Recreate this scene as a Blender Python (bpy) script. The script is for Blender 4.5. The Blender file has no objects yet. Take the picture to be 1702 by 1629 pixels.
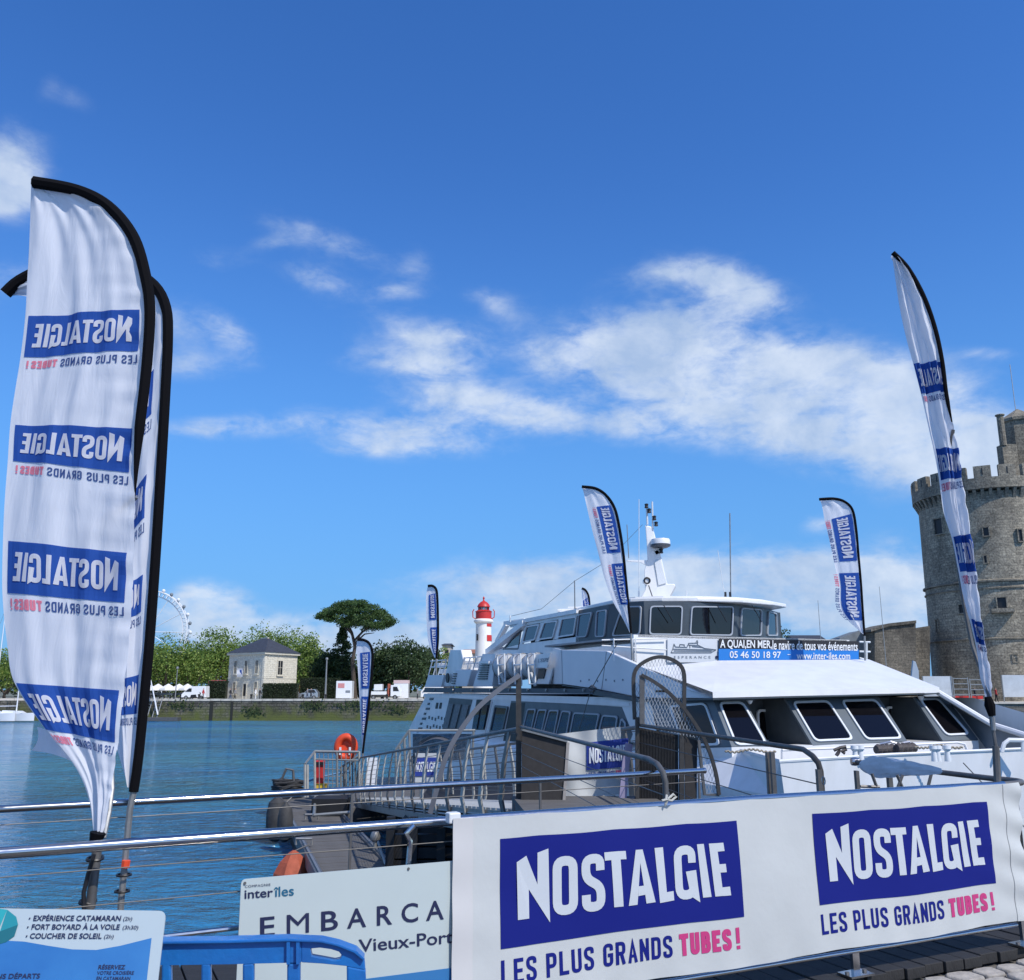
import bpy, bmesh, math, random
from mathutils import Vector, Matrix
from mathutils.geometry import tessellate_polygon
sc = bpy.context.scene
col = sc.collection
random.seed(7)
R = math.radians
V = Vector
# ------------------------------------------------------------ camera, sky, sun, exposure
EYE = 4.45; PITCH = 12.5; FPX = 1500.0
cd = bpy.data.cameras.new('camera'); cam = bpy.data.objects.new('camera', cd); col.objects.link(cam)
cam.location = (0, 0, EYE); cam.rotation_euler = (R(90 + PITCH), 0, 0)
cd.sensor_width = 36; cd.lens = 36 * FPX / 1702; cd.clip_start = 0.05; cd.clip_end = 20000
sc.camera = cam
sc.view_settings.view_transform = 'Standard'; sc.view_settings.look = 'None'
sc.view_settings.exposure = 0.45; sc.view_settings.gamma = 1.0; sc.view_settings.use_curve_mapping = False
SUN_EL = 48; SUN_AZ = 136      # azimuth clockwise from +Y
world = bpy.data.worlds.new('World'); sc.world = world; world.use_nodes = True
wn = world.node_tree; wn.nodes.clear()
def N(tree, typ, **kw):
    n = tree.nodes.new(typ)
    for k, v in kw.items(): setattr(n, k, v)
    return n
def L(tree, a, b): tree.links.new(a, b)
def M2(tree, op, a, b=None, clamp=False):
    n = N(tree, 'ShaderNodeMath', operation=op); n.use_clamp = clamp
    for i, x in enumerate((a, b)):
        if x is None: continue
        if isinstance(x, (int, float)): n.inputs[i].default_value = x
        else: L(tree, x, n.inputs[i])
    return n.outputs[0]
sky = N(wn, 'ShaderNodeTexSky', sky_type='NISHITA'); sky.sun_disc = False
sky.sun_elevation = R(SUN_EL); sky.sun_rotation = R(SUN_AZ); sky.altitude = 0
sky.air_density = 1.0; sky.dust_density = 0.15; sky.ozone_density = 3.0
hs = N(wn, 'ShaderNodeHueSaturation'); hs.inputs['Saturation'].default_value = 1.22; hs.inputs['Value'].default_value = 1.0
L(wn, sky.outputs[0], hs.inputs['Color'])
tint = N(wn, 'ShaderNodeVectorMath', operation='MULTIPLY'); L(wn, hs.outputs[0], tint.inputs[0]); tint.inputs[1].default_value = (.76, .96, 1.30)
tc = N(wn, 'ShaderNodeTexCoord')
cp, sp = math.cos(R(PITCH)), math.sin(R(PITCH))
def dotc(vec):
    n = N(wn, 'ShaderNodeVectorMath', operation='DOT_PRODUCT'); L(wn, tc.outputs['Generated'], n.inputs[0]); n.inputs[1].default_value = vec
    return n.outputs['Value']
dR = dotc((1, 0, 0)); dU = dotc((0, -sp, cp)); dF = dotc((0, cp, sp))
fpos = M2(wn, 'MAXIMUM', dF, 0.15)
cu = M2(wn, 'DIVIDE', dR, fpos); cv = M2(wn, 'DIVIDE', dU, fpos)
cxy = N(wn, 'ShaderNodeCombineXYZ'); L(wn, cu, cxy.inputs[0]); L(wn, cv, cxy.inputs[1])
# (px, py, rx, ry, angle, weight) of the clouds in the sky, as directions
CL = [(1110, 455, 60, 14, 6, .6), (1185, 462, 70, 22, -14, .75), (1255, 490, 50, 18, -22, .6), (1195, 520, 60, 30, 40, .7), (1120, 560, 120, 34, 20, .55), (1050, 540, 70, 26, 20, .5), (1060, 590, 100, 34, -4, .6), (1180, 610, 150, 44, -14, .85),
      (1290, 655, 150, 48, -14, .9), (1120, 660, 140, 36, -8, .55), (1430, 690, 150, 56, -14, .95), (1400, 612, 130, 26, -6, .5), (1560, 740, 130, 52, -12, .95), (1680, 780, 90, 42, -10, .9), (1480, 630, 90, 30, 0, .5),
      (1010, 705, 190, 20, -5, .6), (880, 690, 120, 18, -8, .62), (780, 660, 90, 20, -6, .72), (720, 590, 60, 26, -4, .82), (740, 555, 46, 18, 0, .6), (690, 606, 60, 12, -6, .6), (640, 520, 60, 24, -20, .32),
      (600, 715, 90, 16, -8, .68), (700, 705, 90, 18, -4, .5), (420, 708, 90, 13, 2, .66), (330, 715, 50, 12, 0, .5), (700, 742, 100, 16, 0, .66), (620, 740, 60, 12, 0, .5),
      (585, 412, 52, 16, -22, .55), (490, 385, 54, 18, -20, .42), (450, 404, 24, 8, 0, .4), (525, 462, 40, 18, -22, .7), (690, 440, 22, 26, -50, .42), (665, 482, 40, 12, -4, .5), (825, 505, 38, 16, -24, .52), (370, 432, 50, 16, 0, .3),
      (390, 560, 40, 16, -40, .55), (310, 545, 60, 26, -10, .42), (305, 608, 70, 16, 0, .6), (270, 520, 50, 30, 0, .3), (590, 590, 34, 24, 0, .3), (910, 590, 56, 22, -4, .42),
      (8, 280, 46, 44, -20, 1.3), (8, 320, 36, 24, 0, 1.0), (30, 470, 60, 26, 0, .45), (120, 162, 26, 14, -20, .3), (80, 145, 16, 18, -20, .25),
      (1130, 955, 260, 20, 1, .95), (1060, 975, 200, 26, 0, .8), (1250, 985, 240, 40, -2, 1.1), (1460, 1000, 110, 46, -4, 1.1), (1400, 950, 60, 20, -10, .6), (880, 1060, 200, 36, 0, .95), (960, 1020, 150, 30, 6, .9), (640, 1090, 200, 40, 0, .8),
      (318, 995, 26, 18, 20, 1.1), (376, 1000, 34, 20, 0, 1.0), (330, 1040, 70, 26, -6, 1.05), (480, 1066, 110, 30, -8, .9), (1362, 870, 22, 12, 0, .7), (1500, 900, 40, 14, -10, .3), (1640, 588, 40, 8, 0, .4), (1380, 560, 60, 24, 30, .2)]
tot = None
for (px, py, rx, ry, an, w) in CL:
    mp = N(wn, 'ShaderNodeMapping', vector_type='TEXTURE')
    mp.inputs['Location'].default_value = ((px - 851) / FPX, (814.5 - py) / FPX, 0)
    mp.inputs['Rotation'].default_value = (0, 0, R(an)); mp.inputs['Scale'].default_value = (rx * 1.25 / FPX, ry * 1.35 / FPX, 1)
    L(wn, cxy.outputs[0], mp.inputs['Vector'])
    d = N(wn, 'ShaderNodeVectorMath', operation='DOT_PRODUCT'); L(wn, mp.outputs[0], d.inputs[0]); L(wn, mp.outputs[0], d.inputs[1])
    e = M2(wn, 'POWER', 0.42, d.outputs['Value']); g = M2(wn, 'MULTIPLY', e, w)
    tot = g if tot is None else M2(wn, 'MAXIMUM', tot, g) if False else M2(wn, 'ADD', tot, g)
tot = M2(wn, 'MINIMUM', tot, 1.25)
def fbm(vec, scale, detail, dist=0.0, rough=.6, stretch=(1, 1, 1)):
    mp = N(wn, 'ShaderNodeMapping'); mp.inputs['Scale'].default_value = stretch; L(wn, vec, mp.inputs['Vector'])
    n = N(wn, 'ShaderNodeTexNoise'); n.inputs['Scale'].default_value = scale; n.inputs['Detail'].default_value = detail
    n.inputs['Roughness'].default_value = rough; n.inputs['Distortion'].default_value = dist
    L(wn, mp.outputs[0], n.inputs['Vector']); return n.outputs['Fac']
n1 = fbm(tc.outputs['Generated'], 7.5, 9, .35, .62, (1, 1, 1.9)); n2 = fbm(tc.outputs['Generated'], 2.2, 4)
# denser cloud added outside the frame to lift the fill light
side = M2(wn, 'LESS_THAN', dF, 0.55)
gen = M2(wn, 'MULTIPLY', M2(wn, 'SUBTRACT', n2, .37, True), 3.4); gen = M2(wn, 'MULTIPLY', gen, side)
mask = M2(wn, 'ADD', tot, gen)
n1b = fbm(tc.outputs['Generated'], 19, 8, .5, .6, (1, 1, 2.2)); n1c = fbm(tc.outputs['Generated'], 46, 6, .4, .6, (1, 1, 2.0)); nn = M2(wn, 'ADD', M2(wn, 'MULTIPLY', M2(wn, 'SUBTRACT', n1c, .5), .9), M2(wn, 'ADD', M2(wn, 'MULTIPLY', M2(wn, 'SUBTRACT', n1, .5), 2.1), M2(wn, 'MULTIPLY', M2(wn, 'SUBTRACT', n1b, .5), 1.7)))
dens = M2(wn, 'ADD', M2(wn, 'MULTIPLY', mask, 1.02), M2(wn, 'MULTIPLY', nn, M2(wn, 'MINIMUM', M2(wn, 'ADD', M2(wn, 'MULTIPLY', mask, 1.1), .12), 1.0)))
mr = N(wn, 'ShaderNodeMapRange', interpolation_type='SMOOTHSTEP'); L(wn, dens, mr.inputs[0]); mr.inputs[1].default_value = .08; mr.inputs[2].default_value = 1.5
mr.inputs[3].default_value = 0; mr.inputs[4].default_value = .86
up = N(wn, 'ShaderNodeSeparateXYZ'); L(wn, tc.outputs['Generated'], up.inputs[0])
above = N(wn, 'ShaderNodeMapRange'); L(wn, up.outputs[2], above.inputs[0]); above.inputs[1].default_value = -.02; above.inputs[2].default_value = .03
cf = M2(wn, 'MULTIPLY', mr.outputs[0], above.outputs[0])
cc = N(wn, 'ShaderNodeMix', data_type='RGBA'); n3 = fbm(tc.outputs['Generated'], 11, 5, .2)
mr3 = N(wn, 'ShaderNodeMapRange'); L(wn, n3, mr3.inputs[0]); mr3.inputs[1].default_value = .35; mr3.inputs[2].default_value = .62; L(wn, mr3.outputs[0], cc.inputs[0])
cc.inputs[6].default_value = (3.0, 3.9, 5.4, 1); cc.inputs[7].default_value = (5.0, 5.6, 6.5, 1)
# pale blue air near the horizon, weakened toward the sun to lift the fill
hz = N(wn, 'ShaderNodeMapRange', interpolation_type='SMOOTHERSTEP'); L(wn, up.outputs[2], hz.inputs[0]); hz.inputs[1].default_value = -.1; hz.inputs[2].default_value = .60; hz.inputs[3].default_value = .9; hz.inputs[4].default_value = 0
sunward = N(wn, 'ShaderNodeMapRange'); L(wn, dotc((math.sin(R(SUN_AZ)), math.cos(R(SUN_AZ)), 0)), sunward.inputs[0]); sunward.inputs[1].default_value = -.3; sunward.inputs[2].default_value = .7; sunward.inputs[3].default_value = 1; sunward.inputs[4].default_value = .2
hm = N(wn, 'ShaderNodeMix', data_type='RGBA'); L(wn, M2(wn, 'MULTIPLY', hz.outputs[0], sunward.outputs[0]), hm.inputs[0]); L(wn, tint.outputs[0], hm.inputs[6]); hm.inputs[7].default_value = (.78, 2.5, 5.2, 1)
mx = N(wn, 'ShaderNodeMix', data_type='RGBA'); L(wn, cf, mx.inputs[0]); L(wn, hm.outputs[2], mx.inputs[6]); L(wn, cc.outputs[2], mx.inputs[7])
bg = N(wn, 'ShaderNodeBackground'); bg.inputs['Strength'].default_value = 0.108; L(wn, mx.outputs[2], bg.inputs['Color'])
wo = N(wn, 'ShaderNodeOutputWorld'); L(wn, bg.outputs[0], wo.inputs['Surface'])
sd = bpy.data.lights.new('sun', 'SUN'); sd.energy = 3.1; sd.angle = R(.55); sd.color = (1, .955, .89)
so = bpy.data.objects.new('sun', sd); col.objects.link(so)
sdir = V((math.sin(R(SUN_AZ)) * math.cos(R(SUN_EL)), math.cos(R(SUN_AZ)) * math.cos(R(SUN_EL)), math.sin(R(SUN_EL))))
so.rotation_euler = sdir.to_track_quat('Z', 'Y').to_euler(); so.location = (10, -10, 30)

# ------------------------------------------------------------ points in the place
FW = V((0, cp, sp)); UP = V((0, -sp, cp)); RT = V((1, 0, 0)); C0 = V((0, 0, EYE))
def ray(px, py): return RT * ((px - 851) / FPX) + UP * ((814.5 - py) / FPX) + FW
def W(px, py, D):
    d = ray(px, py); return C0 + d * (D / d.y)
def WZ(px, py, z):
    d = ray(px, py); return C0 + d * ((z - EYE) / d.z)
def WP(px, py, p0, n):
    d = ray(px, py); return C0 + d * ((p0 - C0).dot(n) / d.dot(n))

# ------------------------------------------------------------ mesh helpers
class MB:
    def __init__(s): s.v = []; s.f = []; s.m = []; s.uv = None
    def add(s, vs, fs, mi=0):
        b = len(s.v); s.v += [tuple(x) for x in vs]; s.f += [tuple(b + i for i in f) for f in fs]; s.m += [mi] * len(fs); return s
    def box(s, c, size, ax=None, mi=0):
        c = V(c); X, Y, Z = ax if ax else (V((1, 0, 0)), V((0, 1, 0)), V((0, 0, 1)))
        hx, hy, hz = size[0] / 2, size[1] / 2, size[2] / 2
        vs = [c + X * (i * hx) + Y * (j * hy) + Z * (k * hz) for k in (-1, 1) for j in (-1, 1) for i in (-1, 1)]
        return s.add(vs, [(0, 2, 3, 1), (4, 5, 7, 6), (0, 1, 5, 4), (2, 6, 7, 3), (0, 4, 6, 2), (1, 3, 7, 5)], mi)
    def beam(s, a, b, w, h, up=V((0, 0, 1)), mi=0):
        a = V(a); b = V(b); d = (b - a); ln = d.length
        if ln < 1e-6: return s
        d /= ln; x = d.cross(up)
        if x.length < 1e-4: x = d.cross(V((1, 0, 0)))
        x.normalize(); z = x.cross(d).normalized()
        return s.box((a + b) / 2, (w, ln, h), (x, d, z), mi)
    def prism(s, poly, vec, mi=0):
        poly = [V(p) for p in poly]; vec = V(vec); n = len(poly)
        vs = poly + [p + vec for p in poly]
        tr = tessellate_polygon([poly])
        fs = [tuple(t) for t in tr] + [tuple(n + i for i in reversed(t)) for t in tr]
        fs += [(i, (i + 1) % n, n + (i + 1) % n, n + i) for i in range(n)]
        return s.add(vs, fs, mi)
    def poly(s, poly, mi=0):
        poly = [V(p) for p in poly]; return s.add(poly, [tuple(t) for t in tessellate_polygon([poly])], mi)
    def ring(s, outer, inner, vec, mi=0):
        n = len(outer); vec = V(vec); o = [V(p) for p in outer]; i_ = [V(p) for p in inner]
        vs = o + i_ + [p + vec for p in o] + [p + vec for p in i_]; fs = []
        for k in range(n):
            j = (k + 1) % n
            fs += [(k, j, n + j, n + k), (2 * n + k, 3 * n + k, 3 * n + j, 2 * n + j), (k, 2 * n + k, 2 * n + j, j), (n + k, n + j, 3 * n + j, 3 * n + k)]
        return s.add(vs, fs, mi)
    def tube(s, pts, r, n=8, closed=False, cap=True, mi=0):
        pts = [V(p) for p in pts]; m = len(pts); rr = r if isinstance(r, (list, tuple)) else [r] * m
        rings = []; ref = None
        for i, p in enumerate(pts):
            a = pts[i - 1] if (i > 0 or closed) else pts[i]; b = pts[(i + 1) % m] if (i < m - 1 or closed) else pts[i]
            t = (b - a)
            t = t.normalized() if t.length > 1e-9 else V((0, 0, 1))
            if ref is None:
                ref = t.cross(V((0, 0, 1)))
                if ref.length < .05: ref = t.cross(V((1, 0, 0)))
            ref = (ref - t * ref.dot(t)).normalized(); bi = t.cross(ref)
            rings.append([p + (ref * math.cos(2 * math.pi * k / n) + bi * math.sin(2 * math.pi * k / n)) * rr[i] for k in range(n)])
        vs = [q for rg in rings for q in rg]; fs = []
        for i in range(m if closed else m - 1):
            i2 = (i + 1) % m
            for k in range(n): fs.append((i * n + k, i * n + (k + 1) % n, i2 * n + (k + 1) % n, i2 * n + k))
        if cap and not closed: fs += [tuple(range(n - 1, -1, -1)), tuple(range((m - 1) * n, m * n))]
        return s.add(vs, fs, mi)
    def lathe(s, c, prof, n=16, ax=None, mi=0):
        c = V(c); X, Y, Z = ax if ax else (V((1, 0, 0)), V((0, 1, 0)), V((0, 0, 1)))
        vs = []; m = len(prof)
        for (r, z) in prof:
            for k in range(n): vs.append(c + X * (r * math.cos(2 * math.pi * k / n)) + Y * (r * math.sin(2 * math.pi * k / n)) + Z * z)
        fs = [(i * n + k, i * n + (k + 1) % n, (i + 1) * n + (k + 1) % n, (i + 1) * n + k) for i in range(m - 1) for k in range(n)]
        fs += [tuple(range(n - 1, -1, -1)), tuple(range((m - 1) * n, m * n))]
        return s.add(vs, fs, mi)
    def grid(s, fn, nu, nv, mi=0):
        vs = [fn(i / nu, j / nv) for j in range(nv + 1) for i in range(nu + 1)]
        fs = [(j * (nu + 1) + i, j * (nu + 1) + i + 1, (j + 1) * (nu + 1) + i + 1, (j + 1) * (nu + 1) + i) for j in range(nv) for i in range(nu)]
        return s.add(vs, fs, mi)

def props(o, label=None, cat=None, group=None, kind=None):
    if label: o['label'] = label
    if cat: o['category'] = cat
    if group: o['group'] = group
    if kind: o['kind'] = kind
    return o
def mk(name, mb, mat, parent=None, origin=None, smooth=False, label=None, kind=None, bev=0, fixn=True):
    """one mesh object; vertices are given in world space"""
    rootp = V((0, 0, 0))
    if parent is not None: rootp = V(parent['base_point'])
    elif origin is not None: rootp = V(origin)
    me = bpy.data.meshes.new(name)
    me.from_pydata([tuple(V(v) - rootp) for v in mb.v], [], mb.f)
    mats = mat if isinstance(mat, (list, tuple)) else [mat]
    for m_ in mats: me.materials.append(m_)
    if len(mats) > 1:
        for p, mi in zip(me.polygons, mb.m): p.material_index = mi
    if fixn:
        bm = bmesh.new(); bm.from_mesh(me); bmesh.ops.recalc_face_normals(bm, faces=bm.faces); bm.to_mesh(me); bm.free()
    o = bpy.data.objects.new(name, me); col.objects.link(o)
    if smooth:
        for p in me.polygons: p.use_smooth = True
        try: me.set_sharp_from_angle(angle=R(38))
        except Exception: pass
    if bev:
        b = o.modifiers.new('bevel', 'BEVEL'); b.width = bev; b.segments = 2; b.limit_method = 'ANGLE'; b.angle_limit = R(35)
    o['base_point'] = tuple(rootp)
    if parent is not None: o.parent = parent
    else: o.location = rootp
    if label: o['label'] = label
    if kind: o['kind'] = kind
    return o
def thing(name, loc, label, cat, group=None):
    o = bpy.data.objects.new(name, None); col.objects.link(o); o.location = loc; o.empty_display_size = .3
    o['base_point'] = tuple(V(loc)); return props(o, label, cat, group)
def kids(o): return [c for c in bpy.data.objects if c.parent == o]
def dup(o, delta, rotz=0, scale=1, label=None, tree=None):
    """copy of a thing and of its parts"""
    tree = tree or {}
    def rec(src, par):
        c = src.copy(); col.objects.link(c); c.parent = par
        for ch in src.children: rec(ch, c)
        return c
    r = rec(o, None); r.location = V(o.location) + V(delta); r.rotation_euler.z += rotz; r.scale = (scale,) * 3
    if label: r['label'] = label
    return r

# ------------------------------------------------------------ materials
MT = {}
def mat(name, c, rough=.6, metal=0, var=0, vs=3.0, bump=0, bs=20, c2=None, spec=None, coat=0, stretch=None, det=6):
    if name in MT: return MT[name]
    m = bpy.data.materials.new(name); m.use_nodes = True; t = m.node_tree; b = t.nodes['Principled BSDF']
    b.inputs['Base Color'].default_value = (*c, 1); b.inputs['Roughness'].default_value = rough; b.inputs['Metallic'].default_value = metal
    if spec is not None: b.inputs['Specular IOR Level'].default_value = spec
    if coat: b.inputs['Coat Weight'].default_value = coat
    tcn = N(t, 'ShaderNodeTexCoord'); vec = tcn.outputs['Object']
    if stretch:
        mp = N(t, 'ShaderNodeMapping'); mp.inputs['Scale'].default_value = stretch; L(t, vec, mp.inputs['Vector']); vec = mp.outputs[0]
    if var:
        n = N(t, 'ShaderNodeTexNoise'); n.inputs['Scale'].default_value = vs; n.inputs['Detail'].default_value = det; n.inputs['Roughness'].default_value = .62; L(t, vec, n.inputs['Vector'])
        cr = N(t, 'ShaderNodeMapRange'); L(t, n.outputs['Fac'], cr.inputs[0]); cr.inputs[1].default_value = .33; cr.inputs[2].default_value = .67
        mixn = N(t, 'ShaderNodeMix', data_type='RGBA'); L(t, cr.outputs[0], mixn.inputs[0])
        cc2 = c2 if c2 else tuple(x * (1 - var) for x in c)
        mixn.inputs[6].default_value = (*cc2, 1); mixn.inputs[7].default_value = (*c, 1)
        L(t, mixn.outputs[2], b.inputs['Base Color'])
        rr = N(t, 'ShaderNodeMapRange'); L(t, n.outputs['Fac'], rr.inputs[0]); rr.inputs[3].default_value = min(1, rough + .12); rr.inputs[4].default_value = max(.02, rough - .08); L(t, rr.outputs[0], b.inputs['Roughness'])
    if bump:
        n = N(t, 'ShaderNodeTexNoise'); n.inputs['Scale'].default_value = bs; n.inputs['Detail'].default_value = 8; L(t, vec, n.inputs['Vector'])
        bp = N(t, 'ShaderNodeBump'); bp.inputs['Strength'].default_value = bump; bp.inputs['Distance'].default_value = .02; L(t, n.outputs['Fac'], bp.inputs['Height']); L(t, bp.outputs[0], b.inputs['Normal'])
    MT[name] = m; return m
M_white = mat('ship_white', (.80, .80, .80), .32, var=.1, vs=1.6, c2=(.70, .70, .69), coat=.2, stretch=(1, 1, .22))
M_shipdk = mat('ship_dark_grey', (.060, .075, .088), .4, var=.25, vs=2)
M_shipgrey = mat('ship_mid_grey', (.22, .25, .28), .45, var=.2, vs=2)
M_bumper = mat('bumper_strip', (.05, .06, .075), .5)
M_steel = mat('stainless_steel', (.55, .55, .56), .14, 1, var=.15, vs=30, stretch=(1, 1, 8))
M_galv = mat('galvanised_steel', (.36, .36, .35), .48, .7, var=.3, vs=9, bump=.1)
M_dksteel = mat('weathered_grey_steel', (.17, .165, .16), .5, .5, var=.35, vs=8)
M_black = mat('black_plastic', (.012, .012, .014), .45)
M_rubber = mat('black_rubber', (.02, .02, .021), .75, var=.3, vs=8, bump=.2)
M_blackcloth = mat('black_pole_sleeve', (.0025, .0025, .004), .9, spec=.15)
M_meshpanel = mat('dark_perforated_panel', (.035, .031, .029), .7, var=.3, vs=14)
M_plank = mat('dark_deck_timber', (.026, .024, .023), .72, var=.45, vs=3.0, bump=.35, bs=30, stretch=(1, 9, 1))
M_plank2 = mat('grey_pontoon_timber', (.13, .125, .12), .8, var=.4, vs=2.0, bump=.3, bs=20, stretch=(1, 8, 1))
M_navy = mat('print_navy', (.008, .014, .17), .7, spec=.15)
M_blue = mat('print_blue', (.016, .040, .26), .6)
M_pink = mat('print_pink', (.50, .035, .17), .6)
M_ink = mat('print_ink', (.012, .016, .06), .5)
M_pwhite = mat('print_white', (.74, .76, .78), .6)
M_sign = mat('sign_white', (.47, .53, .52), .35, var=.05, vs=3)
M_orange = mat('orange_buoy', (.75, .075, .02), .5, var=.15, vs=6)
M_red = mat('red_paint', (.55, .03, .025), .45, var=.15)
M_yellow = mat('yellow_paint', (.7, .45, .03), .5)
def cloth_mat(name, c, tr=.35, var=.06, pleat=0):
    m = bpy.data.materials.new(name); m.use_nodes = True; t = m.node_tree; b = t.nodes['Principled BSDF']; out = t.nodes['Material Output']
    b.inputs['Base Color'].default_value = (*c, 1); b.inputs['Roughness'].default_value = .8
    b.inputs['Specular IOR Level'].default_value = .2
    n = N(t, 'ShaderNodeTexNoise'); n.inputs['Scale'].default_value = 2.6; n.inputs['Detail'].default_value = 7; n.inputs['Distortion'].default_value = .6
    tcn = N(t, 'ShaderNodeTexCoord'); mp = N(t, 'ShaderNodeMapping'); mp.inputs['Scale'].default_value = (6, 6, 1.1); L(t, tcn.outputs['Object'], mp.inputs[0]); L(t, mp.outputs[0], n.inputs['Vector'])
    bp = N(t, 'ShaderNodeBump'); bp.inputs['Strength'].default_value = .35; bp.inputs['Distance'].default_value = .02; L(t, n.outputs['Fac'], bp.inputs['Height']); L(t, bp.outputs[0], b.inputs['Normal'])
    tr_ = N(t, 'ShaderNodeBsdfTranslucent'); tr_.inputs['Color'].default_value = (*c, 1); L(t, bp.outputs[0], tr_.inputs['Normal'])
    ms = N(t, 'ShaderNodeMixShader'); ms.inputs[0].default_value = tr; L(t, b.outputs[0], ms.inputs[1]); L(t, tr_.outputs[0], ms.inputs[2]); L(t, ms.outputs[0], out.inputs['Surface'])
    return m
C_white = cloth_mat('flag_cloth', (.84, .85, .89), .42)
C_blue = cloth_mat('flag_print_blue', (.022, .085, .36), .22)
C_ink = cloth_mat('flag_print_ink', (.05, .09, .25), .25)
C_pink = cloth_mat('flag_print_pink', (.72, .22, .30), .25)
C_banner = mat('banner_vinyl', (.52, .535, .525), .55, var=.07, vs=1.3, bump=.25, bs=4.5)
def glass_mat(name, tint, refl=.10, trans=.5):
    m = bpy.data.materials.new(name); m.use_nodes = True; t = m.node_tree; t.nodes.clear(); out = N(t, 'ShaderNodeOutputMaterial')
    tr = N(t, 'ShaderNodeBsdfTransparent'); tr.inputs[0].default_value = (*[x * 1.0 for x in tint], 1)
    df = N(t, 'ShaderNodeBsdfDiffuse'); df.inputs[0].default_value = (*[x * .12 for x in tint], 1)
    m1 = N(t, 'ShaderNodeMixShader'); m1.inputs[0].default_value = 1 - trans; L(t, tr.outputs[0], m1.inputs[1]); L(t, df.outputs[0], m1.inputs[2])
    gl = N(t, 'ShaderNodeBsdfGlossy'); gl.inputs['Roughness'].default_value = .03; gl.inputs[0].default_value = (.9, .95, 1, 1)
    fr = N(t, 'ShaderNodeFresnel'); fr.inputs[0].default_value = 1.5; ad = M2(t, 'ADD', fr.outputs[0], refl - .04)
    m2 = N(t, 'ShaderNodeMixShader'); L(t, ad, m2.inputs[0]); L(t, m1.outputs[0], m2.inputs[1]); L(t, gl.outputs[0], m2.inputs[2]); L(t, m2.outputs[0], out.inputs['Surface'])
    return m
G_dark = glass_mat('dark_tinted_glass', (.10, .10, .13), .05, .5)
G_side = glass_mat('side_cabin_glass', (.22, .33, .62), .08, .12)
G_clear = glass_mat('wheelhouse_glass', (.62, .68, .70), .06, .9)
def leaf_mat(name, a, b_, c_):
    m = bpy.data.materials.new(name); m.use_nodes = True; t = m.node_tree; p = t.nodes['Principled BSDF']; out = t.nodes['Material Output']
    g = N(t, 'ShaderNodeNewGeometry'); cr = N(t, 'ShaderNodeValToRGB'); L(t, g.outputs['Random Per Island'], cr.inputs[0])
    cr.color_ramp.elements[0].color = (*a, 1); cr.color_ramp.elements[1].color = (*c_, 1); e = cr.color_ramp.elements.new(.5); e.color = (*b_, 1)
    L(t, cr.outputs[0], p.inputs['Base Color']); p.inputs['Roughness'].default_value = .6
    tr = N(t, 'ShaderNodeBsdfTranslucent'); L(t, cr.outputs[0], tr.inputs[0]); ms = N(t, 'ShaderNodeMixShader'); ms.inputs[0].default_value = .3
    L(t, p.outputs[0], ms.inputs[1]); L(t, tr.outputs[0], ms.inputs[2]); L(t, ms.outputs[0], out.inputs['Surface']); return m
LF_green = leaf_mat('plane_tree_leaves', (.05, .115, .018), (.135, .225, .035), (.29, .36, .085))
LF_dark = leaf_mat('holm_oak_leaves', (.02, .042, .012), (.036, .07, .02), (.07, .115, .035))
LF_pine = leaf_mat('pine_needles', (.028, .06, .014), (.05, .10, .022), (.09, .16, .035))
LF_hedge = leaf_mat('hedge_leaves', (.015, .028, .010), (.022, .042, .014), (.035, .055, .02))
M_bark = mat('bark', (.09, .07, .055), .9, var=.4, vs=5, bump=.4)

# water
def water_mat():
    m = bpy.data.materials.new('harbour_water'); m.use_nodes = True; t = m.node_tree; b = t.nodes['Principled BSDF']
    b.inputs['Base Color'].default_value = (.012, .052, .075, 1); b.inputs['Roughness'].default_value = .06; b.inputs['IOR'].default_value = 1.42
    g = N(t, 'ShaderNodeNewGeometry'); mp = N(t, 'ShaderNodeMapping'); mp.inputs['Scale'].default_value = (.75, 1.25, 1); mp.inputs['Rotation'].default_value = (0, 0, R(12)); L(t, g.outputs['Position'], mp.inputs[0])
    def nz(s, d, r=.5):
        n = N(t, 'ShaderNodeTexNoise'); n.inputs['Scale'].default_value = s; n.inputs['Detail'].default_value = d; n.inputs['Roughness'].default_value = r; n.inputs['Distortion'].default_value = .5; L(t, mp.outputs[0], n.inputs['Vector']); return n.outputs['Fac']
    h = M2(t, 'ADD', M2(t, 'ADD', M2(t, 'MULTIPLY', nz(.22, 3), 1.5), M2(t, 'MULTIPLY', nz(.62, 3), 1.1)), M2(t, 'ADD', M2(t, 'MULTIPLY', nz(2.0, 4, .62), .8), M2(t, 'MULTIPLY', nz(6, 3), .07)))
    bp = N(t, 'ShaderNodeBump'); bp.inputs['Strength'].default_value = 1; bp.inputs['Distance'].default_value = 2.1; L(t, h, bp.inputs['Height']); pt_ = N(t, 'ShaderNodeMapRange'); L(t, nz(.07, 4), pt_.inputs[0]); pt_.inputs[1].default_value = .35; pt_.inputs[2].default_value = .65; pt_.inputs[3].default_value = .45; pt_.inputs[4].default_value = 1.0; L(t, pt_.outputs[0], bp.inputs['Strength']); L(t, bp.outputs[0], b.inputs['Normal'])
    big = nz(.05, 3); mr_ = N(t, 'ShaderNodeMapRange'); L(t, big, mr_.inputs[0]); mr_.inputs[1].default_value = .35; mr_.inputs[2].default_value = .65
    mi = N(t, 'ShaderNodeMix', data_type='RGBA'); L(t, mr_.outputs[0], mi.inputs[0]); mi.inputs[6].default_value = (.022, .16, .37, 1); mi.inputs[7].default_value = (.048, .215, .33, 1); L(t, mi.outputs[2], b.inputs['Base Color'])
    return m
M_water = water_mat()
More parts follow.
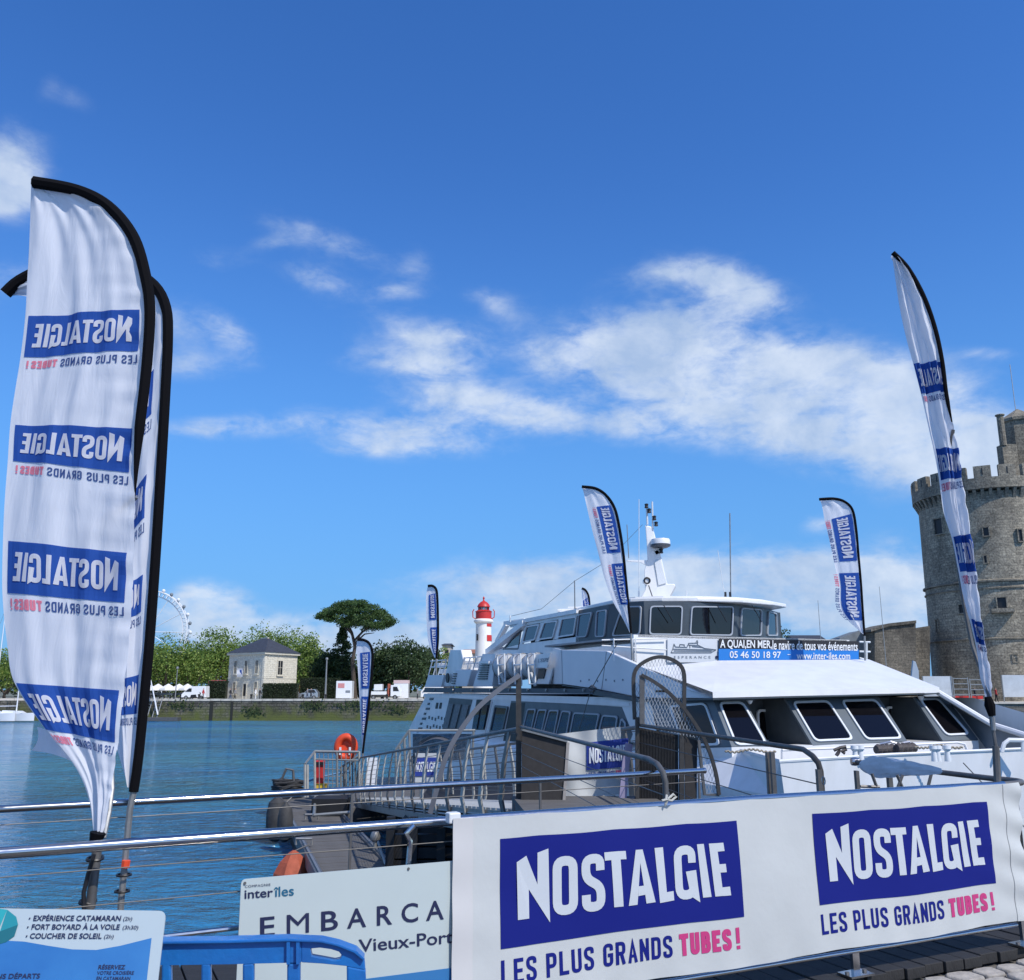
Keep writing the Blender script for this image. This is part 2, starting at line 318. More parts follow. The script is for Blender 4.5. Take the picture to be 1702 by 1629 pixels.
def stone_mat(name, c1, c2, mortar, sw, sh, stain=(.05, .05, .045), stain_amt=.6, algae=None, cyl=None, gap=.012, rough_c=(.6, 1.25), az=2.2):
    m = bpy.data.materials.new(name); m.use_nodes = True; t = m.node_tree; b = t.nodes['Principled BSDF']; b.inputs['Roughness'].default_value = .92
    g = N(t, 'ShaderNodeNewGeometry'); sx = N(t, 'ShaderNodeSeparateXYZ'); L(t, g.outputs['Position'], sx.inputs[0])
    if cyl:
        ang = M2(t, 'ARCTAN2', M2(t, 'SUBTRACT', sx.outputs[1], cyl[1]), M2(t, 'SUBTRACT', sx.outputs[0], cyl[0])); hx = M2(t, 'MULTIPLY', ang, cyl[2])
    else: hx = M2(t, 'ADD', sx.outputs[0], M2(t, 'MULTIPLY', sx.outputs[1], .73))
    cb = N(t, 'ShaderNodeCombineXYZ'); L(t, hx, cb.inputs[0]); L(t, sx.outputs[2], cb.inputs[1])
    nv = N(t, 'ShaderNodeTexNoise'); nv.inputs['Scale'].default_value = 1.3; nv.inputs['Detail'].default_value = 3; L(t, g.outputs['Position'], nv.inputs['Vector'])
    vm = N(t, 'ShaderNodeVectorMath', operation='MULTIPLY_ADD'); L(t, nv.outputs['Color'], vm.inputs[0]); vm.inputs[1].default_value = (.25, .12, 0); L(t, cb.outputs[0], vm.inputs[2])
    br = N(t, 'ShaderNodeTexBrick'); L(t, vm.outputs[0], br.inputs['Vector']); br.inputs['Scale'].default_value = 1; br.inputs['Brick Width'].default_value = sw; br.inputs['Row Height'].default_value = sh
    br.inputs['Mortar Size'].default_value = gap; br.inputs['Mortar Smooth'].default_value = .4; br.inputs['Color1'].default_value = (*c1, 1); br.inputs['Color2'].default_value = (*c2, 1); br.inputs['Mortar'].default_value = (*mortar, 1); br.inputs['Bias'].default_value = 0
    n = N(t, 'ShaderNodeTexNoise'); n.inputs['Scale'].default_value = .35; n.inputs['Detail'].default_value = 9; n.inputs['Roughness'].default_value = .68
    mp = N(t, 'ShaderNodeMapping'); mp.inputs['Scale'].default_value = (1, 1, .45); L(t, g.outputs['Position'], mp.inputs[0]); L(t, mp.outputs[0], n.inputs['Vector'])
    mr_ = N(t, 'ShaderNodeMapRange'); L(t, n.outputs['Fac'], mr_.inputs[0]); mr_.inputs[1].default_value = .42; mr_.inputs[2].default_value = .68; mr_.inputs[4].default_value = stain_amt
    mi = N(t, 'ShaderNodeMix', data_type='RGBA'); L(t, mr_.outputs[0], mi.inputs[0]); L(t, br.outputs['Color'], mi.inputs[6]); mi.inputs[7].default_value = (*stain, 1)
    n5 = N(t, 'ShaderNodeTexNoise'); n5.inputs['Scale'].default_value = 4.5; n5.inputs['Detail'].default_value = 8; n5.inputs['Roughness'].default_value = .7; L(t, g.outputs['Position'], n5.inputs['Vector'])
    mr5 = N(t, 'ShaderNodeMapRange'); L(t, n5.outputs['Fac'], mr5.inputs[0]); mr5.inputs[1].default_value = .3; mr5.inputs[2].default_value = .7; mr5.inputs[3].default_value = rough_c[0]; mr5.inputs[4].default_value = rough_c[1]
    mm = N(t, 'ShaderNodeVectorMath', operation='SCALE'); L(t, mi.outputs[2], mm.inputs[0]); L(t, mr5.outputs[0], mm.inputs['Scale'])
    cur = mm.outputs[0]
    if algae:
        (za, zb, ca) = algae
        ns = N(t, 'ShaderNodeTexNoise'); ns.inputs['Scale'].default_value = .8; ns.inputs['Detail'].default_value = 6; L(t, g.outputs['Position'], ns.inputs['Vector'])
        zz = M2(t, 'ADD', sx.outputs[2], M2(t, 'MULTIPLY', M2(t, 'SUBTRACT', ns.outputs['Fac'], .5), az))
        ma = N(t, 'ShaderNodeMapRange'); L(t, zz, ma.inputs[0]); ma.inputs[1].default_value = za; ma.inputs[2].default_value = zb; ma.inputs[3].default_value = 1; ma.inputs[4].default_value = 0
        mi2 = N(t, 'ShaderNodeMix', data_type='RGBA'); L(t, ma.outputs[0], mi2.inputs[0]); L(t, cur, mi2.inputs[6]); mi2.inputs[7].default_value = (*ca, 1); cur = mi2.outputs[2]
    L(t, cur, b.inputs['Base Color'])
    bp = N(t, 'ShaderNodeBump'); bp.inputs['Strength'].default_value = .6; bp.inputs['Distance'].default_value = .08
    hh = M2(t, 'SUBTRACT', n5.outputs['Fac'], M2(t, 'MULTIPLY', br.outputs['Fac'], .6)); L(t, hh, bp.inputs['Height']); L(t, bp.outputs[0], b.inputs['Normal'])
    return m

# ------------------------------------------------------------ lettering
def rp(pts, r, sel=None, n=5, closed=False):
    out = []; m = len(pts)
    for i, p in enumerate(pts):
        p = V((p[0], p[1], 0))
        if (not closed and i in (0, m - 1)) or (sel and not sel(i, p)): out.append((p.x, p.y)); continue
        a = V((*pts[i - 1], 0)); b = V((*pts[(i + 1) % m], 0))
        da = (a - p); db = (b - p); ra = min(r, da.length * .499); rb = min(r, db.length * .499)
        A = p + da.normalized() * ra; B = p + db.normalized() * rb
        for k in range(n + 1):
            t = k / n; q = A * (1 - t) ** 2 + p * 2 * t * (1 - t) + B * t * t; q = q.lerp(p, .12 * 4 * t * (1 - t) * .5); out.append((q.x, q.y))
    return out
def strip(pts, w, closed=False):
    """quads of a thick line"""
    P = [V((*p, 0)) for p in pts]; m = len(P); lf = []; rg = []
    for i in range(m):
        a = P[i - 1] if (i > 0 or closed) else None; b = P[(i + 1) % m] if (i < m - 1 or closed) else None
        d1 = (P[i] - a).normalized() if a is not None and (P[i] - a).length > 1e-9 else None
        d2 = (b - P[i]).normalized() if b is not None and (b - P[i]).length > 1e-9 else None
        d1 = d1 or d2; d2 = d2 or d1; n1_ = V((-d1.y, d1.x, 0)); n2_ = V((-d2.y, d2.x, 0)); nn_ = (n1_ + n2_)
        if nn_.length < 1e-3: nn_ = n1_
        nn_.normalize(); k = 1 / max(.4, nn_.dot(n1_)); lf.append(P[i] + nn_ * w / 2 * k); rg.append(P[i] - nn_ * w / 2 * k)
    q = []
    for i in range(m if closed else m - 1):
        j = (i + 1) % m; q.append([tuple(lf[i][:2]), tuple(rg[i][:2]), tuple(rg[j][:2]), tuple(lf[j][:2])])
    return q
def glyph(ch, x0, x1, y0, y1, t):
    w = x1 - x0 - t; h = y1 - y0 - t; X = lambda a: x0 + t / 2 + a * w; Y = lambda a: y0 + t / 2 + a * h
    S = lambda ps: [(X(a), Y(b)) for a, b in ps]; r = w * .5
    E = lambda a, dy: (X(a), y0 if dy == 0 else y1)
    out = []; rt = lambda i, p: p.x > x0 + w * .6
    if ch == 'O': out += strip(rp(S([(0, 0), (1, 0), (1, 1), (0, 1)]), r, closed=True), t, True)
    elif ch == 'L': out += strip([(X(0), y1), (X(0), Y(0)), (x1, Y(0))], t)
    elif ch == 'E': out += strip([(x1, Y(1)), (X(0), Y(1)), (X(0), Y(0)), (x1, Y(0))], t) + strip([(X(0), Y(.5)), (x1 - t * .3, Y(.5))], t * .95)
    elif ch == 'S': out += strip(rp(S([(1, .74), (1, 1), (0, 1), (0, .6), (1, .4), (1, 0), (0, 0), (0, .26)]), r), t)
    elif ch == 'P': out += strip(rp([(X(0), y0)] + S([(0, 1), (1, 1), (1, .44), (0, .44)]), r, rt), t)
    elif ch == 'U': out += strip(rp([(X(0), y1)] + S([(0, 0), (1, 0)]) + [(X(1), y1)], r), t)
    elif ch == 'C': out += strip(rp(S([(1, .72), (1, 1), (0, 1), (0, 0), (1, 0), (1, .28)]), r), t)
    elif ch == 'G': out += strip(rp(S([(1, .72), (1, 1), (0, 1), (0, 0), (1, 0), (1, .48), (.45, .48)]), r, lambda i, p: i != 5), t)
    elif ch == 'R': out += strip(rp([(X(0), y0)] + S([(0, 1), (1, 1), (1, .48), (0, .48)]), r, rt), t) + strip([(X(.6), Y(.48)), (X(1), y0)], t)
    elif ch == 'A': out += strip([(X(-.02), y0), (X(.5), Y(1.0)), (X(1.02), y0)], t) + strip([(X(.15), Y(.26)), (X(.85), Y(.26))], t * .8)
    elif ch == 'N': out += strip([(X(0), y0), (X(0), y1)], t) + strip([(X(1), y0), (X(1), y1)], t) + strip([(X(0), y1 - t * .5), (X(1), y0 + t * .5)], t)
    elif ch == 'D': out += strip(rp(S([(0, 0), (0, 1), (1, 1), (1, 0)]), r, rt, closed=True), t, True)
    elif ch == 'T': out += strip([(x0, Y(1)), (x1, Y(1))], t) + strip([((x0 + x1) / 2, Y(1)), ((x0 + x1) / 2, y0)], t)
    elif ch == 'B': out += strip(rp(S([(0, .52), (0, 1), (.92, 1), (.92, .52)]), r, rt, closed=True), t, True) + strip(rp(S([(0, 0), (0, .52), (1, .52), (1, 0)]), r, rt, closed=True), t, True)
    elif ch == '!': out += strip([((x0 + x1) / 2, y0 + (y1 - y0) * .27), ((x0 + x1) / 2, y1)], t) + strip([((x0 + x1) / 2, y0), ((x0 + x1) / 2, y0 + (y1 - y0) * .16)], t)
    return out
LH = .37   # height of the blue panel in panel widths
def zp(x, y):
    xl = (x - 300) / 1305; xt = xl / (xl + (1 - xl) * 1.15); tp = 370 - 102 * xl; bt = 970 - 173 * xl
    return (xt, (bt - y) / (bt - tp) * LH)
LOGO_W = []; LOGO_N = []; LOGO_P = []
for poly in ([(395, 815), (457, 808), (457, 650), (443, 465), (390, 500)], [(457, 650), (570, 830), (505, 625), (443, 465)], [(505, 625), (570, 830), (565, 425), (505, 450)],
             [(1145, 422), (1192, 418), (1200, 668), (1160, 728)], [(1160, 728), (1200, 668), (1237, 662), (1238, 713)],
             [(990, 745), (1037, 738), (1062, 505), (1040, 433)], [(1062, 505), (1086, 731), (1136, 723), (1078, 430)], [(1040, 433), (1062, 505), (1078, 430)], [(1043, 690), (1082, 682), (1076, 632), (1048, 636)],
             [(1378, 402), (1415, 398), (1440, 690), (1395, 696)], [(1443, 396), (1485, 393), (1503, 683), (1460, 688)],
             [(1485, 393), (1522, 390), (1525, 436), (1488, 440)], [(1490, 510), (1526, 507), (1528, 553), (1493, 556)], [(1500, 637), (1540, 632), (1543, 680), (1503, 684)],
             [(868, 448), (985, 440), (987, 486), (870, 494)], [(905, 490), (955, 486), (962, 748), (912, 753)],
             [(1310, 556), (1366, 545), (1378, 722), (1330, 690)]):
    LOGO_W.append([zp(*p) for p in poly])
LOGO_G = [LOGO_W[0:3], LOGO_W[3:5], LOGO_W[5:9], LOGO_W[9:10], LOGO_W[10:14], LOGO_W[14:16]]; GSPUR = LOGO_W[16]
def zbox(xa, xb, ya, yb):
    a = zp(xa, yb); b = zp(xb, ya); return a[0], b[0], a[1], b[1]
x0, x1, y0, y1 = zbox(587, 721, 452, 800); LOGO_G.append(glyph('O', x0, x1, .085, .292, .034))
x0, x1, y0, y1 = zbox(742, 866, 452, 780); LOGO_G.append(glyph('S', x0, x1, .084, .290, .034))
x0, x1, y0, y1 = zbox(1248, 1366, 410, 700); LOGO_G.append([GSPUR] + strip(rp([(x1 - .017, .222), (x1 - .017, .272), (x0 + .017, .272), (x0 + .017, .104), (x1 - .017, .104), (x1 - .017, .19)], .034), .034))
def slog(txt, x, h, y, t, cw, sp_, spw):
    out = []
    for ch in txt:
        if ch == ' ': x += spw; continue
        w = cw * (.45 if ch == '!' else .92 if ch in 'LE' else 1); out.append(glyph(ch, x, x + w, y, y + h, t)); x += w + sp_
    return out, x
a_, xe = slog('LES PLUS GRANDS', .0, .080, -.117, .0125, .0385, .0107, .0265)
LOGO_N += a_
a_, xe = slog('TUBES', xe + .020, .080, -.117, .0185, .041, .0075, .02); LOGO_P += a_
LOGO_P.append(glyph('!', xe + .012, xe + .034, -.117, -.037, .0165))
def subdiv_poly(p, L0):
    """fan of a small convex-ish polygon into pieces no longer than L0"""
    if len(p) == 4:
        a, b, c, d = [V((*q, 0)) for q in p]; n = max(1, int(math.ceil(max((b - a).length, (c - d).length) / L0))); m = max(1, int(math.ceil(max((d - a).length, (c - b).length) / L0))); out = []
        if n * m == 1: return [p]
        f = lambda i, j: (a.lerp(b, i / n)).lerp(d.lerp(c, i / n), j / m)
        for i in range(n):
            for j in range(m): out.append([tuple(f(*q)[:2]) for q in ((i, j), (i + 1, j), (i + 1, j + 1), (i, j + 1))])
        return out
    return [p]
def logo_parts(parent, fn, off, mats, L0=.06, name='logo_print', slogan=True):
    """fn(x, y, lift) -> world point; panel, then letters one step above it"""
    bl, wh, ink, pk = mats
    pb = MB()
    for q in subdiv_poly([(0, 0), (1, 0), (1, LH), (0, LH)], L0): pb.poly([fn(x, y, off) for x, y in q])
    o = mk('logo_panel', pb, bl, parent, fixn=False)
    def put(groups, m, nm, k):
        for polys in groups:
            b = MB()
            for p in polys:
                for q in subdiv_poly(p, L0): b.poly([fn(x, y, off * k) for x, y in q])
            mk(nm, b, m, parent, fixn=False)
    put(LOGO_G, wh, 'letter', 2)
    if slogan: put(LOGO_N, ink, 'slogan_letter', 1); put(LOGO_P, pk, 'slogan_letter', 1)
def text2d(body, bold=0.0, shear=0.0, spacing=1.0):
    cu_ = bpy.data.curves.new('t', 'FONT'); cu_.body = body; cu_.size = 1; cu_.offset = bold; cu_.shear = shear; cu_.space_character = spacing; cu_.resolution_u = 4
    o = bpy.data.objects.new('t', cu_); col.objects.link(o); bpy.context.view_layer.update()
    me = bpy.data.meshes.new_from_object(o); vs = [(v.co.x, v.co.y) for v in me.vertices]; fs = [tuple(p.vertices) for p in me.polygons]
    bpy.data.objects.remove(o); bpy.data.meshes.remove(me); return vs, fs
def textq(name, body, quad, m, parent, bold=0.0, shear=0.0, spacing=1.0, label=None, nrm=None, off=0.0, ref=None):
    """text stretched into a quad TL,TR,BR,BL of world points; ref = string whose height sets the box"""
    vs, fs = text2d(body, bold, shear, spacing)
    ys = [v[1] for v in vs]; xs = [v[0] for v in vs]; ax, bx = min(xs), max(xs)
    ay, by = (min(ys), max(ys)) if ref is None else ref
    TL, TR, BR, BL = [V(q) for q in quad]; mb = MB()
    def f(x, y):
        u = (x - ax) / (bx - ax); v = (y - ay) / (by - ay); p = BL.lerp(BR, u).lerp(TL.lerp(TR, u), v)
        return p + (nrm * off if nrm else V((0, 0, 0)))
    mb.add([f(*v) for v in vs], fs); return mk(name, mb, m, parent, fixn=False, label=label)
# ================================================================= THE SETTING
S_quay = stone_mat('far_quay_stone', (.17, .155, .125), (.11, .10, .08), (.04, .04, .03), 1.5, .42, (.022, .024, .016), .9, (.3, 2.4, (.10, .115, .028)), gap=.05, rough_c=(.25, 1.7), az=5.5)
M_ground = mat('promenade_gravel', (.62, .57, .48), .95, var=.2, vs=.5, bump=.2)
M_land = mat('far_ground', (.16, .17, .12), .95, var=.3, vs=.05)
mb = MB(); mb.poly([(-900, -400, 0), (900, -400, 0), (900, 139.2, 0), (-900, 139.2, 0)]); mk('water', mb, M_water, kind='structure')
mb = MB(); mb.poly([(-3000, 150, 2.99), (3000, 150, 2.99), (3000, 6000, 2.99), (-3000, 6000, 2.99)]); mk('ground', mb, M_land, kind='structure')
mb = MB(); mb.box((0, 160, 1.5), (600, 42, 3.0)); mk('promenade', mb, M_ground, kind='structure')
# quay wall of the far bank, one step in front of the promenade block
fq = thing('quay_wall', (-40, 138.8, 0), 'long weedy stone quay wall below the far promenade', 'quay wall')
mb = MB(); mb.box((-60, 138.7, 1.2), (240, .6, 3.4)); mk('wall', mb, S_quay, fq)
for px, w_ in ((352, .5), (386, .35), (240, .4)):
    X = W(px, 1165, 138.3).x; mb = MB(); mb.box((X, 138.38, 1.4), (w_, .1, 2.9)); mk('recess_shade_strip', mb, mat('recess_shade', (.02, .02, .016), .8), fq)  # flat dark strips, the shade of recesses put into their colour
for px, w_, z_ in ((585, 5.5, 2.2), (610, 3.2, 2.4), (300, 3.0, 2.3), (420, 2.0, 1.4), (660, 2.6, 1.7), (520, 2.4, 2.2)):
    X = W(px, 1165, 138.3).x; mb = MB(); rnd = random.Random(px)
    for k in range(90):
        q = V((X + rnd.gauss(0, w_ * .4), 138.32 - rnd.random() * .2, z_ + rnd.gauss(0, .35))); u_ = V((rnd.uniform(-1, 1), rnd.uniform(-.4, .4), rnd.uniform(-1, 1))).normalized() * .17; v_ = u_.cross(V((0, 1, 0))).normalized() * .12; mb.add([q - u_, q - v_, q + u_, q + v_], [(0, 1, 2, 3)])
    mk('wall_weeds', mb, mat('weed_green', (.035, .055, .015), .9), fq, fixn=False, kind='stuff')
# capstones one can tell apart as a pale line
cop = mat('coping_stone', (.60, .56, .48), .9, var=.3, vs=1.2)
cme = None
for i in range(64):
    x = -66 + i * 1.55 + .02
    if cme is None:
        mb = MB(); mb.box((x, 138.75, 3.02), (1.5, .9, .3)); c0 = mk('coping_stone', mb, cop, fq); cme = c0; cx0 = x
    else:
        c = c0.copy(); col.objects.link(c); c.parent = fq; c.location = (x - cx0, random.uniform(-.03, .03), random.uniform(-.02, .02))
# ladders on the quay wall
def quay_ladder(px, lab):
    X = W(px, 1165, 138.2).x; t = thing('quay_ladder', (X, 138.2, 0), lab, 'ladder', 'ladders on the far quay wall')
    for s in (-.35, .35):
        b = MB(); b.tube([(X + s - .5, 137.4, -.2), (X + s, 138.3, 3.4)], .07, 6); mk('rail', b, M_galv, t)
    for k in range(7):
        b = MB(); z = .3 + k * .42; b.beam((X - .8 + z * .14, 137.5 + z * .25, z), (X + .0 + z * .14, 137.5 + z * .25, z), .06, .06); mk('rung', b, M_galv, t)
quay_ladder(250, 'pale metal ladder on the far quay wall nearest the big flag'); quay_ladder(266, 'right pale metal ladder on the far quay wall left of the stone house')
mb = MB(); mb.box((W(262, 1190, 136).x, 136.6, .3), (6, 1.6, .5)); lo = mk('landing_stage', mb, M_dksteel, origin=(W(262, 1190, 136).x, 136.6, 0)); props(lo, 'small dark landing stage at the foot of the far quay ladders', 'pontoon')
# bollards on the promenade edge
bl0 = None
for i, px in enumerate((330, 417, 503, 541, 643)):
    X = W(px, 1162, 139.5).x; mb = MB(); mb.lathe((X, 139.6, 3.17), [(.22, 0), (.16, .1), (.14, .45), (.22, .55), (.2, .66), (.05, .7)], 8)
    o = mk('bollard', mb, M_rubber, origin=(X, 139.6, 3.17), smooth=True)
    props(o, ['small dark bollard on the far quay edge below the white van', 'small dark bollard on the far quay edge in front of the stone house', 'small dark bollard on the far quay edge below the parked silver car', 'small dark bollard at the foot of the tall lamp post across the water', 'small dark bollard on the far quay edge below the flatbed truck'][i], 'bollard', 'bollards along the far quay edge')

# ----------------------------------------------------------------- trees
def foliage(mb, c, rad, n, size, rnd, shell=.55):
    c = V(c)
    for _ in range(n):
        d = V((rnd.gauss(0, 1), rnd.gauss(0, 1), rnd.gauss(0, 1))).normalized(); k = shell + (1 - shell) * rnd.random() ** .6
        k *= 1 + .16 * rnd.gauss(0, 1) * .6
        p = c + V((d.x * rad[0], d.y * rad[1], d.z * rad[2])) * k
        a = V((rnd.gauss(0, 1), rnd.gauss(0, 1), rnd.gauss(0, 1))).normalized(); a = (a + d * .4).normalized(); u = a.orthogonal().normalized(); w = a.cross(u); s = size * rnd.uniform(.6, 1.35)
        u, w = u * s, w * s * rnd.uniform(.5, .9)
        b = len(mb.v); mb.v += [tuple(p - u), tuple(p - w), tuple(p + u), tuple(p + w)]; mb.f.append((b, b + 1, b + 2, b + 3)); mb.m.append(0)
def blobs(mb, c, rad, nb, n, size, rnd, br=.42):
    """crown as many leaf clumps of different size spread through a volume"""
    c = V(c)
    for _ in range(nb):
        while True:
            d = V((rnd.uniform(-1, 1), rnd.uniform(-1, 1), rnd.uniform(-1, 1)))
            if d.length < 1: break
        d *= .5 + .5 * d.length
        p = c + V((d.x * rad[0] * .82, d.y * rad[1] * .82, d.z * rad[2] * .82)); r_ = br * rnd.uniform(.5, 1.15) * min(rad)
        foliage(mb, p, (r_ * rnd.uniform(.9, 1.4), r_ * 1.1, r_ * rnd.uniform(.6, .95)), n, size, rnd)
def tree(name, px, D, ybase, ytop, wpx, lab, leaf, seed, group=None, trunk_frac=.3, nb=60, n=46, size=.2, cat='tree'):
    rnd = random.Random(seed); B = W(px, ybase, D); X = B.x; z0 = 3.0; zt = W(px, ytop, D).z; H = zt - z0; w = wpx / 1535 * D / 2
    t = thing(name, (X, D, z0), lab, cat, group)
    tb = MB(); th = H * trunk_frac; k1 = V((X + rnd.uniform(-.3, .3), D, z0 + th)); tb.tube([(X, D, z0 - .1), (X + rnd.uniform(-.1, .1), D, z0 + th * .5), k1], [.32, .25, .22], 8)
    for i in range(6):
        a = rnd.uniform(0, 6.28); e = k1 + V((math.cos(a) * w * .6, math.sin(a) * w * .6, H * rnd.uniform(.25, .5))); tb.tube([k1 - V((0, 0, .3)), k1.lerp(e, .5) + V((0, 0, .3)), e], [.16, .1, .03], 6)
    mk('trunk', tb, M_bark, t, smooth=True)
    cb = MB(); hz = (H - th * .75) / 2; cz = z0 + th * .75 + hz; blobs(cb, (X, D, cz), (w, w * .9, hz), nb, n, size, rnd)
    mk('crown', cb, leaf, t, fixn=False); return t
# the row of plane trees behind the far promenade (px, top y, width px, distance)
PT = [(-60, 1080, 90, 170), (8, 1075, 80, 168), (62, 1070, 80, 172), (118, 1066, 80, 168), (172, 1060, 80, 171), (228, 1056, 76, 169), (272, 1052, 72, 166), (318, 1062, 64, 168), (352, 1050, 66, 172), (392, 1042, 74, 176), (434, 1034, 74, 178), (478, 1036, 78, 178), (508, 1056, 50, 170)]
PL = ['hidden beyond the left edge', 'leafy green tree behind the moored sailing boats at the left edge', 'green tree across the water behind the big left flag, nearest the sailing boats', 'green tree across the water hidden behind the middle of the big flag', 'green tree across the water behind the right part of the big flag', 'green tree across the water just at the pole of the big flag',
      'broad green tree below the ferris wheel, next right of the flag pole', 'lower green tree above the white van', 'green tree between the white van and the stone house', 'green tree rising behind the left end of the slate roof', 'tall bright green tree behind the ridge of the slate roof', 'tall bright green tree right of the slate roof', 'slim green tree between the stone house and the dark conifer']
for i, (px, yt, w, D) in enumerate(PT):
    if i == 0: continue
    tree('plane_tree', px, D, 1150, yt - 4 + (-9, 4, -3, 7)[i % 4], w * 1.5, PL[i], LF_green, 100 + i, 'plane trees behind the far promenade', .10, 95, 60, .18)
tree('plane_tree', 300, 186, 1150, 1068, 130, 'wide pale tree set back behind the row below the ferris wheel', LF_green, 301, 'plane trees behind the far promenade', .2, 60, 50, .2)
tree('plane_tree', 420, 192, 1150, 1052, 190, 'wide tree set back behind the stone house and its slate roof', LF_green, 302, 'plane trees behind the far promenade', .2, 80, 50, .2)
tree('plane_tree', 742, 175, 1150, 1066, 46, 'small bright tree between the tall narrow flag and the white lighthouse', LF_green, 303, 'plane trees behind the far promenade', .2, 30, 50, .17)
# far-off wood closing the view behind the rows
b = MB(); rnd = random.Random(77)
for k in range(330):
    px = rnd.uniform(-120, 860); foliage(b, W(px, rnd.uniform(1092, 1150), 204 + rnd.uniform(-4, 4)), (2.6, 2, 1.8), 75, .42, rnd, .4)
mk('far_wood', b, LF_dark, fixn=False, kind='stuff', label='dark mass of far-off trees behind the far promenade')
# dark conifer, cedar-like
rnd = random.Random(5); D = 158; X = W(566, 1150, D).x; t = thing('conifer', (X, D, 3), 'dark narrow conifer left of the umbrella pine trunk', 'tree')
b = MB(); b.tube([(X, D, 2.9), (X, D, 13.5)], [.3, .04], 7); mk('trunk', b, M_bark, t)
b = MB(); zt = W(566, 1040, D).z
for k in range(26):
    f = k / 25; z = 4 + (zt - 4) * f; r_ = (1 - f) ** .8 * 3.3 + .35
    for q in range(5):
        a = rnd.uniform(0, 6.28); foliage(b, (X + math.cos(a) * r_ * .6, D + math.sin(a) * r_ * .6, z - .1), (r_ * .5, r_ * .5, .35), 42, .17, rnd, .1)
mk('crown', b, LF_dark, t, fixn=False)
# umbrella pine
D = 152; X = W(594, 1150, D).x; t = thing('umbrella_pine', (X, D, 3), 'tall umbrella pine with bare curved trunk and flat spreading crown', 'tree')
P = lambda px, py, dd=0: W(px, py, D + dd)
b = MB(); b.tube([P(590, 1162), P(588, 1130), P(586, 1100), P(590, 1075), P(585, 1052), P(580, 1040)], [.42, .36, .32, .28, .22, .14], 8)
for a_, b_, c_ in ((P(589, 1076), P(598, 1056, -1), P(612, 1042, -2)), (P(586, 1054), P(572, 1042, 1), P(556, 1030, 1)), (P(588, 1066), P(602, 1050, 2), P(630, 1032, 2)), (P(588, 1062), P(580, 1046, -2), P(568, 1030, -3)), (P(589, 1070), P(606, 1054), P(622, 1052))):
    b.tube([a_, b_, c_], [.2, .13, .05], 6)
mk('trunk', b, M_bark, t, smooth=True)
b = MB(); rnd = random.Random(9)
for k in range(330):
    u = rnd.uniform(-1, 1); w = rnd.uniform(-1, 1)
    if u * u + w * w > 1: continue
    top = 996 + 30 * (abs(u + .08)) ** 2.2; bot = 1046 - 12 * u * u + (7 if u > .1 else 0) - (5 if u < -.5 else 0); yy = top + 4 + rnd.random() ** 1.2 * max(3, (bot - top - 8))
    p = W(593 + u * 64, yy, D + w * 5.5); foliage(b, p, (rnd.uniform(.7, 1.15), rnd.uniform(.7, 1.1), rnd.uniform(.35, .6)), 120, .12, rnd, .3)
mk('crown', b, LF_pine, t, fixn=False)
# dark evergreen group right of the pine
for i, (px, yt, w, D, lab) in enumerate(((636, 1066, 56, 153, 'dark round evergreen between the umbrella pine and the largest evergreen'), (676, 1052, 76, 150, 'largest dark round evergreen behind the flatbed truck'), (712, 1070, 44, 156, 'dark evergreen just left of the tall narrow flag by the ship stern'), (545, 1078, 60, 160, 'dark bushy evergreen at the foot of the narrow conifer'), (600, 1104, 44, 158, 'low dark evergreen at the foot of the umbrella pine trunk'))):
    tree('holm_oak', px, D, 1150, yt, w * 1.15, lab, LF_dark, 400 + i, 'dark evergreens around the umbrella pine', .08, 130, 75, .18)
tree('holm_oak', 1290, 150, 1150, 1022, 60, 'dark tree seen beside and through the right end of the wheelhouse', LF_dark, 410, None, .15, 60, 60, .17)
# hedges
for i, (xa, xb, ya, D, lab) in enumerate(((347, 378, 1133, 147.5, 'clipped dark hedge between the white van and the stone house'), (437, 496, 1137, 146, 'long clipped dark hedge in front of the right wall of the stone house'), (498, 565, 1128, 152, 'dark clipped hedge behind the parked silver car'))):
    a = W(xa, 1150, D).x; b_ = W(xb, 1150, D).x; zt = W(xa, ya, D).z; t = thing('hedge', ((a + b_) / 2, D, 3), lab, 'hedge', 'hedges beside the stone house')
    b = MB(); b.box(((a + b_) / 2, D, (3 + zt) / 2), (b_ - a - .3, 1.2, zt - 3.2)); mk('twigs', b, mat('hedge_core', (.018, .022, .012), .95), t)
    b = MB(); rnd = random.Random(i)
    for k in range(int((b_ - a) * (zt - 3) * 190)):
        x = rnd.uniform(a, b_); z = rnd.uniform(3, zt); y = D - .7 + rnd.uniform(-.12, .1)
        if rnd.random() < .3: z = zt + rnd.uniform(-.12, .1); y = rnd.uniform(D - .7, D + .7)
        foliage(b, (x, y, z), (.05, .05, .05), 1, .1, rnd)
    mk('leaves', b, LF_hedge, t, fixn=False)

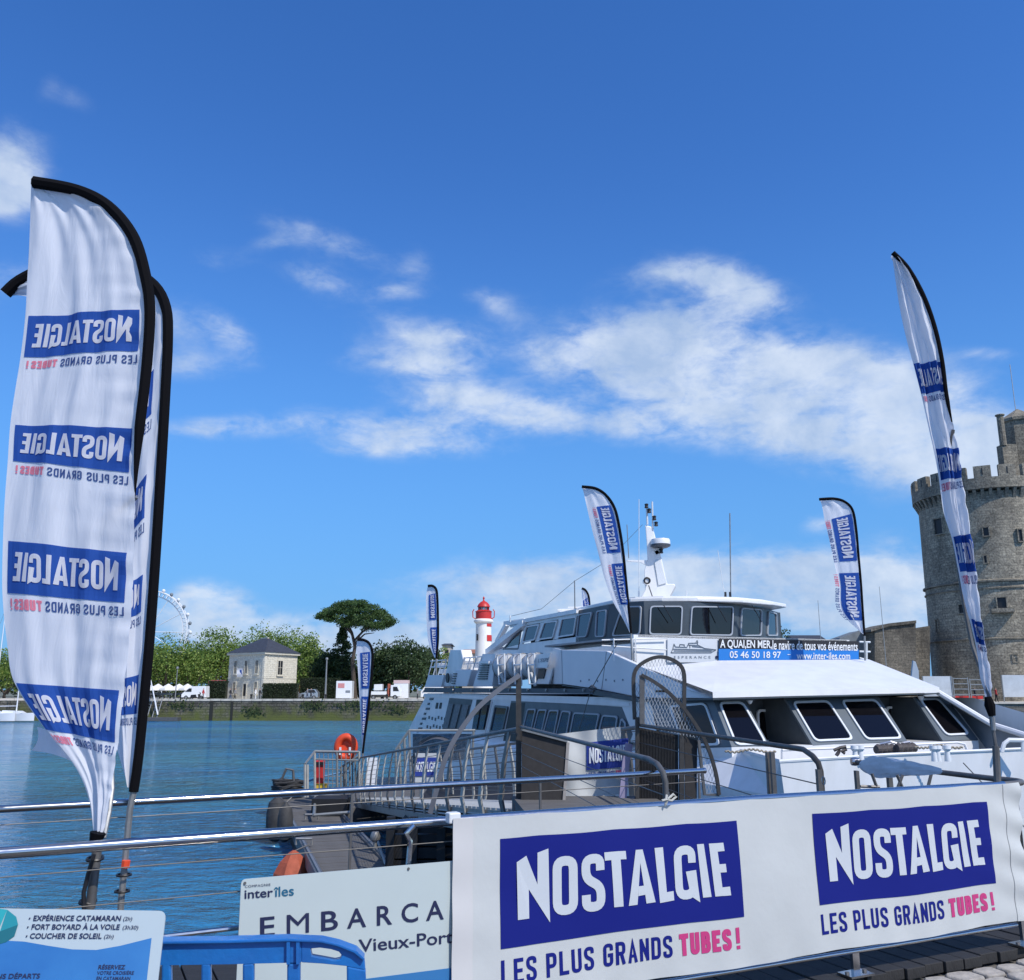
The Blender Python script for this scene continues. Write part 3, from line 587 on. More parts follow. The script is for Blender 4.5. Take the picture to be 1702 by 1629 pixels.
# ----------------------------------------------------------------- stone house
S_house = stone_mat('house_stone', (.72, .68, .56), (.66, .62, .51), (.56, .52, .43), 1.0, .33, (.50, .46, .37), .3, gap=.012)
S_house_trim = mat('house_stone_trim', (.64, .60, .49), .85, var=.15, vs=2)
M_slate = mat('roof_slate', (.055, .058, .068), .55, var=.4, vs=2.5, bump=.3, bs=5)
M_darkopen = mat('dark_opening', (.012, .013, .015), .5)
zg = 3.0; Dh = 146.0
A = W(436, 1163, Dh); A.z = zg           # near corner
BL_ = W(377, 1160, 151.5); BL_.z = zg
BR_ = W(491, 1160, 153.0); BR_.z = zg
hs_ = thing('stone_house', (A.x, A.y, zg), 'pale two storey stone house with dark hipped slate roof', 'house')
zT = W(436, 1087, Dh).z; Bk = BL_ + BR_ - A
ctr = (BL_ + BR_) / 2
def wall(a, b, z0, z1, th=.4):
    m_ = MB(); d = (b - a).normalized(); n_ = V((d.y, -d.x, 0))
    if n_.dot(a - ctr) < 0: n_ = -n_
    m_.prism([a + V((0, 0, z0)), b + V((0, 0, z0)), b + V((0, 0, z1)), a + V((0, 0, z1))], -n_ * th); return m_, d, n_
HZ = zT - zg
faces = []
for (a, b) in ((BL_, A), (A, BR_), (BR_, Bk), (Bk, BL_)):
    m_, d, n_ = wall(a, b, 0, HZ); mk('wall', m_, S_house, hs_); faces.append((a, b, d, n_))
def house_band(z0, z1, out, nm):
    m_ = MB(); q = []
    for p in (BL_, A, BR_, Bk):
        v = (p - ctr); v.z = 0; q.append(p + v.normalized() * out + V((0, 0, z0)))
    m_.prism(q, (0, 0, z1 - z0)); mk(nm, m_, S_house_trim, hs_)
house_band(HZ - .02, HZ + .3, .45, 'cornice'); house_band(HZ * .46, HZ * .46 + .16, .07, 'string_course'); house_band(-.05, .5, .08, 'plinth')
rf = MB(); e = [p + (p - ctr).normalized() * .6 + V((0, 0, HZ + .3)) for p in (BL_, A, BR_, Bk)]
apz = W(450, 1060, 150).z; dl = (BL_ - A) * .12
r1 = ctr + dl + (BR_ - A) * .02; r2 = ctr - dl - (BR_ - A) * .02; r1 = V((r1.x, r1.y, apz)); r2 = V((r2.x, r2.y, apz))
rf.add([*e, r1, r2], [(0, 1, 5, 4), (1, 2, 5), (2, 3, 4, 5), (3, 0, 4), (3, 2, 1, 0)]); rfo = mk('roof', rf, M_slate, hs_)
m_ = MB(); m_.beam(r1 + V((0, 0, .05)), r2 + V((0, 0, .05)), .3, .18); mk('ridge', m_, S_house_trim, rfo)
for k in range(1, 10):
    pass
def house_window(face, f, z0, z1, w, nm='window', shutter=None):
    a, b, d, n_ = face; c = a.lerp(b, f); lo = c - d * w / 2; hi = c + d * w / 2
    q = lambda p, z, o: p + V((0, 0, z)) + n_ * o
    g = .16
    fr = MB(); fr.ring([q(lo - d * g, z0 - g, .03), q(hi + d * g, z0 - g, .03), q(hi + d * g, z1 + g, .03), q(lo - d * g, z1 + g, .03)], [q(lo, z0, .03), q(hi, z0, .03), q(hi, z1, .03), q(lo, z1, .03)], n_ * .07)
    o = mk(nm, fr, S_house_trim, hs_)
    pn = MB(); pn.prism([q(lo, z0, .02), q(hi, z0, .02), q(hi, z1, .02), q(lo, z1, .02)], n_ * .015); mk('pane' if nm == 'window' else 'leaf', pn, G_dark if False else M_darkopen, o)
    if nm == 'window':
        br_ = MB(); br_.beam(q(c, z0, .055), q(c, z1, .055), .07, .04, n_); br_.beam(q(lo, (z0 + z1) / 2, .055), q(hi, (z0 + z1) / 2, .055), .05, .04, n_); mk('glazing_bar', br_, S_house_trim, o)
        s_ = MB(); s_.box(q(c, z0 - g - .05, .12), (w + .5, .3, .12), (d, n_, V((0, 0, 1)))); mk('sill', s_, S_house_trim, o)
for f in (.2, .5, .8): house_window(faces[0], f, HZ * .58, HZ * .86, .62)
for f in (.2, .8): house_window(faces[0], f, HZ * .13, HZ * .38, .6)
house_window(faces[0], .5, .1, HZ * .34, .75, 'door')
house_window(faces[1], .47, HZ * .55, HZ * .86, 1.1)
# small flag on the facade
fa = faces[0]; p = fa[0].lerp(fa[1], .5) + fa[3] * .1 + V((0, 0, HZ * .56)); b = MB(); b.tube([p, p + fa[3] * 1.2 + V((-.3, 0, 1.0))], .03, 6); o = thing('wall_flag', tuple(p), 'small white and blue flag on a short pole over the stone house door', 'flag')
mk('pole', b, M_galv, o); b = MB(); q = p + fa[3] * 1.1 + V((-.3, 0, .9)); b.grid(lambda u, v: q + V((-.2 + u * .95 + .1 * v, -.1 * u + .08 * math.sin(v * 7), -v * 1.35)), 4, 6); mk('cloth', b, C_white, o)
b = MB(); b.grid(lambda u, v: q + V((.3 + u * .35 + .1 * v, -.15 * u - .06, -.25 - v * .7)), 3, 4); mk('cloth_stripe', b, C_blue, o)

# ----------------------------------------------------------------- lighthouse
D = 172; LC = W(803, 1150, D); X = LC.x; t = thing('lighthouse', (X, D, 3), 'white round lighthouse with red gallery and red domed lantern', 'lighthouse')
M_lhw = mat('lighthouse_white', (.80, .79, .76), .7, var=.1, vs=1)
px2m = D / 1535.0
zz = lambda y: W(803, y, D).z
zb = zz(1037); b = MB(); b.lathe((X, D, 3), [(2.0, 0), (1.6, 4), (1.45, zb - 3)], 28); mk('tower', b, M_lhw, t, smooth=True)
b = MB(); b.lathe((X, D, zb), [(1.45, 0), (1.85, .35), (1.85, .65), (1.5, .9)], 28); mk('cornice', b, M_lhw, t, smooth=True)
b = MB(); b.lathe((X, D, zb + .9), [(1.5, 0), (1.5, zz(1018) - zb - .9), (1.62, zz(1018) - zb - .75), (1.2, zz(1017) - zb - .6)], 28); mk('drum', b, M_red, t, smooth=True)
# red sector on the right-hand side of the tower
b = MB()
for (za, zb2) in ((zz(1042), zb + .02), (zz(1066), zz(1056))):
    b = MB()
    pr = lambda a, z: V((X + (1.45 + (zb - z) * .026 + .05) * math.cos(a), D + (1.45 + (zb - z) * .026 + .05) * math.sin(a), z))
    b.grid(lambda u, v: pr(-1.1 + 1.5 * u, za + (zb2 - za) * v), 8, 2)
    mk('red_sector', b, M_red, t)
b = MB(); zl = zz(1018); b.lathe((X, D, zl), [(.95, 0), (.95, zz(1009) - zl)], 12); mk('lantern_glass', b, G_clear, t)
bb = None
for k in range(10):
    a = k * .628; b = MB(); b.tube([(X + math.cos(a), D + math.sin(a), zl), (X + math.cos(a), D + math.sin(a), zz(1009))], .06, 4); mk('glazing_bar', b, M_red, t)
b = MB(); zd = zz(1009); b.lathe((X, D, zd), [(1.25, 0), (1.2, .15), (1.0, .55), (.6, .95), (.2, 1.15), (.12, 1.5), (.22, 1.7), (.05, 2.0)], 20); mk('dome', b, M_red, t, smooth=True)
for s in (-1, 1):
    b = MB(); b.tube([(X + s * 1.5, D - .5, zb + .9), (X + s * 2.0, D - .5, zb + 1.2), (X + s * 2.05, D - .5, zb + 2.3), (X + s * 1.8, D - .5, zb + 2.7)], .1, 6); mk('gallery_arm', b, M_red, t)
b = MB(); b.box((X - 1.1, D - 1.45, zz(1060)), (.35, .1, 1.2)); mk('window', b, M_darkopen, t)
# low roofs beside the lighthouse
M_tile = mat('roof_tile', (.36, .15, .09), .85, var=.35, vs=2)
M_render = mat('cream_render', (.5, .46, .4), .9, var=.15, vs=.8)
def house(px0, px1, ye, yr, D, lab, wallm=M_render, roofm=M_tile, nwin=2):
    a = W(px0, 1150, D).x; b_ = W(px1, 1150, D).x; ze = W(px0, ye, D).z; zr = W(px0, yr, D).z
    t = thing('house', ((a + b_) / 2, D, 3), lab, 'house', 'low houses beyond the far bank'); m_ = MB(); m_.box(((a + b_) / 2, D + 4, (3 + ze) / 2), (b_ - a, 8, ze - 3)); mk('wall', m_, wallm, t)
    m_ = MB(); m_.add([(a - .4, D - .4, ze), (b_ + .4, D - .4, ze), (b_ + .4, D + 8.4, ze), (a - .4, D + 8.4, ze), (a, D + 4, zr), (b_, D + 4, zr)], [(0, 1, 5, 4), (2, 3, 4, 5), (1, 2, 5), (3, 0, 4), (3, 2, 1, 0)]); mk('roof', m_, roofm, t)
    for k in range(nwin):
        x = a + (k + .5) * (b_ - a) / nwin; m_ = MB(); m_.box((x, D - .02, ze - 1.6), (1, .1, 1.5)); o = mk('window', m_, S_house_trim, t); m_ = MB(); m_.box((x, D - .06, ze - 1.6), (.8, .08, 1.3)); mk('pane', m_, M_darkopen, o)
house(768, 800, 1086, 1078, 185, 'low house with orange tiled roof left of the lighthouse foot', nwin=3)
house(735, 748, 1072, 1068, 190, 'flat topped pale building behind the tall narrow flag', M_render, M_slate, 1)
house(808, 850, 1082, 1074, 195, 'low dark roofed house right of the lighthouse foot', M_shipdk, M_slate, 2)
house(497, 512, 1112, 1104, 182, 'narrow brick red house glimpsed between the trees right of the stone house', mat('red_brick', (.34, .10, .06), .9), M_tile, 1)
house(1325, 1380, 1066, 1054, 190, 'low dark gabled roof behind the blue ship banner', M_shipdk, M_slate, 2)

# ----------------------------------------------------------------- ferris wheel
D = 330.; CW = W(244, 1050, D); Rw = 69 / 1535 * D; t = thing('ferris_wheel', (CW.x, D, 3), 'white ferris wheel rising behind the trees beside the big flag', 'ferris wheel')
M_fw = mat('ferris_white', (.75, .76, .78), .5)
wx = V((1, 0, 0)); 
pt = lambda a, r, dy=0: V((CW.x + r * math.cos(a), D + dy, CW.z + r * math.sin(a)))
for nm, r_, dy in (('rim', Rw, -1), ('rim', Rw, 1), ('inner_rim', Rw * .88, 0)):
    b = MB(); b.tube([pt(k * math.pi / 30, r_, dy) for k in range(60)], .2, 5, closed=True); mk(nm, b, M_fw, t)
b = MB()
for k in range(60): b.tube([pt(k * math.pi / 30, Rw, -1), pt((k + .5) * math.pi / 30, Rw * .88, 0), pt((k + 1) * math.pi / 30, Rw, 1)], .12, 3)
o = mk('rim_lattice', b, M_fw, t); 
for k in range(12): b = MB(); b.tube([pt(k * math.pi / 6 + .5, Rw * .9), pt(k * math.pi / 6 + .5, .6)], .12, 4); mk('spoke', b, M_fw, t)
b = MB(); b.lathe((CW.x, D - 1.5, CW.z), [(1, 0), (1, 3)], 12, (V((1, 0, 0)), V((0, 0, 1)), V((0, 1, 0)))); mk('hub', b, M_fw, t)
for s in (-1, 1):
    for dy in (-2, 2): b = MB(); b.tube([(CW.x + s * 8, D + dy, 3), (CW.x, D + dy, CW.z)], .35, 5); mk('support_leg', b, M_fw, t)
for k in range(30):
    a = k * math.pi / 15; p = pt(a, Rw + .9); b = MB(); b.lathe((p.x, p.y, p.z - .9), [(.25, 0), (.55, .3), (.65, .7), (.6, 1.0), (.25, 1.3)], 8); mk('gondola', b, M_shipgrey if k % 2 else M_fw, t, smooth=True)

# ----------------------------------------------------------------- masts, lamp posts, stalls on the far bank
def post(name, px, ytop, D, lab, cat, r=.08, z0=3.0, group=None, arm=0):
    p = W(px, 1150, D); zt = W(px, ytop, D).z; t = thing(name, (p.x, D, z0), lab, cat, group); b = MB(); b.tube([(p.x, D, z0), (p.x, D, zt)], [r * 1.3, r * .8], 8); mk('post', b, M_galv, t)
    b = MB(); b.lathe((p.x, D, zt), [(.12, 0), (.22, .1), (.2, .3), (.05, .4)], 8); mk('lamp_head', b, M_galv, t); return t
post('lamp_post', 541, 1097, 141, 'tall pale lamp post on the far quay between stone house and white kiosk', 'lamp post', .12)
post('lamp_post', 292, 1112, 144, 'slim lamp post in front of the trees left of the white van', 'lamp post', .07)
post('lamp_post', 612, 1120, 146, 'slim lamp post just right of the small quayside flag', 'lamp post', .07)
M_canvas = mat('white_canvas', (.72, .70, .66), .8)
for i, px in enumerate((246, 262, 279, 297, 311)):
    p = W(px, 1150, 149 + (i % 2)); D = p.y; t = thing('parasol', (p.x, D, 3), ['white market parasol touching the flag pole line across the water', 'second white market parasol right of the flag pole across the water', 'middle white market parasol of the far stalls', 'white market parasol second from the white van', 'white market parasol nearest the white van'][i], 'parasol', 'white parasols of the far stalls')
    b = MB(); b.tube([(p.x, D, 3), (p.x, D, 5.3)], .05, 6); mk('pole', b, M_galv, t)
    b = MB(); b.lathe((p.x, D, 4.7), [(1.42, -.3), (1.38, 0), (.06, .75)], 8); mk('canopy', b, M_canvas, t)
    s_ = thing('market_stall', (p.x, D - .4, 3), ['dark stall table under the parasol by the flag pole', 'dark stall table under the second parasol from the flag pole', 'dark stall table under the middle parasol', 'dark stall table under the second parasol from the van', 'dark stall table under the parasol nearest the van'][i], 'stall', 'stalls under the white parasols')
    b = MB(); b.box((p.x, D - .4, 3.85), (1.9, .8, .3)); mk('table_top', b, M_shipdk, s_)
    for sx_ in (-.55, .55): b = MB(); b.box((p.x + sx_, D - .4, 3.4), (.1, .7, .8)); mk('leg', b, M_shipdk, s_)
D = 148.5; a = W(346, 1134, D); t = thing('awning', (a.x + 1, D, 3), 'small red awning behind the white van', 'awning'); b = MB(); b.prism([a + V((0, 0, .1)), a + V((2.4, 0, .1)), a + V((2.4, 1.5, .35)), a + V((0, 1.5, .35))], (0, 0, -.3)); mk('canvas', b, mat('dull_red_canvas', (.28, .04, .04), .8), t)
for s_ in (.1, 2.5): b = MB(); b.tube([(a.x + s_, D + .1, 3), (a.x + s_, D + .1, a.z + .3)], .05, 6); mk('post', b, M_galv, t)

# vehicles seen across the water
def wheel(par, c, r=.36, w=.22):
    b = MB(); ax = (V((1, 0, 0)), V((0, 0, 1)), V((0, 1, 0))); b.lathe(V(c) - V((0, w / 2, 0)), [(r * .8, 0), (r, .04), (r, w - .04), (r * .8, w)], 16, ax); o = mk('wheel', b, M_rubber, par, smooth=True)
    b = MB(); b.lathe(V(c) - V((0, w / 2 + .02, 0)), [(r * .5, 0), (r * .52, .05)], 12, ax); mk('rim', b, M_galv, o)
def body(par, prof, y, wdt, m, nm='body', bev=.06):
    b = MB(); b.prism([(x, y - wdt / 2, z) for x, z in prof], (0, wdt, 0)); return mk(nm, b, m, par, bev=bev)
M_van = mat('white_van_paint', (.76, .77, .78), .25, coat=.5); M_silver = mat('silver_car_paint', (.38, .42, .47), .25, .6, coat=.5)
def glass_patch(par, prof, y, nm='window'):
    b = MB(); b.prism([(x, y, z) for x, z in prof], (0, -.03, 0)); mk(nm, b, M_darkopen, par)
D = 143.5; x = W(305, 1150, D).x; g = 3.0
t = thing('delivery_van', (x + 1.9, D, g), 'white delivery van parked on the far promenade left of the stone house', 'van')
body(t, [(x, g + .35), (x, g + .8), (x + .25, g + 1.05), (x + 1.0, g + 1.7), (x + 1.3, g + 2.0), (x + 3.7, g + 2.05), (x + 3.8, g + .35)], D, 1.8, M_van)
glass_patch(t, [(x + .55, g + 1.2), (x + 1.15, g + 1.7), (x + 1.55, g + 1.7), (x + 1.55, g + 1.2)], D - .91); wheel(t, (x + .75, D - .8, g + .34)); wheel(t, (x + 3.05, D - .8, g + .34))
D = 148; x = W(498, 1150, D).x; t = thing('parked_car', (x + 1.4, D, g), 'silver grey car half behind the hedge right of the stone house', 'car')
body(t, [(x, g + .3), (x, g + .9), (x + .9, g + 1.05), (x + 1.5, g + 1.55), (x + 2.6, g + 1.6), (x + 3.1, g + 1.0), (x + 3.1, g + .3)], D, 1.7, M_silver); glass_patch(t, [(x + 1.05, g + 1.05), (x + 1.55, g + 1.45), (x + 2.5, g + 1.5), (x + 2.8, g + 1.05)], D - .86); wheel(t, (x + .65, D - .75, g + .32)); wheel(t, (x + 2.5, D - .75, g + .32))
D = 144; a = W(561, 1132, D); b_ = W(586, 1163, D); t = thing('kiosk', ((a.x + b_.x) / 2, D, g), 'white box kiosk with a pink print beside the quayside flag', 'kiosk')
b = MB(); b.box(((a.x + b_.x) / 2, D, (g + .2 + a.z) / 2), (b_.x - a.x, 2, a.z - g - .2)); mk('body', b, M_van, t, bev=.05)
b = MB(); b.box((a.x + .8, D - 1.02, a.z - .7), (1.0, .03, .7)); mk('print', b, mat('pink_print', (.6, .25, .25), .7), t); b = MB(); b.box((b_.x - .6, D - 1.02, a.z - 1.6), (.7, .03, .35)); mk('lettering_patch', b, M_shipgrey, t)
for s_ in (.35, 1.9): wheel(t, (a.x + s_, D - .9, g + .25), .25, .15)
D = 143.5; x = W(616, 1150, D).x; t = thing('flatbed_truck', (x + 2.2, D, g), 'white flatbed truck with orange frame between the quayside flag and the box truck', 'truck')
body(t, [(x, g + .75), (x, g + 1.25), (x + 2.6, g + 1.25), (x + 2.6, g + .75)], D, 1.9, M_van, 'flatbed'); body(t, [(x + .6, g + 1.4), (x + .6, g + 2.3), (x + 1.9, g + 2.35), (x + 1.9, g + 1.4)], D, 1.6, M_van, 'load_box')
body(t, [(x + 2.75, g + .5), (x + 2.75, g + 2.4), (x + 2.95, g + 2.4), (x + 2.95, g + .5)], D, 1.8, mat('rust_red_frame', (.35, .09, .05), .6), 'frame'); body(t, [(x + .2, g + .45), (x + .2, g + .72), (x + 4.6, g + .72), (x + 4.6, g + .45)], D, .8, M_dksteel, 'chassis')
body(t, [(x + 3.2, g + .5), (x + 3.2, g + 2.2), (x + 4.3, g + 2.2), (x + 4.75, g + 1.3), (x + 4.8, g + .5)], D, 1.8, M_van, 'cab'); glass_patch(t, [(x + 3.6, g + 1.3), (x + 3.6, g + 1.95), (x + 4.2, g + 1.95), (x + 4.5, g + 1.3)], D - .91); wheel(t, (x + .6, D - .85, g + .36)); wheel(t, (x + 3.9, D - .85, g + .36))
D = 146; a = W(656, 1131, D); b_ = W(679, 1163, D); t = thing('kiosk', ((a.x + b_.x) / 2, D, g), 'white box kiosk with pale pink top behind the cab of the flatbed truck', 'kiosk')
b = MB(); b.box(((a.x + b_.x) / 2, D, (g + .2 + a.z) / 2), (b_.x - a.x, 2, a.z - g - .2)); mk('body', b, M_van, t, bev=.05)
b = MB(); b.box(((a.x + b_.x) / 2, D, a.z - .22), (b_.x - a.x + .06, 2.06, .5)); mk('top_stripe', b, mat('pale_pink_print', (.62, .46, .44), .6), t)
D = 150; x = W(700, 1150, D).x; t = thing('delivery_van', (x + 1.5, D, g), 'white van partly hidden by the stern of the ship', 'van')
body(t, [(x, g + .35), (x, g + 1.2), (x + .6, g + 2.0), (x + 3.6, g + 2.1), (x + 3.6, g + .35)], D, 1.8, M_van); glass_patch(t, [(x + .35, g + 1.2), (x + .75, g + 1.75), (x + 1.2, g + 1.75), (x + 1.2, g + 1.2)], D - .91); wheel(t, (x + .7, D - .8, g + .34)); wheel(t, (x + 2.9, D - .8, g + .34))

# people on the far promenade: one skinned body mesh each, skin / top / trousers by height
def person(px, D, lab, top, legs, stride=.25, arm=.1, face=1, group='people walking on the far promenade'):
    X = W(px, 1150, D).x; me = bpy.data.meshes.new('person'); z = 3.0; f = face
    vs = [(0, 0, .92), (0, 0, 1.15), (0, 0, 1.40), (0, 0, 1.50), (.02 * f, 0, 1.62), (.02 * f, 0, 1.74),
          (0, -.10, .90), (stride * .5 * f, -.10, .48), (stride * f, -.10, .07), (stride * f + .16 * f, -.1, .04),
          (0, .10, .90), (-stride * .35 * f, .10, .48), (-stride * f, .10, .09), (-stride * f + .15 * f, .1, .04),
          (0, -.2, 1.38), (-arm * f, -.24, 1.1), (arm * f * 1.2, -.23, .84), (arm * f * 1.4, -.22, .76),
          (0, .2, 1.38), (arm * f, .24, 1.1), (arm * 2.2 * f, .22, .86), (arm * 2.5 * f, .22, .78)]
    es = [(0, 1), (1, 2), (2, 3), (3, 4), (4, 5), (0, 6), (6, 7), (7, 8), (8, 9), (0, 10), (10, 11), (11, 12), (12, 13), (2, 14), (14, 15), (15, 16), (16, 17), (2, 18), (18, 19), (19, 20), (20, 21)]
    rad = [.15, .135, .14, .06, .095, .07, .09, .065, .045, .04, .09, .065, .045, .04, .06, .045, .035, .035, .06, .045, .035, .035]
    me.from_pydata(vs, es, []); o = bpy.data.objects.new('person', me); col.objects.link(o); o.location = (X, D, z)
    o.modifiers.new('skin', 'SKIN'); o.modifiers.new('sub', 'SUBSURF').levels = 1
    for i, r_ in enumerate(rad): me.skin_vertices[0].data[i].radius = (r_, r_ * (.8 if i < 3 else 1))
    me.skin_vertices[0].data[0].use_root = True
    bpy.context.view_layer.update(); dg = bpy.context.evaluated_depsgraph_get(); m2 = bpy.data.meshes.new_from_object(o.evaluated_get(dg)); o.modifiers.clear(); o.data = m2; m2.materials.clear()
    for m_ in (mat('skin', (.42, .26, .19), .6), top, legs, mat('dark_hair', (.03, .022, .018), .7)): m2.materials.append(m_)
    for p in m2.polygons:
        c = p.center; p.material_index = 2 if c.z < .95 and abs(c.y) < .19 else (3 if c.z > 1.68 or (c.z > 1.56 and c.x * f < -.02) else (0 if c.z > 1.5 or c.z < .84 else 1)); p.use_smooth = True
    props(o, lab, 'person', group); o['base_point'] = (X, D, z); return o
cb_ = mat('black_clothes', (.02, .02, .025), .85); cw_ = mat('white_clothes', (.7, .7, .7), .85); cn_ = mat('denim', (.05, .08, .15), .85); cr_ = mat('red_clothes', (.4, .04, .04), .85); cg_ = mat('grey_clothes', (.2, .2, .21), .85)
person(383, 141.5, 'person in black top walking at the left corner of the stone house', cb_, cn_, .28)
person(391, 142, 'person with pale back walking just behind the one in black by the stone house', cg_, cb_, .2)
person(425, 143, 'person in white top and trousers standing before the stone house door wall', cw_, cw_, .08)
person(432, 142.6, 'person in dark coat standing at the near corner of the stone house', cb_, cb_, .08)
person(517, 141, 'person in black striding in front of the silver car', cb_, cb_, .34, .2)
person(511, 141.6, 'person in grey walking close behind the one striding in black', cg_, cn_, .26, face=-1)
person(694, 144, 'person in grey beside the white box truck near the ship stern', cg_, cb_, .1)
person(338, 140.5, 'person in red and dark beside the parked scooter below the van', cr_, cb_, .15)
person(248, 141.5, 'person in dark clothes beside the flag pole across the water', cb_, cn_, .2)
# scooter
D = 140.6; x = W(318, 1150, D).x; t = thing('scooter', (x + .5, D, 3), 'dark motor scooter parked on the promenade in front of the white van', 'scooter')
body(t, [(x - .1, 3.35), (x + .0, 3.75), (x + .75, 3.8), (x + .8, 3.5), (x + .95, 3.35), (x + 1.15, 3.4), (x + 1.35, 4.05), (x + 1.45, 4.0), (x + 1.25, 3.3), (x + .2, 3.25)], D, .3, M_black, 'body'); wheel(t, (x + .15, D, 3.25), .25, .12); wheel(t, (x + 1.4, D, 3.25), .25, .12)
b = MB(); b.tube([(x + 1.3, D - .3, 4.12), (x + 1.4, D, 4.05), (x + 1.3, D + .3, 4.12)], .03, 5); mk('handlebar', b, M_black, t)

# sailing boats at the left edge
def sailboat(px, D, ytop, lab, L_=7, hue=M_van):
    X = W(px, 1180, D).x; t = thing('sailing_boat', (X, D, 0), lab, 'sailing boat', 'sailing boats moored at the left'); b = MB()
    sec = []
    for i, f in enumerate((0, .15, .4, .7, .9, 1)):
        w = L_ * .16 * (.75, .95, 1, .75, .35, .03)[i]; y = D - w; zt = 1.0 + .25 * f; sec.append([(X - L_ / 2 + f * L_, D - w, zt), (X - L_ / 2 + f * L_, D - w * .6, .1), (X - L_ / 2 + f * L_, D + w * .6, .1), (X - L_ / 2 + f * L_, D + w, zt)])
    vs = [p for s_ in sec for p in s_]; fs = [(i * 4 + k, i * 4 + k + 1, i * 4 + 5 + k, i * 4 + 4 + k) for i in range(5) for k in range(3)] + [(i * 4 + 3, i * 4, i * 4 + 4, i * 4 + 7) for i in range(5)] + [(0, 1, 2, 3)]
    b.add(vs, fs); mk('hull', b, hue, t, smooth=True); b = MB(); b.prism([(X - 1.6, D - .7, 1.1), (X - 1.4, D - .7, 1.6), (X + .9, D - .7, 1.5), (X + 1.6, D - .7, 1.15)], (0, 1.4, 0)); mk('cabin', b, M_van, t, bev=.05)
    b = MB(); zt = W(px, ytop, D).z; b.tube([(X + .3, D, 1.1), (X + .3, D, zt)], [.09, .05], 6); mk('mast', b, M_fw, t); b = MB(); b.tube([(X + .3, D, 2.2), (X - 2.6, D, 2.15)], .06, 6); mk('boom', b, M_fw, t)
    b = MB(); b.tube([(X + L_ / 2, D, 1.3), (X + .3, D, zt)], .02, 3); b.tube([(X - L_ / 2, D, 1.1), (X + .3, D, zt)], .02, 3); mk('rigging', b, M_dksteel, t)
sailboat(-14, 134, 1010, 'white sailing boat at the left edge with its tall mast beside the big flag')
sailboat(24, 135, 1070, 'smaller white sailing boat behind the left edge of the big flag', 6)
# leaning white mast beside the flag pole
a = W(260, 1160, 138); b = MB(); b.tube([W(262, 1188, 137.5), W(247, 1112, 137.5)], [.12, .06], 6); o = mk('mast', b, M_fw, origin=tuple(W(262, 1188, 137.5))); props(o, 'leaning white mast against the far quay right of the flag pole', 'mast')
for (px, yt, lab) in ((1364, 998, 'thin grey mast left of the flag on the ship rail, over the blue banner'), (1469, 975, 'thin grey mast rising above the low stone wall near the tower')):
    p = W(px, 1060, 112); b = MB(); b.tube([(p.x, 112, 3), (p.x, 112, W(px, yt, 112).z)], [.06, .03], 5); o = mk('mast', b, M_galv, origin=(p.x, 112, 3)); props(o, lab, 'mast')

# ----------------------------------------------------------------- the tower and its wall
TC = (67.6, 126.0); TR_ = 9.0
S_tower = stone_mat('tower_stone', (.42, .365, .27), (.27, .235, .175), (.17, .155, .125), .8, .34, (.10, .088, .07), .75, cyl=(TC[0], TC[1], TR_), gap=.02, rough_c=(.3, 1.6))
S_tower_dk = stone_mat('tower_upper_stone', (.33, .29, .22), (.22, .195, .15), (.14, .13, .105), .9, .40, (.09, .08, .065), .75, gap=.02, rough_c=(.35, 1.5))
tw = thing('stone_tower', (TC[0], TC[1], 3), 'massive weathered round stone tower with battlements at the right edge', 'tower')
zy = lambda y, D=119: W(1640, y, D).z
ztop = W(1530, 800, 126).z; zmach = W(1530, 836, 126).z; zbelt = W(1540, 978, 126).z; zb2 = W(1545, 1068, 126).z
b = MB(); b.lathe((TC[0], TC[1], 2), [(TR_ + .35, 0), (TR_ + .15, zb2 - 2), (TR_ + .05, zbelt - 2), (TR_ - .1, zmach - 2)], 72); mk('wall', b, S_tower, tw, smooth=True)
for z_, o_, h_ in ((zbelt, .35, .25), (zbelt - .9, .22, .18), (zb2, .35, .2)):
    b = MB(); b.lathe((TC[0], TC[1], z_), [(TR_ + .0, 0), (TR_ + o_, .05), (TR_ + o_, h_), (TR_, h_ + .15)], 72); mk('string_course', b, S_tower_dk, tw, smooth=True)
b = MB(); RP = TR_ + .62; b.lathe((TC[0], TC[1], zmach + .2), [(TR_ - .3, 0), (RP, .1), (RP, ztop - zmach - 1.6), (RP - .7, ztop - zmach - 1.6)], 72); mk('parapet', b, S_tower_dk, tw, smooth=True)
nc = 60
for k in range(nc):
    a = k * 2 * math.pi / nc; d = V((math.cos(a), math.sin(a), 0)); s_ = V((-d.y, d.x, 0)); c = V((TC[0], TC[1], 0))
    if d.y > .5: continue
    b = MB(); b.prism([c + d * (TR_ - .1) + s_ * .2 + V((0, 0, zmach - 1.1)), c + d * (TR_ + .2) + s_ * .2 + V((0, 0, zmach - .45)), c + d * (RP - .05) + s_ * .2 + V((0, 0, zmach + .25)), c + d * (TR_ - .1) + s_ * .2 + V((0, 0, zmach + .25))], -s_ * .4); mk('corbel', b, S_tower_dk, tw)
nm_ = 20
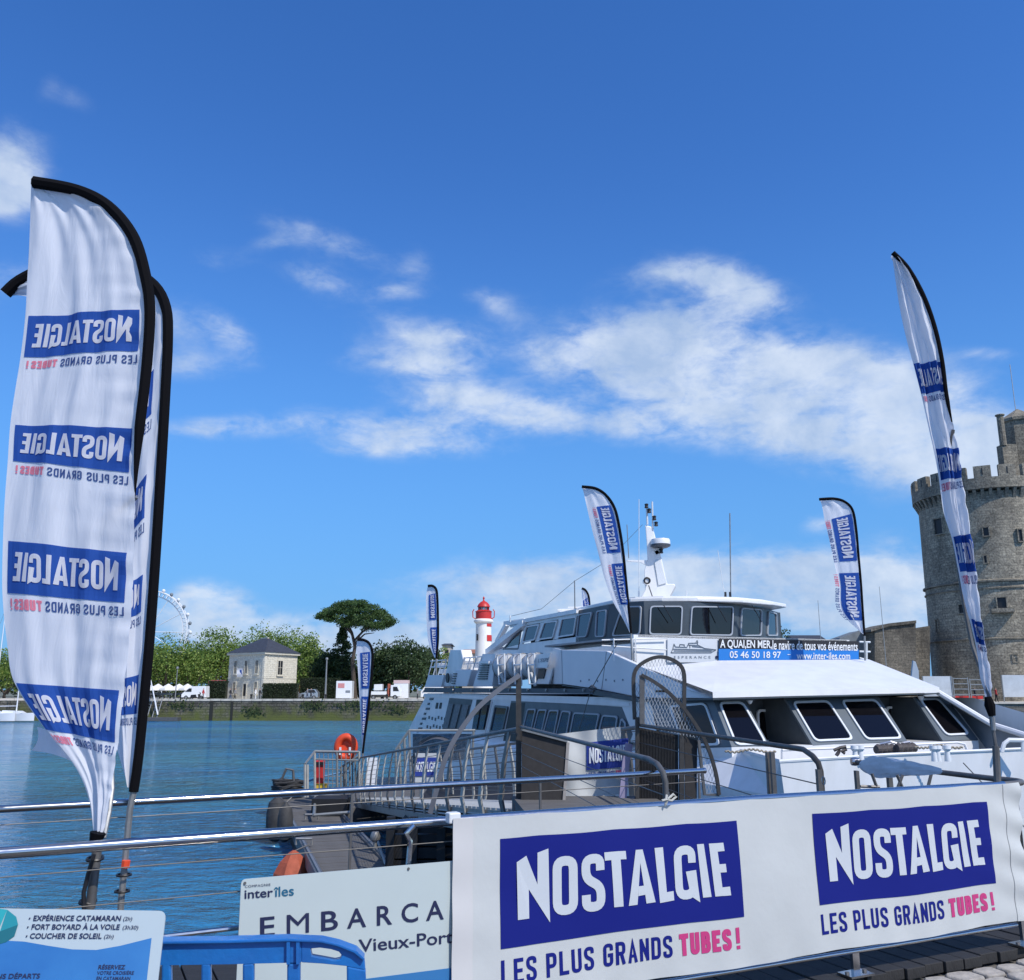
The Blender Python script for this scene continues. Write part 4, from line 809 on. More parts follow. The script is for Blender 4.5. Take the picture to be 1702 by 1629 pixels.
for k in range(nm_):
    a0 = (k + .06) * 2 * math.pi / nm_; a1 = (k + .76) * 2 * math.pi / nm_; b = MB(); zb_ = zmach + .2 + ztop - zmach - 1.6; q = []
    if math.sin((a0 + a1) / 2) > .5: continue
    for r_ in (RP, RP - .7):
        row = [V((TC[0] + r_ * math.cos(a0 + (a1 - a0) * i / 4), TC[1] + r_ * math.sin(a0 + (a1 - a0) * i / 4), zb_)) for i in range(5)]
        q += row if r_ == RP else row[::-1]
    b.prism(q, (0, 0, 1.6)); mo = mk('merlon', b, S_tower_dk, tw)
    am = (a0 + a1) / 2; d = V((math.cos(am), math.sin(am), 0)); s_ = V((-d.y, d.x, 0)); b = MB(); b.box(V((TC[0], TC[1], zb_ + .8)) + d * (RP + .0), (.14, .08, .9), (s_, d, V((0, 0, 1)))); mk('arrow_slit', b, M_darkopen, mo)
def tower_window(px, py, wpx, hpx, sill=False, nm='window'):
    d = ray(px, py); oc = V((-TC[0], -TC[1], 0)); A_ = d.x ** 2 + d.y ** 2; B_ = 2 * (d.x * oc.x + d.y * oc.y); rr_ = TR_ + .05; Cc = oc.x ** 2 + oc.y ** 2 - rr_ ** 2; tt = (-B_ - math.sqrt(max(0, B_ * B_ - 4 * A_ * Cc))) / (2 * A_); p = C0 + d * tt
    n_ = V((p.x - TC[0], p.y - TC[1], 0)).normalized(); s_ = V((-n_.y, n_.x, 0)); w = wpx / 1535 * p.y / max(.4, abs(s_.x)); h = hpx / 1535 * p.y; ax = (s_, n_, V((0, 0, 1)))
    q = lambda x_, z_, o: p + s_ * x_ + V((0, 0, z_)) + n_ * o
    b = MB(); g_ = .14; b.ring([q(-w / 2 - g_, -h / 2 - g_, -.1), q(w / 2 + g_, -h / 2 - g_, -.1), q(w / 2 + g_, h / 2 + g_, -.1), q(-w / 2 - g_, h / 2 + g_, -.1)], [q(-w / 2, -h / 2, -.1), q(w / 2, -h / 2, -.1), q(w / 2, h / 2, -.1), q(-w / 2, h / 2, -.1)], n_ * .35); o = mk(nm, b, S_tower_dk, tw)
    b = MB(); b.box(p, (w, .12, h), ax); mk('opening', b, M_darkopen, o)
    if sill: b = MB(); b.box(p + V((0, 0, -h / 2 - .35)) + n_ * .5, (w + 1.6, 1.0, .5), ax); mk('balcony_ledge', b, S_tower_dk, tw)
tower_window(1561, 875, 7, 26); tower_window(1639, 884, 7, 14); tower_window(1638, 930, 3, 12); tower_window(1665, 1002, 12, 18, True); tower_window(1687, 1094, 5, 11); tower_window(1559, 1040, 2, 20); tower_window(1600, 1012, 6, 14); tower_window(1695, 890, 6, 20)
# long fine cable across the tower
# stair turret with chimney
b = MB(); tcx, tcy = W(1703, 700, 122).x + .3, 124.; zt_ = W(1700, 698, 122).z; b.lathe((tcx, tcy, ztop - 3), [(2.5, 0), (2.5, zt_ - ztop + 3), (2.8, zt_ - ztop + 3.1), (2.8, zt_ - ztop + 3.5), (.1, zt_ - ztop + 5.2)], 8); mk('stair_turret', b, S_tower_dk, tw)
b = MB(); cx_ = W(1672, 720, 120).x; zc0 = W(1672, 738, 120).z; zc1 = W(1672, 686, 120).z; b.lathe((cx_, 121, zc0), [(.45, 0), (.45, zc1 - zc0 - .2), (.62, zc1 - zc0 - .15), (.62, zc1 - zc0)], 10); mk('chimney', b, S_tower_dk, tw)
b = MB(); b.box((cx_ + .7, 121.5, (zc0 + ztop - 1) / 2), (2.0, 1.5, zc0 - ztop + 1.4)); mk('chimney_base', b, S_tower_dk, tw)
b = MB(); b.tube([(tcx - .2, tcy, zt_ + 1.5), (tcx - .2, tcy, zt_ + 9)], .05, 5); mk('antenna', b, M_galv, tw)
# lower stone wall left of the tower
Dw = 118.; S_lowwall_shaded = stone_mat('low_wall_shaded_stone', (.20, .175, .135), (.13, .115, .09), (.07, .065, .05), .9, .36, (.04, .036, .03), .8, gap=.02, rough_c=(.35, 1.5)); lw = thing('stone_wall', (W(1490, 1150, Dw).x, Dw, 3), 'lower weathered stone wall running up to the foot of the tower', 'wall')  # darkened tower stone: the wall's shade is put into its colour
b = MB(); b.prism([W(1454, 1175, Dw), W(1454, 1044, Dw), W(1478, 1039, Dw), W(1522, 1034, Dw), W(1524, 1175, Dw)], (0, 6, 0)); mk('wall', b, S_lowwall_shaded, lw)
b = MB(); b.prism([W(1350, 1175, Dw + 3), W(1396, 1060, Dw + 3), W(1430, 1048, Dw + 3), W(1462, 1043, Dw + 3), W(1462, 1175, Dw + 3)], (0, 4, 0)); mk('sloping_wall', b, mat('lead_roof', (.18, .2, .21), .6, var=.3, vs=1), lw)
b = MB(); b.prism([W(1518, 1175, Dw + 5), W(1518, 1046, Dw + 5), W(1546, 1040, Dw + 5), W(1546, 1175, Dw + 5)], (0, 4, 0)); mk('recessed_wall', b, S_lowwall_shaded, lw)
b = MB(); b.prism([W(1448, 1046, Dw - .3), W(1478, 1036, Dw - .3), W(1523, 1031, Dw - .3), W(1523, 1036, Dw - .3), W(1478, 1041, Dw - .3), W(1448, 1050, Dw - .3)], (0, 6.5, 0)); mk('coping', b, S_lowwall_shaded, lw)
# right-hand quay below the tower
rq = thing('quay_wall', (60, 108, 0), 'dark weedy stone quay wall below the round tower', 'quay wall')
b = MB(); b.box((75, 118, 1.45), (80, 20, 2.9)); mk('wall', b, stone_mat('right_quay_stone', (.22, .21, .18), (.16, .15, .13), (.07, .07, .06), 1.4, .42, (.03, .03, .025), .8, (1.0, 1.9, (.04, .05, .02)), gap=.03), rq)
b = MB(); b.box((75, 118, 2.97), (80.4, 20.4, .16)); mk('quay_top', b, cop, rq)
# site fences and barriers at the tower foot
fn0 = None
for i, (xa, xb, ya, lab) in enumerate(((1536, 1585, 1124, 'white solid hoarding panel at the foot of the tower, left end'), (1586, 1612, 1126, 'open barrier of dark bars right of the white hoarding'), (1614, 1640, 1128, 'open barrier of dark bars behind the foot of the leaning flag'), (1668, 1715, 1122, 'white hoarding panel at the foot of the tower, right end'))):
    D = 109.5; a = W(xa, 1160, D); b_ = W(xb, 1160, D); z0 = 3.05; zt = W(xa, ya, D).z
    t = thing('site_fence', ((a.x + b_.x) / 2, D, z0), lab, 'fence', 'site fences at the tower foot')
    for x_ in (a.x + .05, b_.x - .05): b = MB(); b.beam((x_, D, z0), (x_, D, zt), .1, .1, V((0, 1, 0))); mk('post', b, M_galv, t)
    if i in (0, 3): b = MB(); b.box(((a.x + b_.x) / 2, D + .05, (z0 + zt) / 2 + .3), (b_.x - a.x, .06, zt - z0 - .6)); mk('panel', b, mat('hoarding_white', (.55, .58, .60), .6, var=.2, vs=1), t)
    else:
        for k in range(5): z_ = z0 + .3 + k * (zt - z0 - .3) / 4.2; b = MB(); b.beam((a.x, D, z_), (b_.x, D, z_), .06, .1); mk('bar', b, M_galv, t)
for px, yt in ((1594, 0), (1604, 0), (1625, 0)): pass
person(1620, 112, 'person in dark clothes behind the barriers at the tower foot', cb_, cn_, .1, group=None)
person(1655, 111.5, 'person in red jacket beside the leaning flag at the tower foot', cr_, cb_, .1, group=None)
b = MB(); D = 110.5; b.box((W(1600, 1150, D).x, D, 3.6), (4.5, .5, .35)); o = mk('bench', b, M_red, origin=(W(1600, 1150, D).x, D, 3.05)); props(o, 'long low red bench behind the dark barriers at the tower foot', 'bench')
for s_ in (-1.9, 1.9):
    b2 = MB(); b2.box((W(1600, 1150, D).x + s_, D, 3.24), (.1, .45, .38)); mk('leg', b2, M_dksteel, o)
# ================================================================= THE SHIP
SO = V((4.79, 22, 0)); SU = V((.9304, .3665, 0)); SV = V((-.3665, .9304, 0)); ZZ = V((0, 0, 1))
def S3(s, a, z): return SO + SU * s + SV * a + ZZ * z
def SPl(px, py, s): return WP(px, py, SO + SU * s, SU)
def APl(px, py, a): return WP(px, py, SO + SV * a, SV)
ship = thing('passenger_ship', tuple(S3(4.2, 10, 0)), 'large white passenger ship with dark windows, wheelhouse and radar mast moored at the quay', 'ship')
M_frame = mat('window_frame_white', (.66, .68, .69), .35)
M_frame2 = mat('window_frame_grey', (.36, .39, .43), .4)
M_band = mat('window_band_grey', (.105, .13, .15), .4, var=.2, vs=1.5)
def rounded(q, r=.12, n=4):
    """rounded copy of a planar polygon"""
    out = []; m = len(q)
    for i in range(m):
        p = q[i]; a = q[i - 1]; b_ = q[(i + 1) % m]; ra = min(r, (a - p).length * .4, (b_ - p).length * .4)
        A_ = p + (a - p).normalized() * ra; B_ = p + (b_ - p).normalized() * ra
        for k in range(n + 1):
            t = k / n; out.append(A_ * (1 - t) ** 2 + p * 2 * t * (1 - t) + B_ * t * t)
    return out
def inset(q, w):
    c = sum(q, V((0, 0, 0))) / len(q); out = []; m = len(q)
    for i in range(m):
        p = q[i]; a = (q[i - 1] - p).normalized(); b_ = (q[(i + 1) % m] - p).normalized(); k = a.cross(b_).length or .1
        out.append(p + (a + b_) * (w / k))
    return out
def ship_window(q, n_, fw=.07, glass=None, proud=.05, r=.14, par=None, fmat=None, glass_in=.02, nm='window'):
    """frame ring proud of the wall with a pane inside; q = corners in order, n_ = outward normal"""
    q = [V(p) for p in q]; par = par or ship
    o_ = rounded(q, r); i_ = rounded(inset(q, fw), max(.03, r - fw * .6)); b = MB(); b.ring([p + n_ * .006 for p in o_], [p + n_ * .006 for p in i_], n_ * proud)
    o = mk(nm, b, fmat or M_frame, par, smooth=False); b = MB(); b.prism([p + n_ * (.004 + 0 * glass_in) for p in i_], n_ * .012); mk('pane', b, glass or G_dark, o); return o
NF = -SV; NS = -SU       # outward normals of front and near side
# ---- hull
hb = MB()
P0 = WZ(1231, 1247, 3.1); P1 = WZ(1296, 1265, 3.1); P2 = WZ(1480, 1254, 3.1); P3 = WZ(1720, 1243.5, 3.1)
P0b = W(1282, 1322, 19.3); P0c = W(1300, 1400, 19.2); P0c.z = 1.2; 
aft = [S3(0, 27.9, -.3), S3(0, 27.6, 2.4), S3(0, 24.2, 4.3), S3(0, 3.0, 4.24), S3(0, 2.6, 3.1), P0, P0b, V((P0b.x + .2, P0b.y + .1, -.3))]
hb.add(aft, [tuple(t) for t in tessellate_polygon([aft])]); mk('starboard_side', hb, M_white, ship, fixn=False)
hb = MB(); low = lambda p, dx=.5, dy=.9: V((p.x + dx, p.y + dy, -.3))
Pm = lambda p, f: V((p.x + .25 * f, p.y + .45 * f, 3.1 - 1.6 * f))
row0 = [P0, P1, P2, P3]; row1 = [P0b, Pm(P1, 1), Pm(P2, 1), Pm(P3, 1)]; row2 = [V((P0b.x + .2, P0b.y + .1, -.3)), low(P1), low(P2), low(P3)]
hb.add(row0 + row1 + row2, [(i + 4 * j, i + 1 + 4 * j, i + 5 + 4 * j, i + 4 + 4 * j) for j in range(2) for i in range(3)]); mk('bow_plating', hb, M_white, ship, fixn=False)
b = MB(); b.tube([P0 + V((0, 0, .0)), P1, P2, P3], .035, 6); mk('gunwale', b, M_white, ship)
# stern and far side, foredeck
b = MB(); far_ = [S3(8.6, 27.9, -.3), S3(8.6, 27.6, 2.4), S3(8.6, 24.2, 4.3), S3(8.6, .3, 4.24), S3(8.6, -4.5, 3.1), S3(8.6, -4.0, -.3)]; b.add(far_, [tuple(t) for t in tessellate_polygon([far_])])
b.add([aft[0], aft[1], far_[1], far_[0]], [(0, 1, 2, 3)]); b.add([aft[1], aft[2], far_[2], far_[1]], [(0, 1, 2, 3)]); mk('stern_and_port_side', b, M_white, ship, fixn=False)
b = MB(); b.poly([S3(0, 24.2, 4.3), S3(8.6, 24.2, 4.3), S3(8.6, 0, 4.3), S3(1.2, 0, 4.3), S3(0, 3, 4.3)]); mk('upper_deck', b, M_shipgrey, ship)
fd = [S3(0.05, 3, 2.3), S3(8.6, 3, 2.3), V((P3.x, P3.y + .2, 2.3)), V((P2.x, P2.y + .2, 2.3)), V((P1.x + .1, P1.y + .3, 2.3)), V((P0.x + .1, P0.y + .2, 2.3))]
b = MB(); b.poly(fd); mk('foredeck', b, M_shipgrey, ship)
# ---- front of the saloon
RD = (NF * .85 - ZZ * 1.07).normalized(); RN = SU.cross(RD).normalized()
if RN.dot(NF) < 0: RN = -RN
RP0 = S3(0, .35, 4.2)
FP_ = lambda px, py: WP(px, py, RP0, RN)
# alcove wall behind the raked panels
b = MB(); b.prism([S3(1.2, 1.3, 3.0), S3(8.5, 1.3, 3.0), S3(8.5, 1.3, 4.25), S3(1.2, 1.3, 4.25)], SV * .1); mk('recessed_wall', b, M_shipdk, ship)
b = MB(); b.box(S3(5, 2.2, 3.2), (7.4, 1.4, .15), (SU, SV, ZZ)); mk('alcove_floor', b, M_shipgrey, ship)
segs = [((1185, 1162), (1237, 1162), (1280, 1241), (1216, 1241)), ((1304, 1160), (1460, 1158), (1508, 1232), (1351, 1239)), ((1519, 1158), (1571, 1157), (1626, 1229), (1567, 1231))]
for q in segs:
    pts = [FP_(*p) for p in q]; b = MB(); b.prism(pts, -RN * .06); mk('raked_panel', b, M_band, ship)
    for e0, e1 in ((pts[0], pts[3]), (pts[1], pts[2])):
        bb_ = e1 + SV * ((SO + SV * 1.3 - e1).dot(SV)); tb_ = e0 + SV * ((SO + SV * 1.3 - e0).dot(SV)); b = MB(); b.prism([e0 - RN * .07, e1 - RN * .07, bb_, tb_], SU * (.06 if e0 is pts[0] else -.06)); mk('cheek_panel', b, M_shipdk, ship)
FWN = [((1193, 1168), (1234, 1167), (1275, 1239), (1222, 1240)), ((1315, 1167), (1376, 1165), (1419, 1231), (1354, 1234)), ((1396, 1164.5), (1455, 1163), (1500, 1229), (1439, 1231)), ((1526, 1162), (1559, 1161), (1612, 1222), (1572, 1224))]
G_front = glass_mat('front_cabin_glass', (.06, .055, .07), .02, .3)
for q in FWN: ship_window([FP_(*p) for p in q], RN, .052, G_front, .035, .16)
# chamfered corner with its own window
A1 = SPl(1080, 1166, 0); B1 = FP_(1185, 1162); B1b = FP_(1216, 1241); CN = (B1 - A1).cross(B1b - B1).normalized()
if CN.dot(NF) < 0: CN = -CN
CPl = lambda px, py: WP(px, py, B1, CN)
b = MB(); b.prism([CPl(1080, 1166), B1, B1b, CPl(1104, 1244)], -CN * .06); mk('corner_panel', b, M_band, ship)
ship_window([CPl(1113, 1173), CPl(1174, 1168), CPl(1199, 1239), CPl(1137, 1241)], CN, .052, G_front, .035, .16)
# alcove door windows, cupboards below
for q in (((1256, 1179), (1285, 1179), (1285, 1234), (1258, 1234)), ((1470, 1174), (1493, 1174), (1493, 1212), (1472, 1212))):
    ship_window([APl(*p, 1.28) for p in q], NF, .06, G_front, .06, .12, nm='door_window')
# coaming shelf under the windows
b = MB(); c0 = B1b; c1 = FP_(1626, 1230); b.prism([CPl(1104, 1245), FP_(1216, 1242), FP_(1626, 1231), FP_(1626, 1231) + SV * 1.5, CPl(1104, 1245) + SV * 1.0], (0, 0, -.9)); mk('window_shelf', b, M_white, ship)
M_equip = mat('deck_gear_brown', (.09, .075, .07), .6, var=.4, vs=20)
# visor roof
Cc = SPl(1185, 1161, 0); Rr = APl(1562, 1151, -.1); Tt = APl(1444, 1096, 3.0); Tl = APl(1000, 1096, 3.0)
Cf = APl(1185, 1160, -.1); Bb0 = SPl(1008, 1082, 0) + SU * .08
b = MB(); up_ = V((0, 0, .13)); b.add([Cf, Rr, Rr + up_, Cf + up_], [(0, 1, 2, 3)]); b.add([Cf + up_, Rr + up_, Tt, APl(1194, 1098, 3.3), Cc.lerp(Bb0, .6)], [(0, 1, 2, 3), (0, 3, 4)]); b.add([Cf, Rr, Tt - V((0, 0, .3)), Cc.lerp(Bb0, .6) - V((0, 0, .2))], [(3, 2, 1, 0)])
mk('saloon_roof', b, M_white, ship, fixn=False)
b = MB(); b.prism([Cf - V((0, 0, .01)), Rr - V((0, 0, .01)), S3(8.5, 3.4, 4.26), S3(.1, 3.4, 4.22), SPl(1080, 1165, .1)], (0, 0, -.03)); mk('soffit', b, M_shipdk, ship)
# small lights under the visor
for px, py in ((1243, 1166), (1527, 1161)):
    b = MB(); p = FP_(px, py) + RN * .1; b.lathe(p, [(.03, -.12), (.07, -.06), (.085, 0), (.05, .04)], 10); mk('deck_lamp', b, M_frame, ship, smooth=True)
# port side bulwark sweeping down to the bow
def SB(px, py): return SPl(px, py, 8.55)
b = MB(); b.prism([APl(1562, 1152, 0), WP(1650, 1206, S3(8.55, 0, 0), SU) if False else W(1650, 1206, 24.0), W(1725, 1230, 22.5), W(1725, 1250, 22.5), W(1640, 1246, 24.4), W(1596, 1186, 25.4)], SU * .08); mk('port_bulwark', b, M_shipgrey, ship)
b = MB(); b.tube([APl(1558, 1150, 0), W(1650, 1205, 24.0), W(1725, 1229, 22.5)], .075, 8); mk('bulwark_rail', b, M_white, ship, smooth=True)
# starboard wing bulwark
H_ = SPl(932, 1080, 0); Bb = SPl(1008, 1082, 0); Dd = SPl(1067, 1160, 0); Ee = SPl(990, 1145, 0); Ff = SPl(934, 1137, 0)
M_wing = mat('wing_white', (.74, .75, .77), .35, var=.06, vs=1)
b = MB(); b.prism([H_, Bb, Cc, Dd, Ee, Ff], SU * .14); mk('wing_bulwark', b, M_wing, ship, bev=.02)
b = MB(); b.prism([H_, Ff, SPl(912, 1137, .7), SPl(919, 1077, .7)], -SV * .1); mk('wing_end_panel', b, M_wing, ship)
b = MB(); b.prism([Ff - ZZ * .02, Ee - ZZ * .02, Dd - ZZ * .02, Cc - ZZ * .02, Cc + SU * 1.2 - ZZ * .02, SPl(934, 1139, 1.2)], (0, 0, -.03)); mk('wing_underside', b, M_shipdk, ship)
b = MB(); b.prism([SPl(985, 1146, -.08), SPl(1063, 1161, -.08), SPl(1110, 1166, -.08), SPl(1060, 1167, -.08), SPl(985, 1155, -.08)], SU * .12); mk('wing_flange', b, M_shipdk, ship)
b = MB(); b.prism([SPl(706, 1143, -.1), SPl(985, 1145, -.1), SPl(985, 1153, -.1), SPl(704, 1151, -.1)], SU * .12); mk('rubbing_strake', b, M_bumper, ship)
for i in range(9):
    px = 722 + i * 31; b = MB(); p = SPl(px, 1147, -.12); b.lathe(p, [(.05, -.03), (.05, .03)], 8, (ZZ, SV, SU)); mk('bolt', b, M_galv, ship)
b = MB(); b.prism([SPl(705, 1153, -.03), SPl(1045, 1168, -.03), SPl(1045, 1174, -.03), SPl(703, 1158, -.03)], SU * .05); mk('white_trim', b, M_white, ship)
# side window band
NSo = NS
b = MB(); b.prism([SPl(850, 1163, -.012), SPl(1033, 1175, -.012), SPl(1051, 1220, -.012), SPl(1036, 1262, -.012), SPl(832, 1262, -.012)], SU * .03); mk('side_window_band', b, M_band, ship)
SW = [((878, 1178), (892, 1178), (883, 1219), (869, 1216)), ((896, 1179), (910, 1179), (901, 1220), (886, 1219)), ((914, 1180), (930, 1180), (922, 1223), (903, 1221)), ((935, 1181), (950, 1182), (942, 1226), (924, 1224)), ((955, 1184), (998, 1186), (988, 1231), (946, 1229)), ((1003, 1188), (1028, 1190), (1024, 1222), (994, 1226)), ((1034, 1192), (1042, 1203), (1039, 1216), (1029, 1217))]
for q in SW: ship_window([SPl(*p, -.03) for p in q], NS, .045, G_side, .035, .12, fmat=M_frame2)
for (q, k) in ((((747, 1160), (785, 1163), (772, 1213), (735, 1212)), 3), (((792, 1163), (816, 1163), (806, 1213), (784, 1213)), 2), (((849, 1168), (873, 1168), (864, 1232), (836, 1232)), 1)):
    pts = [SPl(*p, -.015) for p in q]; b = MB(); b.prism(pts, SU * .05); o = mk('side_opening', b, M_darkopen if k < 3 else M_shipdk, ship)
    for j in range(k if k > 1 else 0):
        u0 = (j + .16) / k; u1 = (j + .84) / k; tl = pts[0].lerp(pts[1], u0); tr_ = pts[0].lerp(pts[1], u1); bl = pts[3].lerp(pts[2], u0); br_ = pts[3].lerp(pts[2], u1)
        b = MB(); b.prism([tl.lerp(bl, .18) + NS * .01, tr_.lerp(br_, .18) + NS * .01, tr_.lerp(br_, .97) + NS * .01, tl.lerp(bl, .97) + NS * .01], NS * .03); mk('glazed_panel', b, G_side if k == 2 else mat('grey_curtain', (.22, .23, .23), .7, var=.4, vs=9), o)
ship_window([SPl(*p, -.02) for p in ((824, 1172), (846, 1174), (836, 1219), (815, 1217))], NS, .08, G_side, .05, .1, fmat=M_band)
b = MB(); b.tube([SPl(818, 1165, -.1), SPl(805, 1225, -.1)], .04, 6); mk('drain_pipe', b, M_white, ship)
for px in (725, 731): b = MB(); b.prism([SPl(px, 1168, -.02), SPl(px + 3.4, 1168, -.02), SPl(px + 1.6, 1178, -.02), SPl(px - 2, 1178, -.02)], SU * .03); mk('vent_slot', b, M_darkopen, ship)
for i in range(9):
    px = 712 - i * 3.1; py = 1160 + i * 8.2
    b = MB(); b.prism([SPl(px + 2, py, -.03), SPl(px + 8 - (i % 2) * 3, py, -.03), SPl(px + 7 - (i % 2) * 3, py + 3.6, -.03), SPl(px + 1, py + 3.6, -.03)], SU * .04); mk('stern_slot', b, M_shipdk, ship)
for i in range(14):
    px = 712 + (i % 7) * 5.2 - (i // 7) * 3; py = 1190 + (i // 7) * 14 + (i % 3) * 1.5; b = MB(); b.prism([SPl(px, py, -.02), SPl(px + 2, py, -.02), SPl(px + 1.6, py + 5, -.02), SPl(px - .4, py + 5, -.02)], SU * .02); mk('hull_mark', b, M_shipdk, ship)
# ---- upper deck cabin
CS = 1.2
cab = [(845, 1036), (878, 1030.5), (962, 1016), (962, 1104), (880, 1104), (812, 1084)]
cw = lambda px, py, s=CS: SPl(px, py, s)
zr_ = 7.2; ac0 = (cw(962, 1016) - SO).dot(SV); ac1 = (cw(845, 1036) - SO).dot(SV)
wins = [((876, 1041), (898, 1037), (890, 1064), (869, 1069)), ((906, 1034), (928, 1031), (920, 1061), (896, 1064)), ((935, 1028), (960, 1024), (955, 1056), (928, 1060))]
# wall below and above the windows, posts between: one wall with real openings
b = MB(); b.prism([cw(864, 1071), cw(962, 1058), cw(962, 1104), cw(872, 1104), cw(812, 1084)], SU * .06); mk('cabin_lower_wall', b, M_white, ship)
b = MB(); b.prism([cw(845, 1036), cw(878, 1030.5), cw(962, 1016), cw(962, 1023), cw(878, 1039), cw(848, 1043)], SU * .06); mk('cabin_eave', b, M_white, ship)
for q in wins: ship_window([cw(*p, CS - .01) for p in q], NS, .05, G_side, .05, .08)
b = MB()
for q in [[cw(872, 1040), cw(876, 1040), cw(868, 1071), cw(864, 1071)], [cw(898, 1036), cw(906, 1034), cw(896, 1066), cw(889, 1067)], [cw(928, 1030), cw(935, 1028), cw(927, 1062), cw(919, 1063)]]:
    b = MB(); b.prism(q, SU * .06); mk('window_post', b, M_white, ship)
b = MB(); b.beam(cw(874, 1036, CS - .02), cw(812, 1084, CS - .02), .3, .22); mk('slanted_strut', b, M_white, ship)
b = MB(); b.beam(cw(843, 1037, CS + 1.5), cw(826, 1068, CS + 1.5), .2, .2); mk('slanted_strut', b, M_white, ship)
ship_window([cw(*p, CS + .03) for p in ((868, 1044), (863, 1080), (836, 1080), (853, 1059))], NS, .07, glass_mat('bronze_glass', (.45, .36, .32), .1, .7), .04, .12, fmat=M_band)
b = MB(); b.prism([S3(CS - .1, ac0, zr_), S3(CS - .1, ac1 - .1, zr_), S3(8.0, ac1 - .1, zr_), S3(8.0, ac0, zr_)], (0, 0, -.14)); mk('cabin_roof', b, M_white, ship)
b = MB(); b.prism([S3(8.0, ac0, 4.3), S3(8.0, ac1, 4.3), S3(8.0, ac1, zr_ - .14), S3(8.0, ac0, zr_ - .14)], SU * .06); mk('cabin_far_wall', b, M_white, ship)
b = MB(); b.box(S3(4.6, ac1 - 1, 5.6), (5.6, .06, 2.4), (SU, SV, ZZ)); mk('cabin_aft_wall', b, M_shipgrey, ship)
# roof edge of the stern shelter
b = MB(); b.beam(cw(756 + 90, 1036, CS + .3), cw(880, 1031, CS + .3), .5, .14); mk('roof_lip', b, M_white, ship)
# ---- wheelhouse
zb_, zt_w = 6.06, 7.16
def onz(px, py, z): return WZ(px, py, z)
def sa(p): return ((p - SO).dot(SU), (p - SO).dot(SV))
w0 = cw(957, 1060); w1 = cw(989, 1060); w2 = cw(1013, 1060); w3 = APl(1072, 1060, 6.0); w4 = APl(1140, 1060, 5.75); w5 = APl(1224, 1060, 5.95); w6 = APl(1270, 1060, 6.6); w7 = APl(1297, 1060, 8.0)
base = [V((p.x, p.y, zb_)) for p in (w0, w1, w2, w3, w4, w5, w6, w7)]
WH = [((963, 1021), (986, 1017), (976, 1059), (958.5, 1060)), ((993, 1015.5), (1020, 1011), (1006, 1059), (983, 1060)), ((1035, 1008), (1068, 1007), (1065, 1057), (1018, 1058)), ((1080, 1007), (1135, 1007), (1132, 1056.5), (1078, 1057)), ((1148, 1007.5), (1220, 1008), (1216, 1057), (1145, 1056.5)), ((1231, 1010), (1265, 1013), (1264, 1057), (1229, 1057.5)), ((1276, 1015), (1289, 1017), (1291, 1057), (1274, 1057))]
M_wh = mat('wheelhouse_dark', (.055, .07, .085), .4, var=.15, vs=2)
for i in range(7):
    a_, b_ = base[i], base[i + 1]; d = (b_ - a_).normalized(); n_ = V((d.y, -d.x, 0))
    if n_.dot(V((0, -1, 0))) < 0: n_ = -n_
    PL_ = lambda px, py: WP(px, py, a_, n_)
    q = [PL_(*p) for p in WH[i]]
    k_ = .0
    tl = V((a_.x, a_.y, zt_w)); tr_ = V((b_.x, b_.y, zt_w)); lo = 0
    def cl(p):   # keep the window inside its facet
        t_ = (p - a_).dot(d); t_ = min(max(t_, .07), (b_ - a_).length - .07); return V((a_.x, a_.y, 0)) + d * t_ + ZZ * min(max(p.z, zb_ + .06), zt_w - .06)
    q = [cl(p) for p in q]
    inn = inset(q, .03); b = MB(); b.ring([tl, tr_, b_, a_], inn, -n_ * .06); mk('wheelhouse_wall', b, M_wh, ship, fixn=True)
    ship_window(q, n_, .04, G_side if i < 2 else G_clear if i > 4 else glass_mat('bridge_glass', (.07, .07, .08), .04, .4) if i == 2 else bpy.data.materials['bridge_glass'], .05, .12, fmat=M_frame2)
# far side walls of the wheelhouse (openings in them too)
fb = [base[7], V(S3(8.0, 9.6, zb_)), V(S3(8.0, 11.0, zb_))]
for a_, b_ in zip(fb[:-1], fb[1:]):
    d = (b_ - a_).normalized(); q = [a_ + d * .15 + ZZ * .95, b_ - d * .15 + ZZ * .95, b_ - d * .15 + ZZ * .12, a_ + d * .15 + ZZ * .12]; b = MB(); b.ring([a_ + ZZ * 1.1, b_ + ZZ * 1.1, b_, a_], q, SU * .06); mk('wheelhouse_wall', b, M_wh, ship)
b = MB(); b.box(S3(4.4, 11.0, zb_ + .5), (5.6, .08, 1.1), (SU, SV, ZZ)); mk('wheelhouse_aft_wall', b, M_wh, ship)
b = MB(); b.box(S3(3.6, 6.9, zb_ + .15), (3.0, .7, .5), (SU, SV, ZZ)); mk('bridge_console', b, M_shipdk, ship, bev=.05)
b = MB(); q = [S3(5.2, 7.6, zb_ - .1), S3(5.7, 7.6, zb_ - .1), S3(5.65, 7.8, zb_ + .75), S3(5.25, 7.8, zb_ + .75)]; b.prism(q, SV * .12); mk('helm_seat', b, mat('seat_tan', (.35, .30, .25), .7), ship, bev=.04)
ro = [WZ(954, 1015, 7.25), WZ(1018, 1001, 7.25), WZ(1048, 998, 7.25), WZ(1100, 996.5, 7.25), WZ(1160, 996.5, 7.25), WZ(1235, 998.5, 7.25), WZ(1285, 1003, 7.25), WZ(1307, 1007, 7.25), S3(8.4, 11.2, 7.25), S3(1.0, 11.2, 7.25)]
b = MB(); b.prism([p - ZZ * .06 for p in ro], (0, 0, .13)); mk('wheelhouse_roof', b, M_white, ship, bev=.03)
cen = sum(ro, V((0, 0, 0))) / len(ro); b = MB(); b.prism([cen.lerp(p, .9) + ZZ * .07 for p in ro], (0, 0, .06)); mk('roof_crown', b, M_white, ship)
